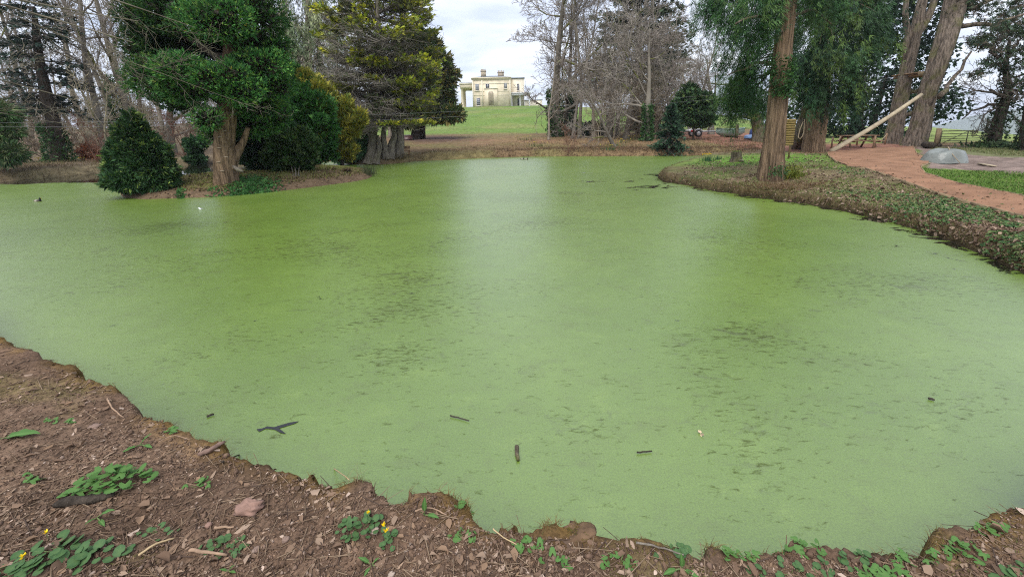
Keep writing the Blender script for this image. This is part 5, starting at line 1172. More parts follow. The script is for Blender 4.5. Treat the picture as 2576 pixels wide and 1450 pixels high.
# ------------------------------------------------------------------ things on the right bank
p0 = G(2091, 380); p1 = D(2318, 238, d12 - 0.9)
b = B(); n = 14; pts = p0 + (p1 - p0) * np.linspace(-0.01, 1, n)[:, None]; pts[:, 2] -= 0.12 * np.sin(np.linspace(0, math.pi, n))
b.tube(pts, np.linspace(0.125, 0.095, n), 14, True, jit=0.06); single('leaning_pole', b, M_POLE, 'long pale peeled pole slanting from the ground up to the pine', 'pole', loc=p0, smooth=True)
pc = D(2303, 191, d13 - 0.2); t = thing('platform', 'square timber platform high between the two pine trunks', 'platform', pc)
for i in range(6): part('plank', B().box(pc + U([0, -0.8 + i * 0.31, 0.12]), (1.62, 0.29, 0.06)), M_WOOD, t)
for s in (-1, 1): part('joist', B().box(pc + U([s * 0.55, 0, -0.0]), (0.12, 1.9, 0.16)), M_WOOD, t)
part('fascia', B().box(pc + U([0, -0.99, 0.03]), (1.64, 0.05, 0.3)), M_TIMBER, t)
# picnic table
pt = G(2153, 372); t = thing('picnic_table', 'brown picnic table with attached benches behind the rope fence', 'table', pt)
def q_(x, y, z): a = -0.12; return pt + U([x * math.cos(a) - y * math.sin(a), x * math.sin(a) + y * math.cos(a), z])
for i in range(4): part('top_board', B().bar(q_(-.95, -.3 + i * .2, .74), q_(.95, -.3 + i * .2, .74), .185, .045), M_WOOD, t)
for y_ in (-.72, .72): part('seat_board', B().bar(q_(-.95, y_, .44), q_(.95, y_, .44), .24, .045), M_WOOD, t)
for x_ in (-.68, .68):
    for s in (-1, 1): part('leg', B().bar(q_(x_, s * .62, 0), q_(x_, s * .2, .71), .09, .05), M_WOOD, t)
    part('crossbeam', B().bar(q_(x_ + .06, -.8, .4), q_(x_ + .06, .8, .4), .05, .09), M_WOOD, t)
# rope fence
rp = [(2066, 377, 'rope fence post nearest the stout cypress'), (2091, 375, 'rope fence post beside the foot of the leaning pole'), (2111, 369, 'rope fence post behind the leaning pole'), (2155, 366, 'rope fence post behind the picnic table'), (2197, 372, 'rope fence post right of the picnic table'), (2226, 363, 'short rope fence post beside the forked pine')]
tops = []
for x_, y_, lab in rp:
    g_ = G(x_, y_); h_ = 0.72
    b = B(); b.tube([g_ - U([0, 0, .1]), g_ + U([0, 0, h_ * .5]), g_ + U([0.01, 0, h_])], [0.055, 0.05, 0.05], 8, True, jit=.1)
    single('fence_post', b, M_WOOD, lab, 'post', 'posts of the rope fence', loc=g_); tops.append(g_ + U([0, 0, h_ - .07]))
for i, lab in enumerate(['rope sagging at the cypress end of the fence', 'rope crossing behind the pole foot', 'rope sagging towards the picnic table', 'rope hanging behind the picnic table', 'rope running up to the forked pine']):
    a, c = tops[i], tops[i + 1]; s = np.linspace(0, 1, 12)[:, None]; pts = a + (c - a) * s - U([0, 0, 1]) * (0.28 * 4 * s * (1 - s))
    single('rope', B().tube(pts, 0.022, 6), M_ROPE, lab, 'rope', 'ropes of the fence', smooth=True)
# field gate
ga = G(2361, 368); gc = D(2493, 371, ga[1] + 0.5); gz0 = ga[2]
dg = (gc - ga) / np.linalg.norm((gc - ga)[:2]); GL = np.linalg.norm((gc - ga)[:2])
gp = lambda s, z: ga + dg * s * GL * U([1, 1, 0]) + U([0, 0, z + 0.0])
t = thing('field_gate', 'green-grey steel field gate with braces in front of the pasture', 'gate', ga)
for j, z in enumerate((0.16, 0.29, 0.42, 0.56, 0.71, 0.88)): part('rail', B().tube([gp(0.01, z), gp(0.99, z)], 0.021 if j < 5 else 0.027, 8), M_GALV, t, True)
for s in (0.012, 0.5, 0.988): part('upright', B().bar(gp(s, 0.13), gp(s, 0.9), 0.035, 0.035), M_GALV, t)
part('brace', B().bar(gp(.5, .87) + U([0, -.04, 0]), gp(.06, .2) + U([0, -.04, 0]), .03, .03), M_GALV, t); part('brace', B().bar(gp(.5, .87) + U([0, -.04, 0]), gp(.9, .2) + U([0, -.04, 0]), .03, .03), M_GALV, t)
pg = G(2352, 367); single('gate_post', B().box(pg + U([0.06, 0, .48]), (0.17, 0.17, 1.12)), M_TIMBER, 'square mossy timber post hanging the field gate', 'post', loc=pg)
t = thing('wire_fence', 'thin wire stock fence between the pine and the gate post', 'fence', pg)
wl = G(2300, 366)
for z in (0.2, 0.42, 0.64, 0.85): part('wire', B().tube([U([wl[0], pg[1] + .4, pg[2] + z]), pg + U([0, .02, z])], 0.008, 4), M_GALV, t)
lg = G(2336, 373); t = thing('log', 'short dark cut log lying by the gate post', 'log', lg)
part('bole', B().tube([lg + U([-.15, -.3, .17]), lg + U([0, 0, .18]), lg + U([.45, .7, .17])], [.19, .19, .17], 14, True, jit=.08), M_DARKBARK, t, True)
single('cut_branch', B().tube([G(2362, 371) + U([0, 0, .09]), G(2376, 369) + U([0, .3, .1]), G(2388, 370) + U([0, .4, .06])], [.1, .09, .03], 8, True, jit=.15), M_DARKBARK, 'dark fallen branch on the ground below the gate', 'branch', smooth=True)
# covered heap
tc_ = G(2398, 411); t = thing('covered_heap', 'low bulky heap under a grey-green tarpaulin on the gravel', 'tarpaulin', tc_)
rgt = np.random.default_rng(5); nu, nv = 18, 9; tv = []
for i in range(nv):
    v = i / (nv - 1)
    for j in range(nu):
        a = j / nu * 2 * math.pi
        sq = 1.0 / (abs(math.cos(a)) ** 2.6 + abs(math.sin(a)) ** 2.6) ** (1 / 2.6)
        rr = (1 - v) ** 0.42 if v < 1 else 0
        rr = rr * (1 + 0.055 * math.sin(a * 5 + 1.0) * (1 - v) + 0.035 * math.sin(a * 9 + 2 * v))
        rr = rr * (1 + 0.07 * (abs(math.sin(a * 3.5 + .4)) - .5) * (1 - v)); x = 0.72 * sq * rr * math.cos(a); y = 0.5 * sq * rr * math.sin(a); z = 0.0 + 0.54 * min(1, v * 1.9) ** 0.8
        z *= 0.80 + 0.2 * math.exp(-((x - 0.12) / 0.3) ** 2) ; z -= 0.10 * math.exp(-((x + 0.38) / 0.14) ** 2 - ((y + .2) / .4) ** 2) * v
        z += 0.035 * math.cos(a * 3 + 0.5) * (1 - abs(2 * v - 1))
        tv.append((x, y, z))
tv = U(tv); f4 = [(i * nu + j, i * nu + (j + 1) % nu, (i + 1) * nu + (j + 1) % nu, (i + 1) * nu + j) for i in range(nv - 1) for j in range(nu)]
M_TARP = simple('tarpaulin', (0.185, 0.20, 0.18), 0.35, 0.2, 3.0, 0.03, bscale=5, spec=0.5)
part('sheet', B().add(tv + tc_ + U([0, .35, 0]), F4=f4), M_TARP, t)
part('hem', B().tube([tc_ + U([.74 * math.cos(a), .35 + .52 * math.sin(a), .02 + .015 * math.sin(7 * a)]) for a in np.linspace(0, 6.283, 40)], 0.02, 6, False), M_TARP, t, True)
part('tie_rope', B().tube([tc_ + U([-.1, -.3, .05]), tc_ + U([-.16, .0, .40]), tc_ + U([0.0, .3, .6]), tc_ + U([.3, .5, .52]), tc_ + U([.7, .6, .2])], 0.012, 5), M_ROPE, t)
single('loose_plank', B().bar(G(2463, 414) + U([0, 0, .03]), G(2500, 420) + U([0, 0, .03]), .12, .03), M_POLE, 'pale loose plank lying on the grass past the tarpaulin', 'plank')
single('guy_rope', B().tube([G(2312, 420) + U([0, 0, .02]), G(2340, 411) + U([0, 0, .02]), tc_ + U([-.7, .2, .03])], 0.012, 5), M_ROPE, 'thin cord trailing from the tarpaulin to the path', 'cord')
# stump, target, hanging rope, posts
s0 = G(1851, 406); t = thing('tree_stump', 'mossy sawn tree stump on the grassy point', 'stump', s0)
b = B(); trunk(b, [s0 - U([0, 0, .1]), s0 + U([0, 0, .2]), s0 + U([-.02, 0, .44])], [.26, .2, .2], 14, 22, .16, .3, 7); part('stump_wood', b, M_IVYBARK, t, True)
mp2 = s0 + U([-.02, 0, .45]) + rg.normal(0, 1, (260, 3)) * U([.1, .1, .012]); b = B(); sprays(b, mp2, rg.normal(0, .5, mp2.shape) + U([0, 0, .8]), .035, .4, pick([(.12, .15, .03), (.08, .11, .03)], 260, rg), 2, .9, rg); part('moss', b, M_LEAF, t, kind='stuff')
part('root', B().tube([s0 + U([.02, -.25, .06]), s0 + U([.1, -.32, .07]), s0 + U([.2, -.3, .02])], [.05, .06, .03], 8), M_PALEBARK, t, True)
tg = D(1985, 333, d9 + 5.2); t = thing('straw_target', 'tall brown woven straw panel standing behind the near cypress', 'panel', tg - U([0, 0, .55]))
M_STRAW = simple('straw', (0.22, 0.16, 0.055), 0.95, 0.3, 10, 0.01, stretch=(1, 1, 5))
b = B()
for i in range(11): part('straw_band', B().tube([tg + U([-.24, 0, -.52 + i * .104]), tg + U([0, -.01, -.52 + i * .104]), tg + U([.22, 0, -.52 + i * .104])], .056, 8, True, jit=.1), M_STRAW, t, True)
for s in (-.2, .2): part('stake', B().bar(tg + U([s, .08, .55]), U([tg[0] + s, tg[1] + .12, gz(tg[0] + s, tg[1] + .12) - .1]), .05, .05), M_WOOD, t)
single('hanging_rope', B().tube(px_path([(2024, 300, d10 - .9), (2022, 330, d10 - .9), (2019, 342, d10 - .9), (2012, 350, d10 - .9), (2008, 344, d10 - .85), (2012, 326, d10 - .9), (2020, 306, d10 - .9)]), .022, 6, True), M_ROPE, 'loop of rope hanging against the split grey trunk', 'rope', smooth=True)
mpst = G(1852, 348); single('mossy_post', B().box(mpst + U([0, 0, .6]), (.2, .2, 1.3)), M_IVYBARK, 'mossy square post in front of the pale boats', 'post', loc=mpst)
# zip wires
for i, (z0, z1, lab) in enumerate([(305, 190, 'upper thin steel wire slung across the pond to the pines'), (315, 196, 'lower thin steel wire slung across the pond to the pines')]):
    a, c = D(-160, z0 + 4, 19.0), D(2290, z1, d13 - .7); s = np.linspace(0, 1, 60)[:, None]
    pts = a + (c - a) * s - U([0, 0, 1]) * ((0.75 + .12 * i) * 4 * s * (1 - s)); single('zip_wire', B().tube(pts, 0.004, 5), simple('steel_wire%d' % i, (.22, .22, .22), .5, .05, 3), lab, 'wire', 'zip wires')

# ------------------------------------------------------------------ trailer and boats
tr = G(1760, 344); t = thing('boat_trailer', 'empty galvanised boat trailer with a red tail light beyond the far bank', 'trailer', tr)
M_STEEL = simple('galvanised_steel', (.45, .45, .46), .45, .12, 5, metal=.6); M_RUB = simple('tyre_rubber', (.02, .02, .02), .8, .2, 10); M_RED = simple('red_plastic', (.5, .03, .04), .35, .05, 3)
dT = tr[1]; X0, X1 = D(1727, 330, dT)[0], D(1805, 330, dT)[0]; zt = tr[2]; sc_ = (X1 - X0)
for y_ in (-.6, .6): part('side_rail', B().bar((X0, dT + y_, zt + .55), (X1, dT + y_, zt + .5), .08, .12), M_STEEL, t)
for f in (.05, .4, .8): part('cross_member', B().box((X0 + sc_ * f, dT, zt + .52), (.1, 1.2, .1)), M_STEEL, t)
for y_ in (-.72, .72):
    w_ = part('wheel', B().lathe((0, 0, 0), [(.04, -.08), (.3, -.09), (.34, -.06), (.34, .06), (.3, .09), (.04, .08)], 18), M_RUB, t, True)
    w_.rotation_euler = (math.pi / 2, 0, 0); w_.location = (X0 + sc_ * .28 - tr[0], dT + y_ - tr[1], .34); w_.data.transform(Matrix.Translation(tuple(tr)))
    h_ = link('rim', B().lathe((0, 0, 0), [(.02, .1), (.17, .1), (.19, .085)], 14).mesh('rim', True), M_STEEL, w_)
    h2 = link('rim', B().lathe((0, 0, 0), [(.19, -.085), (.17, -.1), (.02, -.1)], 14).mesh('rim', True), M_STEEL, w_)
    part('mudguard', B().tube([(X0 + sc_ * .28 + .42 * math.cos(a), dT + y_, zt + .36 + .42 * math.sin(a)) for a in np.linspace(.2, 2.94, 9)], .05, 6), M_STEEL, t, True)
part('tail_light', B().box((X0 + .4, dT - .68, zt + .6), (.5, .06, .18)), M_RED, t); part('light_board', B().box((X0 + .3, dT - .6, zt + .62), (1.6, .05, .2)), M_STEEL, t)
for f in (.1, .42, .7): part('roller_arm', B().bar((X0 + sc_ * f, dT, zt + .55), (X0 + sc_ * f - .35, dT - .2, zt + 1.05), .06, .06), M_STEEL, t); part('roller_arm', B().bar((X0 + sc_ * f, dT, zt + .55), (X0 + sc_ * f + .35, dT - .2, zt + 1.05), .06, .06), M_STEEL, t)
def hull(name, label, px0, px1, py, col, h=.55, flip=False, dd=0.0, wd=.75):
    g_ = G((px0 + px1) / 2, py); d_ = g_[1] + dd; xa, xb = D(px0, py, d_)[0], D(px1, py, d_)[0]; L_ = xb - xa; n = 17; V = []; prof = 9
    for i in range(n):
        s = i / (n - 1); wv = wd * (1 - abs(2 * s - 1) ** 2.6) + .015; sheer = .12 * (2 * s - 1) ** 2
        for j in range(prof):
            a = -math.pi / 2 + math.pi * j / (prof - 1); yy = wv * math.sin(a); zq = -math.cos(a) * h * (1 - .35 * (2 * s - 1) ** 4)
            V.append((xa + L_ * s, d_ + yy, (h + zq + sheer) if not flip else (h - (h + zq) * .999)))
    V = U(V); V[:, 2] += g_[2] + .03
    F4 = [(i * prof + j, (i + 1) * prof + j, (i + 1) * prof + j + 1, i * prof + j + 1) for i in range(n - 1) for j in range(prof - 1)]
    t = thing(name, label, 'boat', g_); part('hull', B().add(V, F4=F4), simple(name + str(px0), col, .4, .12, 2, spec=.5), t, True)
    for j in (0, prof - 1): part('gunwale', B().tube([V[i * prof + j] for i in range(n)], .035, 6), simple(name + 'rim' + str(px0) + str(j), tuple(c * .6 for c in col), .5, .1, 3), t, True)
    part('thwart', B().box(((xa + xb) / 2, d_, g_[2] + (h * .72 if not flip else .1)), (.22, wd * 1.5, .04)), M_WOOD, t)
    return t
hull('rowing_boat', 'long pale green open boat beside the trailer', 1800, 1872, 345, (.30, .42, .38), .7)
hull('canoe', 'white canoe lying on the pale green boat', 1806, 1868, 333, (.55, .56, .55), .35, True, 0, .45)
hull('dinghy', 'dark blue covered dinghy behind the gnarled tree', 1884, 1932, 346, (.03, .045, .13), .95, True)
hull('kayak', 'small light blue kayak lying by the dark dinghy', 1872, 1898, 347, (.16, .26, .45), .3, True, -1.0, .4)
hull('upturned_boat', 'dark red upturned boat resting under the yew', 1012, 1040, 351, (.10, .05, .045), .5, True, 0, .8)
# rustic bench on the promontory
rb_ = G(1021, 389); t = thing('rustic_bench', 'small rustic wooden bench on the promontory beside the cypress trunks', 'bench', rb_)
part('seat', B().box(rb_ + U([0, 0, .3]), (.55, .3, .06)), M_WOOD, t); part('backrest', B().box(rb_ + U([0, .16, .48]), (.55, .04, .2)), M_WOOD, t)
for sx in (-.22, .22):
    for sy in (-.11, .11): part('leg', B().box(rb_ + U([sx, sy, .13]), (.06, .06, .3)), M_WOOD, t)

# ------------------------------------------------------------------ water birds and floating things
def duck(px, py, label, face, body, head, s=1.0):
    w0 = P(px, py, 0.0); t = thing('duck', label, 'duck', w0)
    n = 15; pts = []; rr = []
    prof = [(-.22, .09, .012), (-.19, .085, .03), (-.15, .075, .055), (-.08, .06, .082), (0, .055, .095), (.08, .06, .09), (.13, .08, .07), (.15, .12, .05), (.152, .16, .04), (.155, .19, .042), (.165, .215, .046), (.185, .225, .042), (.205, .22, .03), (.225, .213, .018), (.262, .207, .009)]
    pts = U([(x * face * s, 0, z * s) for x, z, r in prof]); rad = [r * s for x, z, r in prof]
    k = 12; b = B(); ang = np.arange(k) / k * 2 * math.pi; V = []; C = []
    tt = unit(np.gradient(pts, axis=0))
    for i in range(n):
        u = U([0, 1.0, 0]); v = np.cross(tt[i], u); ww = 1.15 if i < 7 else 1.0
        V.append(pts[i] + (np.cos(ang) * rad[i] * ww)[:, None] * u + (np.sin(ang) * rad[i])[:, None] * v)
        c = U(body if i < 7 else head); c = U((.30, .27, .22)) if i in (3, 4) else c; c = U((.32, .25, .03)) if i >= 13 else c
        C.append(np.tile(c, (k, 1)))
    V = np.concatenate(V) + w0 - U([0, 0, .02]); C = np.concatenate(C)
    F4 = [(i * k + j, i * k + (j + 1) % k, (i + 1) * k + (j + 1) % k, (i + 1) * k + j) for i in range(n - 1) for j in range(k)]
    part('body', B().add(V, F4=F4, C=C), M_FEATH, t, True); return t
M_FEATH = simple('feathers', (1, 1, 1), .7, .2, 40, attr=True)
duck(95, 506.5, 'dark-headed duck swimming in front of the left bank', 1, (.07, .055, .045), (.012, .02, .015), 0.6)
duck(1314, 401, 'dark duck on the far middle of the pond, the left of a pair', 1, (.06, .05, .04), (.02, .025, .02), 0.62)
duck(1324, 401.5, 'dark duck on the far middle of the pond, the right of a pair', 1, (.08, .06, .045), (.03, .03, .02), 0.58)
def float_stick(px0, py0, px1, py1, r, label, mat, name='floating_stick', cat='stick', rise=0.0):
    a, c = P(px0, py0, .012), P(px1, py1, .012 + rise); s = np.linspace(0, 1, 6)[:, None]; pts = a + (c - a) * s; pts[1:-1, :2] += rg.normal(0, .003, (4, 2))
    single(name, B().tube(pts, np.linspace(r, r * .75, 6), 8, True, jit=.2), mat, label, cat, smooth=True)
float_stick(1300, 1122, 1303, 1156, .015, 'short mossy stick floating alone in the duckweed', M_IVYBARK)
float_stick(1132, 1044, 1180, 1057, .005, 'thin brown twig floating in the duckweed', M_DARKBARK)
float_stick(1602, 1136, 1640, 1133, .005, 'small dark twig floating right of the mossy stick', M_DARKBARK)
float_stick(520, 1046, 537, 1041, .008, 'dark chip floating near the left-hand bank', M_DARKBARK)
float_stick(2336, 1001, 2350, 1004, .009, 'black leaf scrap floating in the right part of the pond', M_DARKBARK, 'floating_leaf', 'leaf')
wf = P(506, 525.5, .01); b = B(); sprays(b, np.tile(wf, (5, 1)), U([[1, .2, .35], [-1, .1, .3], [.3, 1, .5], [.5, -.6, .6], [-.4, -.5, .5]]), .11, .25, np.tile(U([.75, .76, .78]), (5, 1)), 2, .6, rg); single('white_feather', b, M_LEAF, 'white feather floating below the island', 'feather')
wf = P(1763, 1089, .012); b = B(); sprays(b, np.tile(wf, (2, 1)), U([[.1, 1, .1], [0, -1, .1]]), .045, .3, np.tile(U([.5, .38, .25]), (2, 1)), 2, .5, rg); single('floating_leaf', b, M_LEAF, 'small tan leaf floating in the near right duckweed', 'leaf')
# rent in the weed near the bank: a sheet of open water
rent = [(645, 1078), (652, 1085), (668, 1077), (690, 1079), (706, 1088), (720, 1090), (702, 1076), (716, 1072), (742, 1064), (752, 1058), (730, 1061), (705, 1068), (690, 1073), (672, 1071), (660, 1076)]
rw = U([P(x, y, .004) for x, y in rent]); b = B(); cc = rw.mean(0)
import mathutils.geometry as mg
tri = mg.tessellate_polygon([[Vector(v) for v in rw]]); b.add(rw, F3=[tuple(f)[::-1] for f in tri])
mw, tw_, bw = newmat('open_water'); bw.inputs['Base Color'].default_value = (.006, .007, .006, 1); bw.inputs['Roughness'].default_value = .08
o = structure('water', b, mw, 'black forked crack of open water in the duckweed near the left bank')
# daffodils, rushes, dead fern
def tuft(name, label, cat, base, n, h, wid, cols, lean=.35, arch=.5, rad=.12, flowers=0, fcol=(.75, .55, .03), group=None):
    t = thing(name, label, cat, base, group); p = base + rg.normal(0, 1, (n, 3)) * U([rad, rad * .7, 0]); b = B()
    blades(b, p, rg.uniform(.6, 1.1, n) * h, wid, pick(cols, n, rg), rg, lean, arch); part('leaves', b, M_GRASS, t, kind='stuff')
    for i in range(flowers):
        c = base + U([rg.normal(0, rad * 1.1), rg.normal(0, rad * .6), h * rg.uniform(.95, 1.2)]); fb2 = B()
        for k in range(6): a = k * 1.047; sprays(fb2, c[None], U([[math.cos(a), -.4, math.sin(a)]]), .055, .3, U([fcol]), 1, .1, rg, cj=.05)
        fb2.tube([c, c + U([0, -.04, 0])], [.018, .024], 8, False, fcol); fb2.tube([U([c[0], c[1] + .02, base[2]]), c + U([0, .01, -.01])], .005, 4, False, (.08, .15, .04)); part('flower', fb2, M_LEAF, t)
    return t
DAF = [(.05, .12, .05), (.07, .15, .06), (.04, .09, .045)]
tuft('daffodils', 'flowering yellow daffodil clump on the tip of the grassy point', 'daffodils', G(1778, 406), 60, .34, .012, DAF, .3, .4, .16, 6)
tuft('daffodils', 'daffodil leaves without flowers beside the flowering clump', 'daffodils', G(1806, 402), 40, .26, .012, DAF, .35, .5, .12)
for i, (x, y, lab) in enumerate([(1320, 352, 'pale daffodil patch on the brown bank below the house'), (1352, 369, 'low daffodil patch by the far shore path'), (1600, 352, 'yellow daffodil patch left of the spruce'), (1545, 368, 'yellow daffodil patch behind the leaning tree'), (1617, 344, 'yellow daffodil patch in front of the thicket'), (1530, 378, 'small daffodil tuft at the foot of the leaning tree'), (1400, 331, 'row of daffodils on the lawn edge left of the holly'), (1430, 332, 'row of daffodils below the ivied trunks'), (1570, 360, 'small yellow daffodil patch between the two larger ones')]):
    tuft('daffodils', lab, 'daffodils', G(x, y), 50, .34, .016, DAF + [(.16, .16, .05)], .4, .5, .4, 9, (.72, .62, .12), group='daffodils beyond the far bank')
for i in range(7): tuft('daffodils', 'sparse daffodils on the wood floor of the left bank', 'daffodils', at(40 + i * 22 + rgw.uniform(-6, 6), 27 + rgw.uniform(0, 3)), 26, .3, .014, DAF, .4, .5, .3, 7, (.7, .58, .1), group='daffodils in the left-hand wood')
tuft('rushes', 'grey-green rush tuft on the right end of the island', 'rushes', G(928, 440), 240, .55, .008, [(.10, .13, .06), (.14, .15, .075), (.08, .10, .05)], .3, .35, .2)
tuft('dead_fern', 'dark brown collapsed fern on the right end of the island', 'fern', G(875, 432), 70, .45, .018, [(.12, .075, .045), (.16, .10, .06), (.06, .04, .03)], .9, .9, .12)
tuft('rushes', 'brown rush tuft on the tip of the cypress promontory', 'rushes', G(1005, 400), 260, .5, .009, [(.17, .13, .07), (.13, .11, .06)], .5, .5, .35)
single('fallen_branch', B().tube(px_path([(588, 418, dI - .3), (600, 428, dI - .5), (612, 431, dI - .5)]), [.05, .06, .03], 8), M_PALEBARK, 'pale curved dead branch stub beside the reddish trunk', 'branch', smooth=True)

# ------------------------------------------------------------------ near bank: litter, pebbles, twigs
rg = np.random.default_rng(303)
def ground_normal(x, y):
    e_ = .03; zx = (ground_h(x + e_, y) - ground_h(x - e_, y)) / (2 * e_); zy = (ground_h(x, y + e_) - ground_h(x, y - e_)) / (2 * e_)
    return unit(np.stack([-zx, -zy, np.ones_like(zx)], 1))
def litter(b, pos, size, C, rng, tilt=.35, lift=.004, aspect=(.35, .75), curl=.25):
    """curled dead leaves: six-sided, bent along the midrib"""
    n = len(pos); nr = unit(ground_normal(pos[:, 0], pos[:, 1]) + rng.normal(0, tilt, (n, 3)))
    a = unit(np.cross(nr, rng.normal(size=(n, 3)))); c = np.cross(nr, a); w_ = rng.uniform(aspect[0], aspect[1], n) * .5
    sh = U([(-.5, 0, 0), (-.15, .9, 1), (.25, .75, 1), (.55, 0, 0), (.2, -.8, 1), (-.2, -.85, 1)])
    j = rng.uniform(.75, 1.25, (n, 6)); cu = rng.normal(0, curl, n)
    V = pos[:, None] + a[:, None] * (sh[None, :, 0] * j * size[:, None])[..., None] + c[:, None] * (sh[None, :, 1] * j * (w_ * size)[:, None])[..., None] \
        + nr[:, None] * ((sh[None, :, 2] * (cu * size)[:, None]) + lift + np.abs(cu)[:, None] * size[:, None] * .5)[..., None]
    base = (np.arange(n) * 6)[:, None, None]; f = U([(0, 1, 2, 3), (0, 3, 4, 5)])
    b.add(V.reshape(-1, 3), F4=(base + f[None]).reshape(-1, 4), C=np.repeat(C, 6, 0))
NEARP = [(p[0], p[1] + 4) for p in NEAR_EDGE] + [(2600, 1470), (-30, 1470), (-30, 846)]
LIT = [(.20, .13, .084), (.25, .175, .12), (.15, .095, .062), (.32, .23, .165), (.105, .068, .045), (.225, .145, .09), (.42, .32, .25)]
LP = [.22, .2, .2, .1, .14, .1, .04]
def near_pts(n):
    q = px_scatter(NEARP, n, .5, rg); d_, _ = bank(q[:, 0], q[:, 1]); return q[d_ > -.02]
q = near_pts(21000); cl = fbm(q[:, 0] * 2.2, q[:, 1] * 2.2, 77, 3); q = q[rg.random(len(q)) < .45 + 1.1 * cl]
b = B(); litter(b, q, rg.gamma(2.0, .0042, len(q)) + .0045, pick(LIT, len(q), rg, LP) * (1 + rg.normal(0, .22, (len(q), 1))), rg, .22, .003, (.3, .7), .16)
q = near_pts(420); litter(b, q, rg.uniform(.025, .05, len(q)), pick(LIT, len(q), rg, LP) * 1.15, rg, .22, .004, (.4, .8), .22)
stuff('leaf_litter', b, M_LITTER, 'brown dead leaves and bark scraps strewn over the near bank', 'leaves')
# crumbs of earth and small stones
q = near_pts(10500); n = len(q); s_ = rg.gamma(1.5, .0022, n) + .002
octv = U([(1, 0, 0), (-1, 0, 0), (0, 1, 0), (0, -1, 0), (0, 0, 1), (0, 0, -.6)]); octf = U([(0, 2, 4), (2, 1, 4), (1, 3, 4), (3, 0, 4), (2, 0, 5), (1, 2, 5), (3, 1, 5), (0, 3, 5)])
V = q[:, None] + octv[None] * rg.uniform(.55, 1.2, (n, 6, 1)) * s_[:, None, None] * rg.uniform(.6, 1.3, (n, 1, 3)); V[..., 2] += (s_ * .25)[:, None]
b = B(); b.add(V.reshape(-1, 3), F3=((np.arange(n) * 6)[:, None, None] + octf[None]).reshape(-1, 3), C=np.repeat(pick([(.15, .097, .067), (.185, .123, .088), (.112, .072, .049), (.26, .19, .148)], n, rg, [.4, .25, .30, .05]), 6, 0))
M_CRUMB = simple('earth_crumb', (.2, .13, .1), .95, .25, 60, attr=True, spec=.1)
stuff('soil_crumbs', b, M_CRUMB, 'loose red-brown soil crumbs and grit on the near bank', 'soil')
# fine twigs and needles
q = near_pts(1500); n = len(q); a = rg.random(n) * 6.283; L = rg.gamma(2, .03, n) + .02; dv = np.stack([np.cos(a), np.sin(a), rg.normal(.0, .1, n)], 1)
e0 = q + U([0, 0, .006]); e1 = e0 + dv * L[:, None]; e1[:, 2] = np.maximum(ground_h(e1[:, 0], e1[:, 1]), e0[:, 2] - .03) + .007
keep = bank(e1[:, 0], e1[:, 1])[0] > -.02
b = B(); b.segs(e0[keep], e1[keep], rg.uniform(.0008, .0028, keep.sum()), rg.uniform(.0006, .002, keep.sum()), 4, pick([(.20, .135, .085), (.14, .09, .06), (.28, .2, .13), (.09, .06, .045)], keep.sum(), rg))
stuff('twig_litter', b, M_LITTER, 'fine dry twigs and stalks lying on the near bank', 'twigs')
# moss and root fringe hanging over the edge
eb = B(); ew = U(near_w); seg = rg.integers(0, len(ew) - 1, 11000); f = rg.random((11000, 1)); ep = ew[seg] * (1 - f) + ew[seg + 1] * f + rg.normal(0, .03, (11000, 2))
ep = np.concatenate([ep, ground_h(ep[:, 0], ep[:, 1])[:, None]], 1); ep = ep[ep[:, 2] > .12]; ngap = fbm(ep[:, 0] * 3, ep[:, 1] * 3, 88, 3); ep = ep[ngap > -.18]
blades(eb, ep, rg.uniform(.015, .05, len(ep)), .0016, pick([(.17, .105, .04), (.13, .09, .035), (.20, .15, .06), (.10, .10, .03), (.10, .065, .04)], len(ep), rg), rg, .9, .9)
q = near_pts(6000); mm = fbm(q[:, 0] * 1.6, q[:, 1] * 1.6, 62, 4); q = q[mm > .12]; blades(eb, q, rg.uniform(.006, .018, len(q)), .0016, pick([(.13, .13, .03), (.17, .15, .035), (.10, .105, .03)], len(q), rg), rg, .9, .7)
stuff('moss_fringe', eb, M_GRASS, 'orange-brown moss and root fringe along the near bank edge', 'moss')

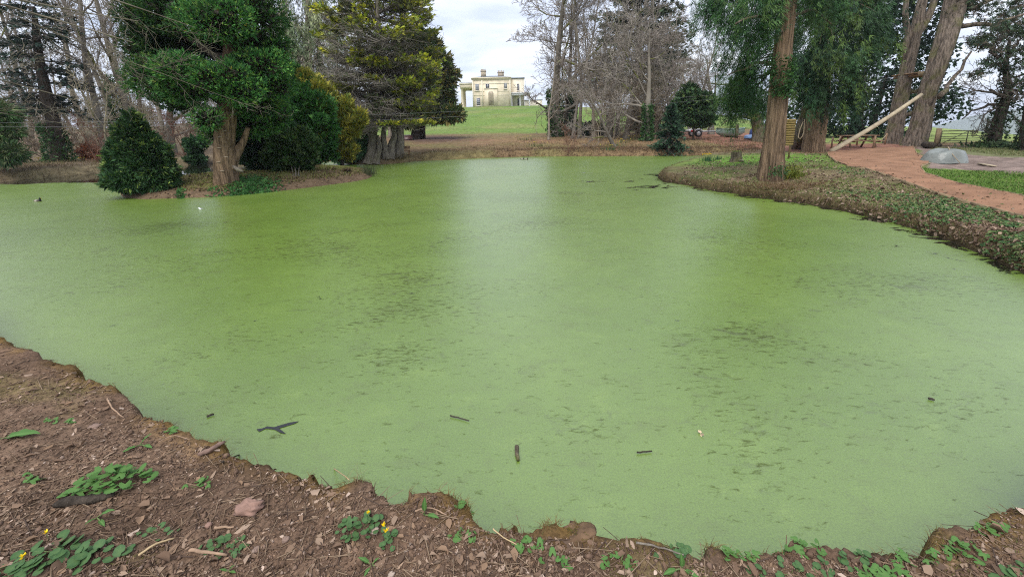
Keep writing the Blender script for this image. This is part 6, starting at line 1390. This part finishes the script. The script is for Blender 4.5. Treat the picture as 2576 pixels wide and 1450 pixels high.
# ------------------------------------------------------------------ near bank: single plants
def leafmesh(kind):
    b = B(); n = 7
    if kind == 'dock':
        rows = [(t_, .5 * math.sin(math.pi * min(1, t_ * .96 + .04)) ** .7 * (1.05 - .45 * t_)) for t_ in np.linspace(0, 1, 9)]
        V = []
        for t_, w_ in rows:
            bend = .22 * t_ * t_; wv = .03 * math.sin(t_ * 17)
            for s in (-1, -.5, 0, .5, 1): V.append((t_, s * w_ * .42, .09 * abs(s) * w_ * 2 - bend + (wv if abs(s) == 1 else 0)))
        F4 = [(i * 5 + j, (i + 1) * 5 + j, (i + 1) * 5 + j + 1, i * 5 + j + 1) for i in range(8) for j in range(4)]
        C = [(.13, .26, .07) if j == 2 else (.075, .17, .04) for i in range(9) for j in range(5)]
        b.add(U(V), F4=F4, C=U(C))
    elif kind == 'heart':
        V = [(.25, 0, 0)]; k = 14
        for j in range(k):
            a = j / k * 2 * math.pi; r = .5 * (1 - .32 * math.exp(-((a - math.pi) / .35) ** 2)) * (1 + .03 * math.cos(a * 7)); V.append((.42 + r * math.cos(a), r * math.sin(a) * 1.02, .07 * (r * abs(math.sin(a))) + .02 * math.cos(2 * a)))
        b.add(U(V), F3=[(0, 1 + j, 1 + (j + 1) % k) for j in range(k)], C=U([(.10, .18, .06)] + [(.055, .125, .045) if j % 3 else (.075, .15, .05) for j in range(k)]))
    else:   # three-lobed toothed leaflet
        V = [(.2, 0, 0)]; k = 22
        for j in range(k):
            a = -2.6 + 5.2 * j / (k - 1); r = (.42 + .22 * abs(math.cos(a * 1.25)) ** 1.2) * (1 + (.10 if j % 2 else -.05)); V.append((.25 + r * math.cos(a), r * math.sin(a), .05 * math.cos(a * 2.5) - .12 * r * r))
        b.add(U(V), F3=[(0, 1 + j, 2 + j) for j in range(k - 1)], C=U([(.11, .22, .05)] + [(.075, .175, .045) if j % 2 else (.095, .20, .05) for j in range(k)]))
    me = b.mesh(kind, True); me.materials.append(M_LEAF); return me
LM = {k: leafmesh(k) for k in ('dock', 'heart', 'lobed')}
M_STEM = simple('stem_green', (.13, .17, .06), .6, .15, 20)
M_PETAL = simple('yellow_petal', (.80, .58, .01), .4, .05, 10)
def put_leaf(t, kind, base, tip_dir, L, roll=0.0):
    o = link('leaf', LM[kind], None, t); d = Vector(tip_dir).normalized(); up = Vector((0, 0, 1))
    if abs(d.z) > .97: up = Vector((0, -1, 0))
    y = up.cross(d).normalized(); z = d.cross(y); R = Matrix((d, y, z)).transposed() @ Matrix.Rotation(roll, 3, 'X')
    o.matrix_local = Matrix.Translation(Vector([float(v) for v in (U(base) - U(t.location))])) @ R.to_4x4() @ Matrix.Scale(float(L), 4); return o
def stem(t, a, c, r=.0025):
    a, c = U(a), U(c); s = np.linspace(0, 1, 5)[:, None]; pts = a + (c - a) * s + U([0, 0, 1]) * (.12 * np.linalg.norm(c - a) * np.sin(s * math.pi)); part('stem', B().tube(pts, r, 5), M_STEM, t, True)
def patch(name, label, cat, px, py, n, rx, ry, L, kind, h=.03, flowers=(), group=None, up=.35):
    c = G(px, py); t = thing(name, label, cat, c, group)
    for i in range(n):
        a = rg.random() * 6.283; r = math.sqrt(rg.random()); x, y = c[0] + rx * r * math.cos(a), c[1] + ry * r * math.sin(a)
        if bank(U([x]), U([y]))[0][0] < .0: continue
        hh = h * (1.15 - r * .7) * rg.uniform(.5, 1.2); z = gz(x, y) + hh; az = rg.random() * 6.283
        d = (math.cos(az), math.sin(az) - .15, rg.normal(up * .25, .2)); put_leaf(t, kind, (x, y, z), d, L * rg.uniform(.65, 1.25), rg.normal(0, .3))
    b = B()
    for i in range(max(3, n // 5)):
        a = rg.random() * 6.283; r = rg.random() * .6; x, y = c[0] + rx * r * math.cos(a), c[1] + ry * r * math.sin(a); b.tube([(c[0] + (x - c[0]) * .3, c[1] + (y - c[1]) * .3, gz(x, y)), (x, y, gz(x, y) + h)], .0016, 4, False)
    part('stems', b, M_STEM, t, kind='stuff')
    for fx, fy in flowers:
        g_ = G(fx, fy + 10); f0 = g_ + U([0, 0, h + .02]); fb2 = B()
        for k in range(8):
            a = k * .785; d = U([math.cos(a), math.sin(a) * .8 - .3, .75]); sprays(fb2, f0[None], d[None], .019, .26, U([[.5, .5, .5]]), 1, .02, rg, cj=0)
        fl = part('flower', fb2, M_PETAL, t, label='open yellow flower'); part('flower_stalk', B().tube([g_, f0], .0012, 4), M_STEM, t)
    return t
# ground elder clump
patch('ground_elder', 'lush bright green lobed-leaf clump above the rotten wood on the near bank', 'plant', 285, 1218, 46, .17, .09, .042, 'lobed', .085, up=.4)
patch('ground_elder', 'small trailing lobed leaves at the edge of the lush clump', 'plant', 195, 1245, 12, .07, .03, .034, 'lobed', .03)
patch('celandine', 'wide celandine patch with yellow flowers in the bottom left corner', 'plant', 175, 1392, 60, .26, .075, .036, 'heart', .025, [(68, 1413), (124, 1352)])
patch('celandine', 'low leaf patch at the very bottom left corner', 'plant', 50, 1440, 22, .10, .04, .036, 'heart', .03)
patch('celandine', 'dense dark-leaved celandine clump with yellow flowers beside a pale stone', 'plant', 905, 1328, 46, .105, .06, .026, 'heart', .04, [(968, 1338), (930, 1306)])
patch('celandine', 'small celandine tuft with one flower right of the pale stone', 'plant', 980, 1365, 14, .04, .035, .024, 'heart', .03, [(975, 1348)])
patch('celandine', 'grey-green rosette patch left of the bark stick', 'plant', 560, 1378, 34, .10, .04, .024, 'heart', .015)
patch('celandine', 'thin scattered leaves at the bottom edge below the clay lump', 'plant', 400, 1340, 12, .09, .05, .024, 'heart', .015)
for i, (x, y, nn, rx, ry, k, lab) in enumerate([(1170, 1350, 9, .07, .03, 'lobed', 'strawberry-like seedlings right of the celandine clump'), (1330, 1370, 16, .07, .03, 'lobed', 'bramble-like leaf cluster at the middle of the near bank'), (1400, 1410, 8, .06, .03, 'lobed', 'tiny seedlings below the bramble-like cluster'),
        (1560, 1415, 10, .08, .03, 'lobed', 'seedlings near the bottom edge right of centre'), (1105, 1215, 10, .06, .03, 'lobed', 'purplish leaf sprigs on the moss-topped clod'), (1180, 1275, 10, .07, .02, 'lobed', 'weed tuft on the water edge at the notch'),
        (1700, 1385, 14, .12, .03, 'heart', 'leafy patch on the bank left of the grass clod'), (1880, 1395, 22, .13, .035, 'lobed', 'ground ivy patch in front of the right-hand bay'), (2020, 1380, 20, .12, .03, 'lobed', 'ground ivy patch on the straw-topped clod'),
        (2130, 1410, 18, .12, .03, 'heart', 'low leaf patch right of the straw-topped clod'), (2290, 1400, 22, .12, .035, 'lobed', 'ground ivy on the rounded clod at lower right'), (2420, 1390, 22, .13, .04, 'lobed', 'leaf patch on the right slope of the near bank'), (2490, 1330, 16, .10, .03, 'lobed', 'small leaves high on the right slope'), (2530, 1430, 18, .12, .03, 'heart', 'leaf patch in the bottom right corner'),
        (80, 1205, 10, .08, .03, 'lobed', 'small weeds left of the lush clump'), (150, 1060, 9, .09, .03, 'lobed', 'small weeds above the big fallen leaf'), (430, 1085, 8, .06, .02, 'lobed', 'weed sprigs by the water left of the root mound'), (500, 1225, 9, .07, .03, 'lobed', 'tiny weeds between the root mound and the clay lump'), (1240, 1285, 9, .07, .02, 'heart', 'water-edge weeds below the notch'), (1990, 1440, 22, .16, .03, 'heart', 'leaf patch along the bottom edge right of centre'), (2230, 1445, 20, .14, .02, 'lobed', 'ground ivy along the bottom edge at right')]):
    patch('seedling_patch', lab, 'plant', x, y, nn, rx, ry, .026, k, .018)
def dock(label, px, py, leaves):
    c = G(px, py); t = thing('dock_plant', label, 'plant', c)
    for (tx, ty, L, lift) in leaves:
        q = P(tx, ty, c[2] + lift); v = q - c; base = c + v * .25; put_leaf(t, 'dock', base, v, L if L else np.linalg.norm(v) * .8); stem(t, c, base + v * .05, .003)
    return t
dock('broad pale green leaf lying flat at the left frame edge', -6, 1108, [(75, 1082, .17, .04), (-60, 1120, .15, .03)])
dock('dock seedling with three leaves above the lush clump', 352, 1120, [(372, 1092, .06, .05), (322, 1128, .07, .02), (395, 1122, .06, .02)])
dock('dock seedling with upright leaf below the rotten wood', 245, 1305, [(278, 1278, .075, .05), (222, 1310, .04, .02), (270, 1325, .05, .01)])
dock('dock with upright bright leaf near the mossy clod', 1068, 1296, [(1067, 1245, .065, .12), (1098, 1296, .06, .02), (1058, 1282, .03, .05)])
dock('tall dock leaf standing over the duckweed beside the cut cane', 1540, 1306, [(1512, 1240, .095, .17), (1590, 1288, .05, .07), (1610, 1292, .035, .06)])
dock('single upright leaf on the left-hand water edge', 575, 1118, [(582, 1082, .055, .09), (590, 1110, .03, .02)])
dock('bright dock rosette at the bottom edge left of the straw-topped clod', 1715, 1432, [(1716, 1400, .06, .07), (1660, 1440, .06, .02), (1750, 1445, .06, .02)])
dock('dock leaves at the bottom edge below the celandine clump', 935, 1420, [(905, 1398, .05, .04), (955, 1395, .03, .04), (918, 1442, .04, .01), (970, 1430, .04, .02)])
dock('narrow green sprig at the bottom edge below the clay lump', 575, 1438, [(585, 1420, .03, .03), (560, 1430, .03, .02), (595, 1436, .03, .02)])

# ------------------------------------------------------------------ sticks, stones and clods on the near bank
def stick(label, pts, r, mat, name='stick', cat='stick', lift=.012):
    w_ = U([G(x, y) + U([0, 0, lift + dz]) for x, y, dz in pts]); q = spline(w_, max(8, 4 * len(pts))); q += rg.normal(0, r * .18, q.shape)
    single(name, B().tube(q, np.linspace(r, r * .6, len(q)) * .75, 8, True, jit=.2), mat, label, cat, smooth=True)
M_DRY = simple('dry_stick', (.30, .20, .13), .9, .3, 30, .002); M_CANE = simple('dry_cane', (.42, .31, .17), .7, .2, 15)
stick('curved grey-brown stick on the left of the near bank', [(272, 1008, 0), (282, 1030, .01), (312, 1055, 0)], .007, M_DRY)
stick('long pale bent cane along the water edge', [(640, 1138, .02), (730, 1148, .03), (815, 1172, .02), (880, 1210, .0)], .006, M_CANE, 'cane', 'cane')
stick('dark root-like stick under the long cane', [(650, 1158, .005), (720, 1170, .01), (790, 1180, .01)], .008, M_DRY)
stick('second dark stick beside the water edge root', [(560, 1170, .01), (620, 1150, .02), (690, 1160, .01)], .007, M_DARKBARK)
stick('straight cut cane jutting over the water', [(1415, 1285, .03), (1490, 1297, .03), (1578, 1311, .02)], .007, M_CANE, 'cane', 'cane')
stick('brown stick crossing under the cut cane', [(1440, 1290, .03), (1480, 1308, .01), (1520, 1325, .0)], .006, M_DRY)
stick('flat straw blade left of the grey-green rosette', [(352, 1400, 0), (395, 1378, .005), (440, 1357, 0)], .007, M_CANE, 'straw', 'straw')
stick('knobbly bark stick near the bottom edge', [(480, 1391, 0), (520, 1395, .005), (572, 1402, 0)], .010, M_DRY)
stick('short bark stick right of the straw blade', [(540, 1333, 0), (590, 1330, 0)], .008, M_DRY)
stick('thin stick leaning by the dock at the clod', [(1045, 1297, .01), (1085, 1292, .015), (1125, 1305, .01)], .005, M_DRY)
stick('forked twig on the bank below the cut cane', [(1850, 1390, .0), (1860, 1420, .01), (1885, 1442, 0)], .005, M_DRY)
stick('grey driftwood sliver right of the cut cane', [(1600, 1375, .01), (1650, 1385, .01), (1720, 1400, 0)], .006, M_PALEBARK)
stick('pale stalk on the bank at right of centre', [(1240, 1340, .01), (1270, 1360, .0), (1300, 1375, .0)], .004, M_CANE)
stick('thin cane near the left water edge', [(400, 1120, .01), (440, 1105, .01), (478, 1110, 0)], .004, M_DRY)
stick('bare dry twig over the water at the left frame edge', [(-8, 838, .05), (30, 830, .12), (75, 815, .16)], .005, M_DARKBARK, 'twig', 'twig')
stick('second bare twig over the water at the left frame edge', [(0, 842, .04), (40, 834, .06), (80, 838, .05)], .004, M_DARKBARK, 'twig', 'twig')
# rotten wood
rw_ = [G(138, 1278), G(190, 1264), G(250, 1256), G(290, 1250)]; b = B(); b.tube(spline(U(rw_) + U([0, 0, .012]), 14), np.interp(np.linspace(0, 1, 14), [0, .2, .8, 1], [.010, .022, .018, .008]), 9, True, jit=.5, seed=3)
single('rotten_wood', b, M_DARKBARK, 'dark piece of rotten wood below the lush green clump', 'wood', smooth=False)
b = B(); b.tube(spline(U([G(500, 1150), G(530, 1140), G(570, 1128)]) + U([0, 0, .02]), 10), np.interp(np.linspace(0, 1, 10), [0, .3, .8, 1], [.006, .014, .011, .005]), 9, True, jit=.9, seed=4)
single('rotten_wood', b, simple('pink_rot', (.2, .13, .1), .95, .3, 25, .004), 'pinkish crumbling wood lump at the left water edge', 'wood')
def rock(label, px, py, sx, sy, sz, mat, name='stone', cat='stone', sink=.3, seed=1, group=None, rough=.5):
    c = G(px, py); r_ = np.random.default_rng(seed); bm_u = []
    n1_, n2_ = 15, 24; V = []
    for i in range(n1_):
        th = math.pi * i / (n1_ - 1)
        for j in range(n2_):
            ph = 2 * math.pi * j / n2_; d = U([math.sin(th) * math.cos(ph), math.sin(th) * math.sin(ph), math.cos(th)])
            q = 1 / (np.sum(np.abs(d) ** 3.2)) ** (1 / 3.2); nz_ = 1 + rough * float(fbm(U([d[0] * 2.6 + seed * 3.1 + d[2]]), U([d[1] * 2.6 + d[2] * 2.1]), seed, 4)[0]); V.append(d * q * nz_ * U([sx, sy, sz]))
    V = U(V); V[:, 2] += sz * (1 - sink)
    F4 = [(i * n2_ + j, (i + 1) * n2_ + j, (i + 1) * n2_ + (j + 1) % n2_, i * n2_ + (j + 1) % n2_) for i in range(n1_ - 1) for j in range(n2_)]
    return single(name, B().add(V + c, F4=F4), mat, label, cat, group, loc=c, smooth=False)
M_CLAY = simple('pink_clay', (.27, .165, .125), .95, .25, 20, .006, bscale=40); M_STONE = simple('pale_stone', (.36, .28, .22), .9, .2, 30, .002); M_BSTONE = simple('brown_stone', (.22, .15, .115), .9, .25, 30, .002)
M_CLOD = simple('mossy_clod', (.13, .08, .045), .97, .4, 18, .012, bscale=45)
rock('pink clay lump on the bare soil', 628, 1283, .055, .035, .024, M_CLAY, 'clay_lump', 'clay', seed=2)
rock('pale angular stone beside the celandine clump', 943, 1340, .017, .014, .013, M_STONE, seed=3)
rock('small pale stone at the bottom edge', 985, 1447, .012, .01, .008, M_STONE, seed=4)
rock('flat brown stone near the left of the bank', 240, 1075, .03, .02, .008, M_BSTONE, seed=5)
rock('brown stone below the clay lump', 720, 1360, .014, .012, .009, M_BSTONE, seed=6)
rock('brown stone right of the bark stick', 645, 1385, .012, .012, .007, M_BSTONE, seed=7)
rock('pinkish stone on the soil right of the bottom stick', 525, 1325, .013, .01, .008, M_CLAY, seed=8)
for lab, x_, y_, sx_, sd in (('moss-topped earth clod left of the notch', 940, 1212, .075, 9), ('orange-brown earth clod right of the notch', 1045, 1228, .06, 10), ('straw-topped earth clod by the right-hand bay', 1990, 1352, .085, 11), ('rounded earth clod at lower right', 2315, 1356, .085, 12), ('low earth clod below the cut cane', 1460, 1340, .06, 13)):
    o = rock(lab, x_, y_, sx_, sx_ * .85, sx_ * .42, M_CLOD, 'earth_clod', 'clod', 1.6, sd, rough=.7); c = U(o.location); n = 420
    a_ = rg.random(n) * 6.283; r_ = np.sqrt(rg.random(n)) * sx_ * .95; q = np.stack([c[0] + r_ * np.cos(a_), c[1] + r_ * np.sin(a_) * .85, c[2] + sx_ * .15 * np.sqrt(np.clip(1 - (r_ / sx_) ** 2, 0, 1)) - .004], 1)
    b = B(); blades(b, q, rg.uniform(.006, .02, n), .0016, pick([(.15, .11, .03), (.12, .12, .03), (.19, .12, .045), (.09, .06, .035)], n, rg), rg, .9, .8); part('moss', b, M_GRASS, o, kind='stuff')
t = tuft('grass_clump', 'dry straw grass on the clod by the right-hand bay', 'grass', G(1990, 1338), 160, .055, .0012, [(.36, .27, .12), (.28, .2, .09), (.15, .17, .05)], .9, .8, .04)
t = tuft('grass_clump', 'dry straw grass on the water edge at lower right', 'grass', G(2120, 1362), 120, .05, .0012, [(.36, .27, .12), (.22, .2, .08)], .9, .7, .05)
t = tuft('grass_clump', 'dead drooping weed stalk at the water edge by the cane', 'weed', G(895, 1212), 12, .10, .0014, [(.25, .2, .12), (.14, .16, .06)], .5, 1.2, .02)

# ------------------------------------------------------------------ right bank cover
RBP = [(1658, 447), (1700, 426), (1760, 404), (1830, 394), (1900, 390), (2000, 386), (2085, 388), (2122, 416), (2182, 431), (2270, 463), (2407, 506), (2576, 554), (2600, 700), (2576, 690), (2400, 609), (2200, 549), (2000, 508), (1800, 479)]
rg = np.random.default_rng(404)
def rb_pts(n, z=.34):
    q = px_scatter(RBP, n, z, rg); d_, _ = bank(q[:, 0], q[:, 1]); m = (d_ > .05) & (np.hypot(q[:, 0] - b9[0], q[:, 1] - b9[1]) > .45); return q[m], d_[m]
q, d_ = rb_pts(9000); b = B(); litter(b, q, rg.uniform(.04, .10, len(q)), pick([(.22, .15, .10), (.28, .20, .14), (.14, .09, .06), (.34, .25, .19)], len(q), rg, [.4, .25, .27, .08]) * (1 + rg.normal(0, .15, (len(q), 1))), rg, .4, .008)
stuff('bank_leaf_litter', b, M_LITTER, 'brown fallen leaves over the right-hand bank', 'leaves')
q, d_ = rb_pts(20000); m = fbm(q[:, 0] * .7, q[:, 1] * .7, 64, 4) + .5 * stump_grass[0] * 0 + .22 * (np.hypot(q[:, 0] - 11.5, q[:, 1] - 18.6) < 4) > -.06; q = q[m]
gcol = pick([(.10, .16, .035), (.13, .19, .045), (.16, .17, .06), (.20, .17, .085)], len(q), rg, [.35, .3, .2, .15]); gs = np.exp(-(((q[:, 0] - 11.5) / 3.0) ** 2 + ((q[:, 1] - 18.6) / 2.4) ** 2))[:, None]; gcol = gcol * (1 - gs) + gs * U([.12, .25, .035]) * (1 + rg.normal(0, .15, (len(q), 1)))
b = B(); blades(b, q, rg.uniform(.03, .09, len(q)), .006, gcol, rg, .7, .6, k=2)
stuff('bank_grass', b, M_GRASS, 'short patchy grass on the right-hand bank', 'grass')
q, d_ = rb_pts(16000, .3); m = (fbm(q[:, 0] * .9, q[:, 1] * .9, 91, 4) + .35 * S((12 - q[:, 1]) / 4) + .1 * S((d_ - .5) / 1.0) > .26); q = q[m]
b = B(); litter(b, q + U([0, 0, .02]), rg.uniform(.03, .065, len(q)), pick([(.05, .11, .035), (.08, .16, .05), (.12, .20, .06), (.18, .21, .08)], len(q), rg), rg, .6, .02, (.5, .9), .2)
stuff('ground_ivy', b, M_LEAF, 'low green leafy ground cover on the right-hand bank slope', 'ground cover')
# overhanging dry grass fringe at the water's edge
rw2 = U(right_w); sg = rg.integers(0, len(rw2) - 1, 9000); f = rg.random((9000, 1)); ep = rw2[sg] * (1 - f) + rw2[sg + 1] * f + rg.normal(0, .12, (9000, 2)); ep = np.concatenate([ep, ground_h(ep[:, 0], ep[:, 1])[:, None]], 1)
ep = ep[ep[:, 2] > .03]; hang = U([-.55, -.55, 0]); b = B()
blades(b, ep, rg.uniform(.05, .2, len(ep)), .006, pick([(.15, .10, .055), (.22, .16, .085), (.10, .07, .04), (.12, .13, .045)], len(ep), rg), rg, .7, .9, hang * .5)
c0 = P(1960, 488, .1); ep = c0 + rg.normal(0, 1, (1100, 3)) * U([.8, .35, 0]) + U([0, .3, 0]); ep[:, 2] = ground_h(ep[:, 0], ep[:, 1]); ep = ep[ep[:, 2] > .05]
blades(b, ep, rg.uniform(.15, .38, len(ep)), .006, pick([(.32, .22, .12), (.25, .16, .085), (.20, .13, .075)], len(ep), rg), rg, .6, 1.1, (-.35, -.7, 0))
stuff('bank_fringe', b, M_GRASS, 'dry brown grass hanging over the right-hand water edge', 'grass')
# verge beyond the path and rough grass near the gate
q = px_scatter([(2316, 424), (2450, 430), (2620, 442), (2640, 515), (2576, 498), (2482, 476), (2402, 460), (2357, 447), (2325, 432)], 6000, .45, rg); b = B()
blades(b, q, rg.uniform(.03, .10, len(q)), .009, pick([(.09, .17, .03), (.12, .21, .04), (.07, .12, .03), (.2, .2, .08)], len(q), rg, [.4, .35, .15, .1]), rg, .7, .6)
q = px_scatter([(2300, 368), (2620, 374), (2620, 400), (2480, 390), (2380, 382)], 4500, .4, rg)
blades(b, q, rg.uniform(.05, .16, len(q)), .008, pick([(.12, .16, .05), (.16, .18, .07), (.2, .18, .09)], len(q), rg), rg, .7, .6)
stuff('verge_grass', b, M_GRASS, 'green grass verge beyond the red path and by the gate', 'grass')
# island cover
q = px_scatter([(300, 494), (500, 490), (640, 480), (850, 456), (940, 440), (930, 425), (800, 425), (600, 425), (460, 440)], 2600, .38, rg); d_, i_ = bank(q[:, 0], q[:, 1]); q = q[(d_ > .05) & i_]; b = B()
litter(b, q, rg.uniform(.05, .13, len(q)), pick([(.17, .105, .06), (.22, .15, .085), (.11, .07, .045)], len(q), rg), rg, .4, .008)
stuff('island_litter', b, M_LITTER, 'brown leaf litter on the island bank', 'leaves')
q = px_scatter([(460, 470), (640, 470), (900, 445), (940, 430), (930, 418), (800, 420), (600, 424), (440, 445)], 9000, .42, rg); d_, i_ = bank(q[:, 0], q[:, 1]); q = q[(d_ > .45) & i_]; b = B()
blades(b, q, rg.uniform(.06, .17, len(q)), .016, pick([(.19, .20, .05), (.15, .17, .045), (.22, .18, .08)], len(q), rg), rg, .7, .6)
for cx, cy, rx, ry, nn in [(640, 455, 60, 10, 1500), (600, 465, 40, 8, 900), (450, 470, 12, 6, 200), (540, 470, 22, 6, 350)]:
    qq = P(cx + rg.normal(0, rx * .5, nn), cy + rg.normal(0, ry * .5, nn), .4); qq[:, 2] = ground_h(qq[:, 0], qq[:, 1]); sprays(b, qq + U([0, 0, .03]), rg.normal(0, .6, qq.shape) + U([0, 0, .6]), .12, .4, pick([(.04, .12, .03), (.06, .15, .04), (.03, .08, .025)], nn, rg), 2, .9, rg)
stuff('island_grass', b, M_GRASS, 'yellowish grass and nettles on the island top', 'grass')


# leaves and grit strayed onto the path
f = rg.random((2600, 1)); k_ = rg.integers(0, NP - 1, 2600); e_ = rg.beta(.5, .5, (2600, 1)); q = (LEw[k_] * (1 - f) + LEw[k_ + 1] * f) * (1 - e_) + (REw[k_] * (1 - f) + REw[k_ + 1] * f) * e_ + rg.normal(0, .05, (2600, 3)) * U([1, 1, 0]); q[:, 2] = ground_h(q[:, 0], q[:, 1]) + .032; q = q[rg.random(2600) < .16] + U([0, 0, .025])
b = B(); litter(b, q, rg.gamma(2, .014, len(q)) + .01, pick([(.16, .10, .065), (.24, .17, .11), (.11, .075, .05), (.12, .14, .05)], len(q), rg), rg, .25, .006); stuff('path_litter', b, M_LITTER, 'scattered leaves and grit along the edges of the red path', 'leaves')

# ------------------------------------------------------------------ far hills and the air in front of them
az = np.radians(np.linspace(20, 80, 121)); hb_ = B(); rws = []
for r_, f_ in ((2300, 0.0), (2600, 0.5), (2850, 0.88), (3100, 1.0), (3500, 0.7)):
    top = np.interp(np.degrees(az), [20, 34, 42, 46, 49, 52, 58, 70, 80], [20, 30, 40, 60, 110, 145, 175, 170, 150]) * 1.0 + 30 * fbm(az * 14, az * 0 + r_ * .001, 7, 4)
    rws.append(np.stack([r_ * np.sin(az), r_ * np.cos(az), -125 + f_ * (top + 30)], 1))
V = np.concatenate(rws); n_ = len(az); hb_.add(V, F4=[(i * n_ + j, i * n_ + j + 1, (i + 1) * n_ + j + 1, (i + 1) * n_ + j) for i in range(4) for j in range(n_ - 1)], C=(.10, .14, .06))
structure('hills', hb_, simple('hill_pasture', (.10, .13, .06), .95, .4, .0015), 'distant hills beyond the valley past the pasture', smooth=True)
hz_ = B().box((0, 0, -10), (9000, 9000, 250))
hm = bpy.data.materials.new('haze_air'); hm.use_nodes = True; ht = hm.node_tree; ht.nodes.clear()
pv = ht.nodes.new('ShaderNodeVolumePrincipled'); pv.inputs['Color'].default_value = (.82, .89, 1.0, 1); pv.inputs['Density'].default_value = 0.0003; pv.inputs['Anisotropy'].default_value = 0.0
oo = ht.nodes.new('ShaderNodeOutputMaterial'); ht.links.new(pv.outputs[0], oo.inputs['Volume'])
hzo = link('haze', hz_.mesh('haze'), hm); hzo['kind'] = 'stuff'; hzo['label'] = 'thin pale blue air between the pond and the hills'; hzo['category'] = 'haze'
SC.cycles.volume_bounces = 0
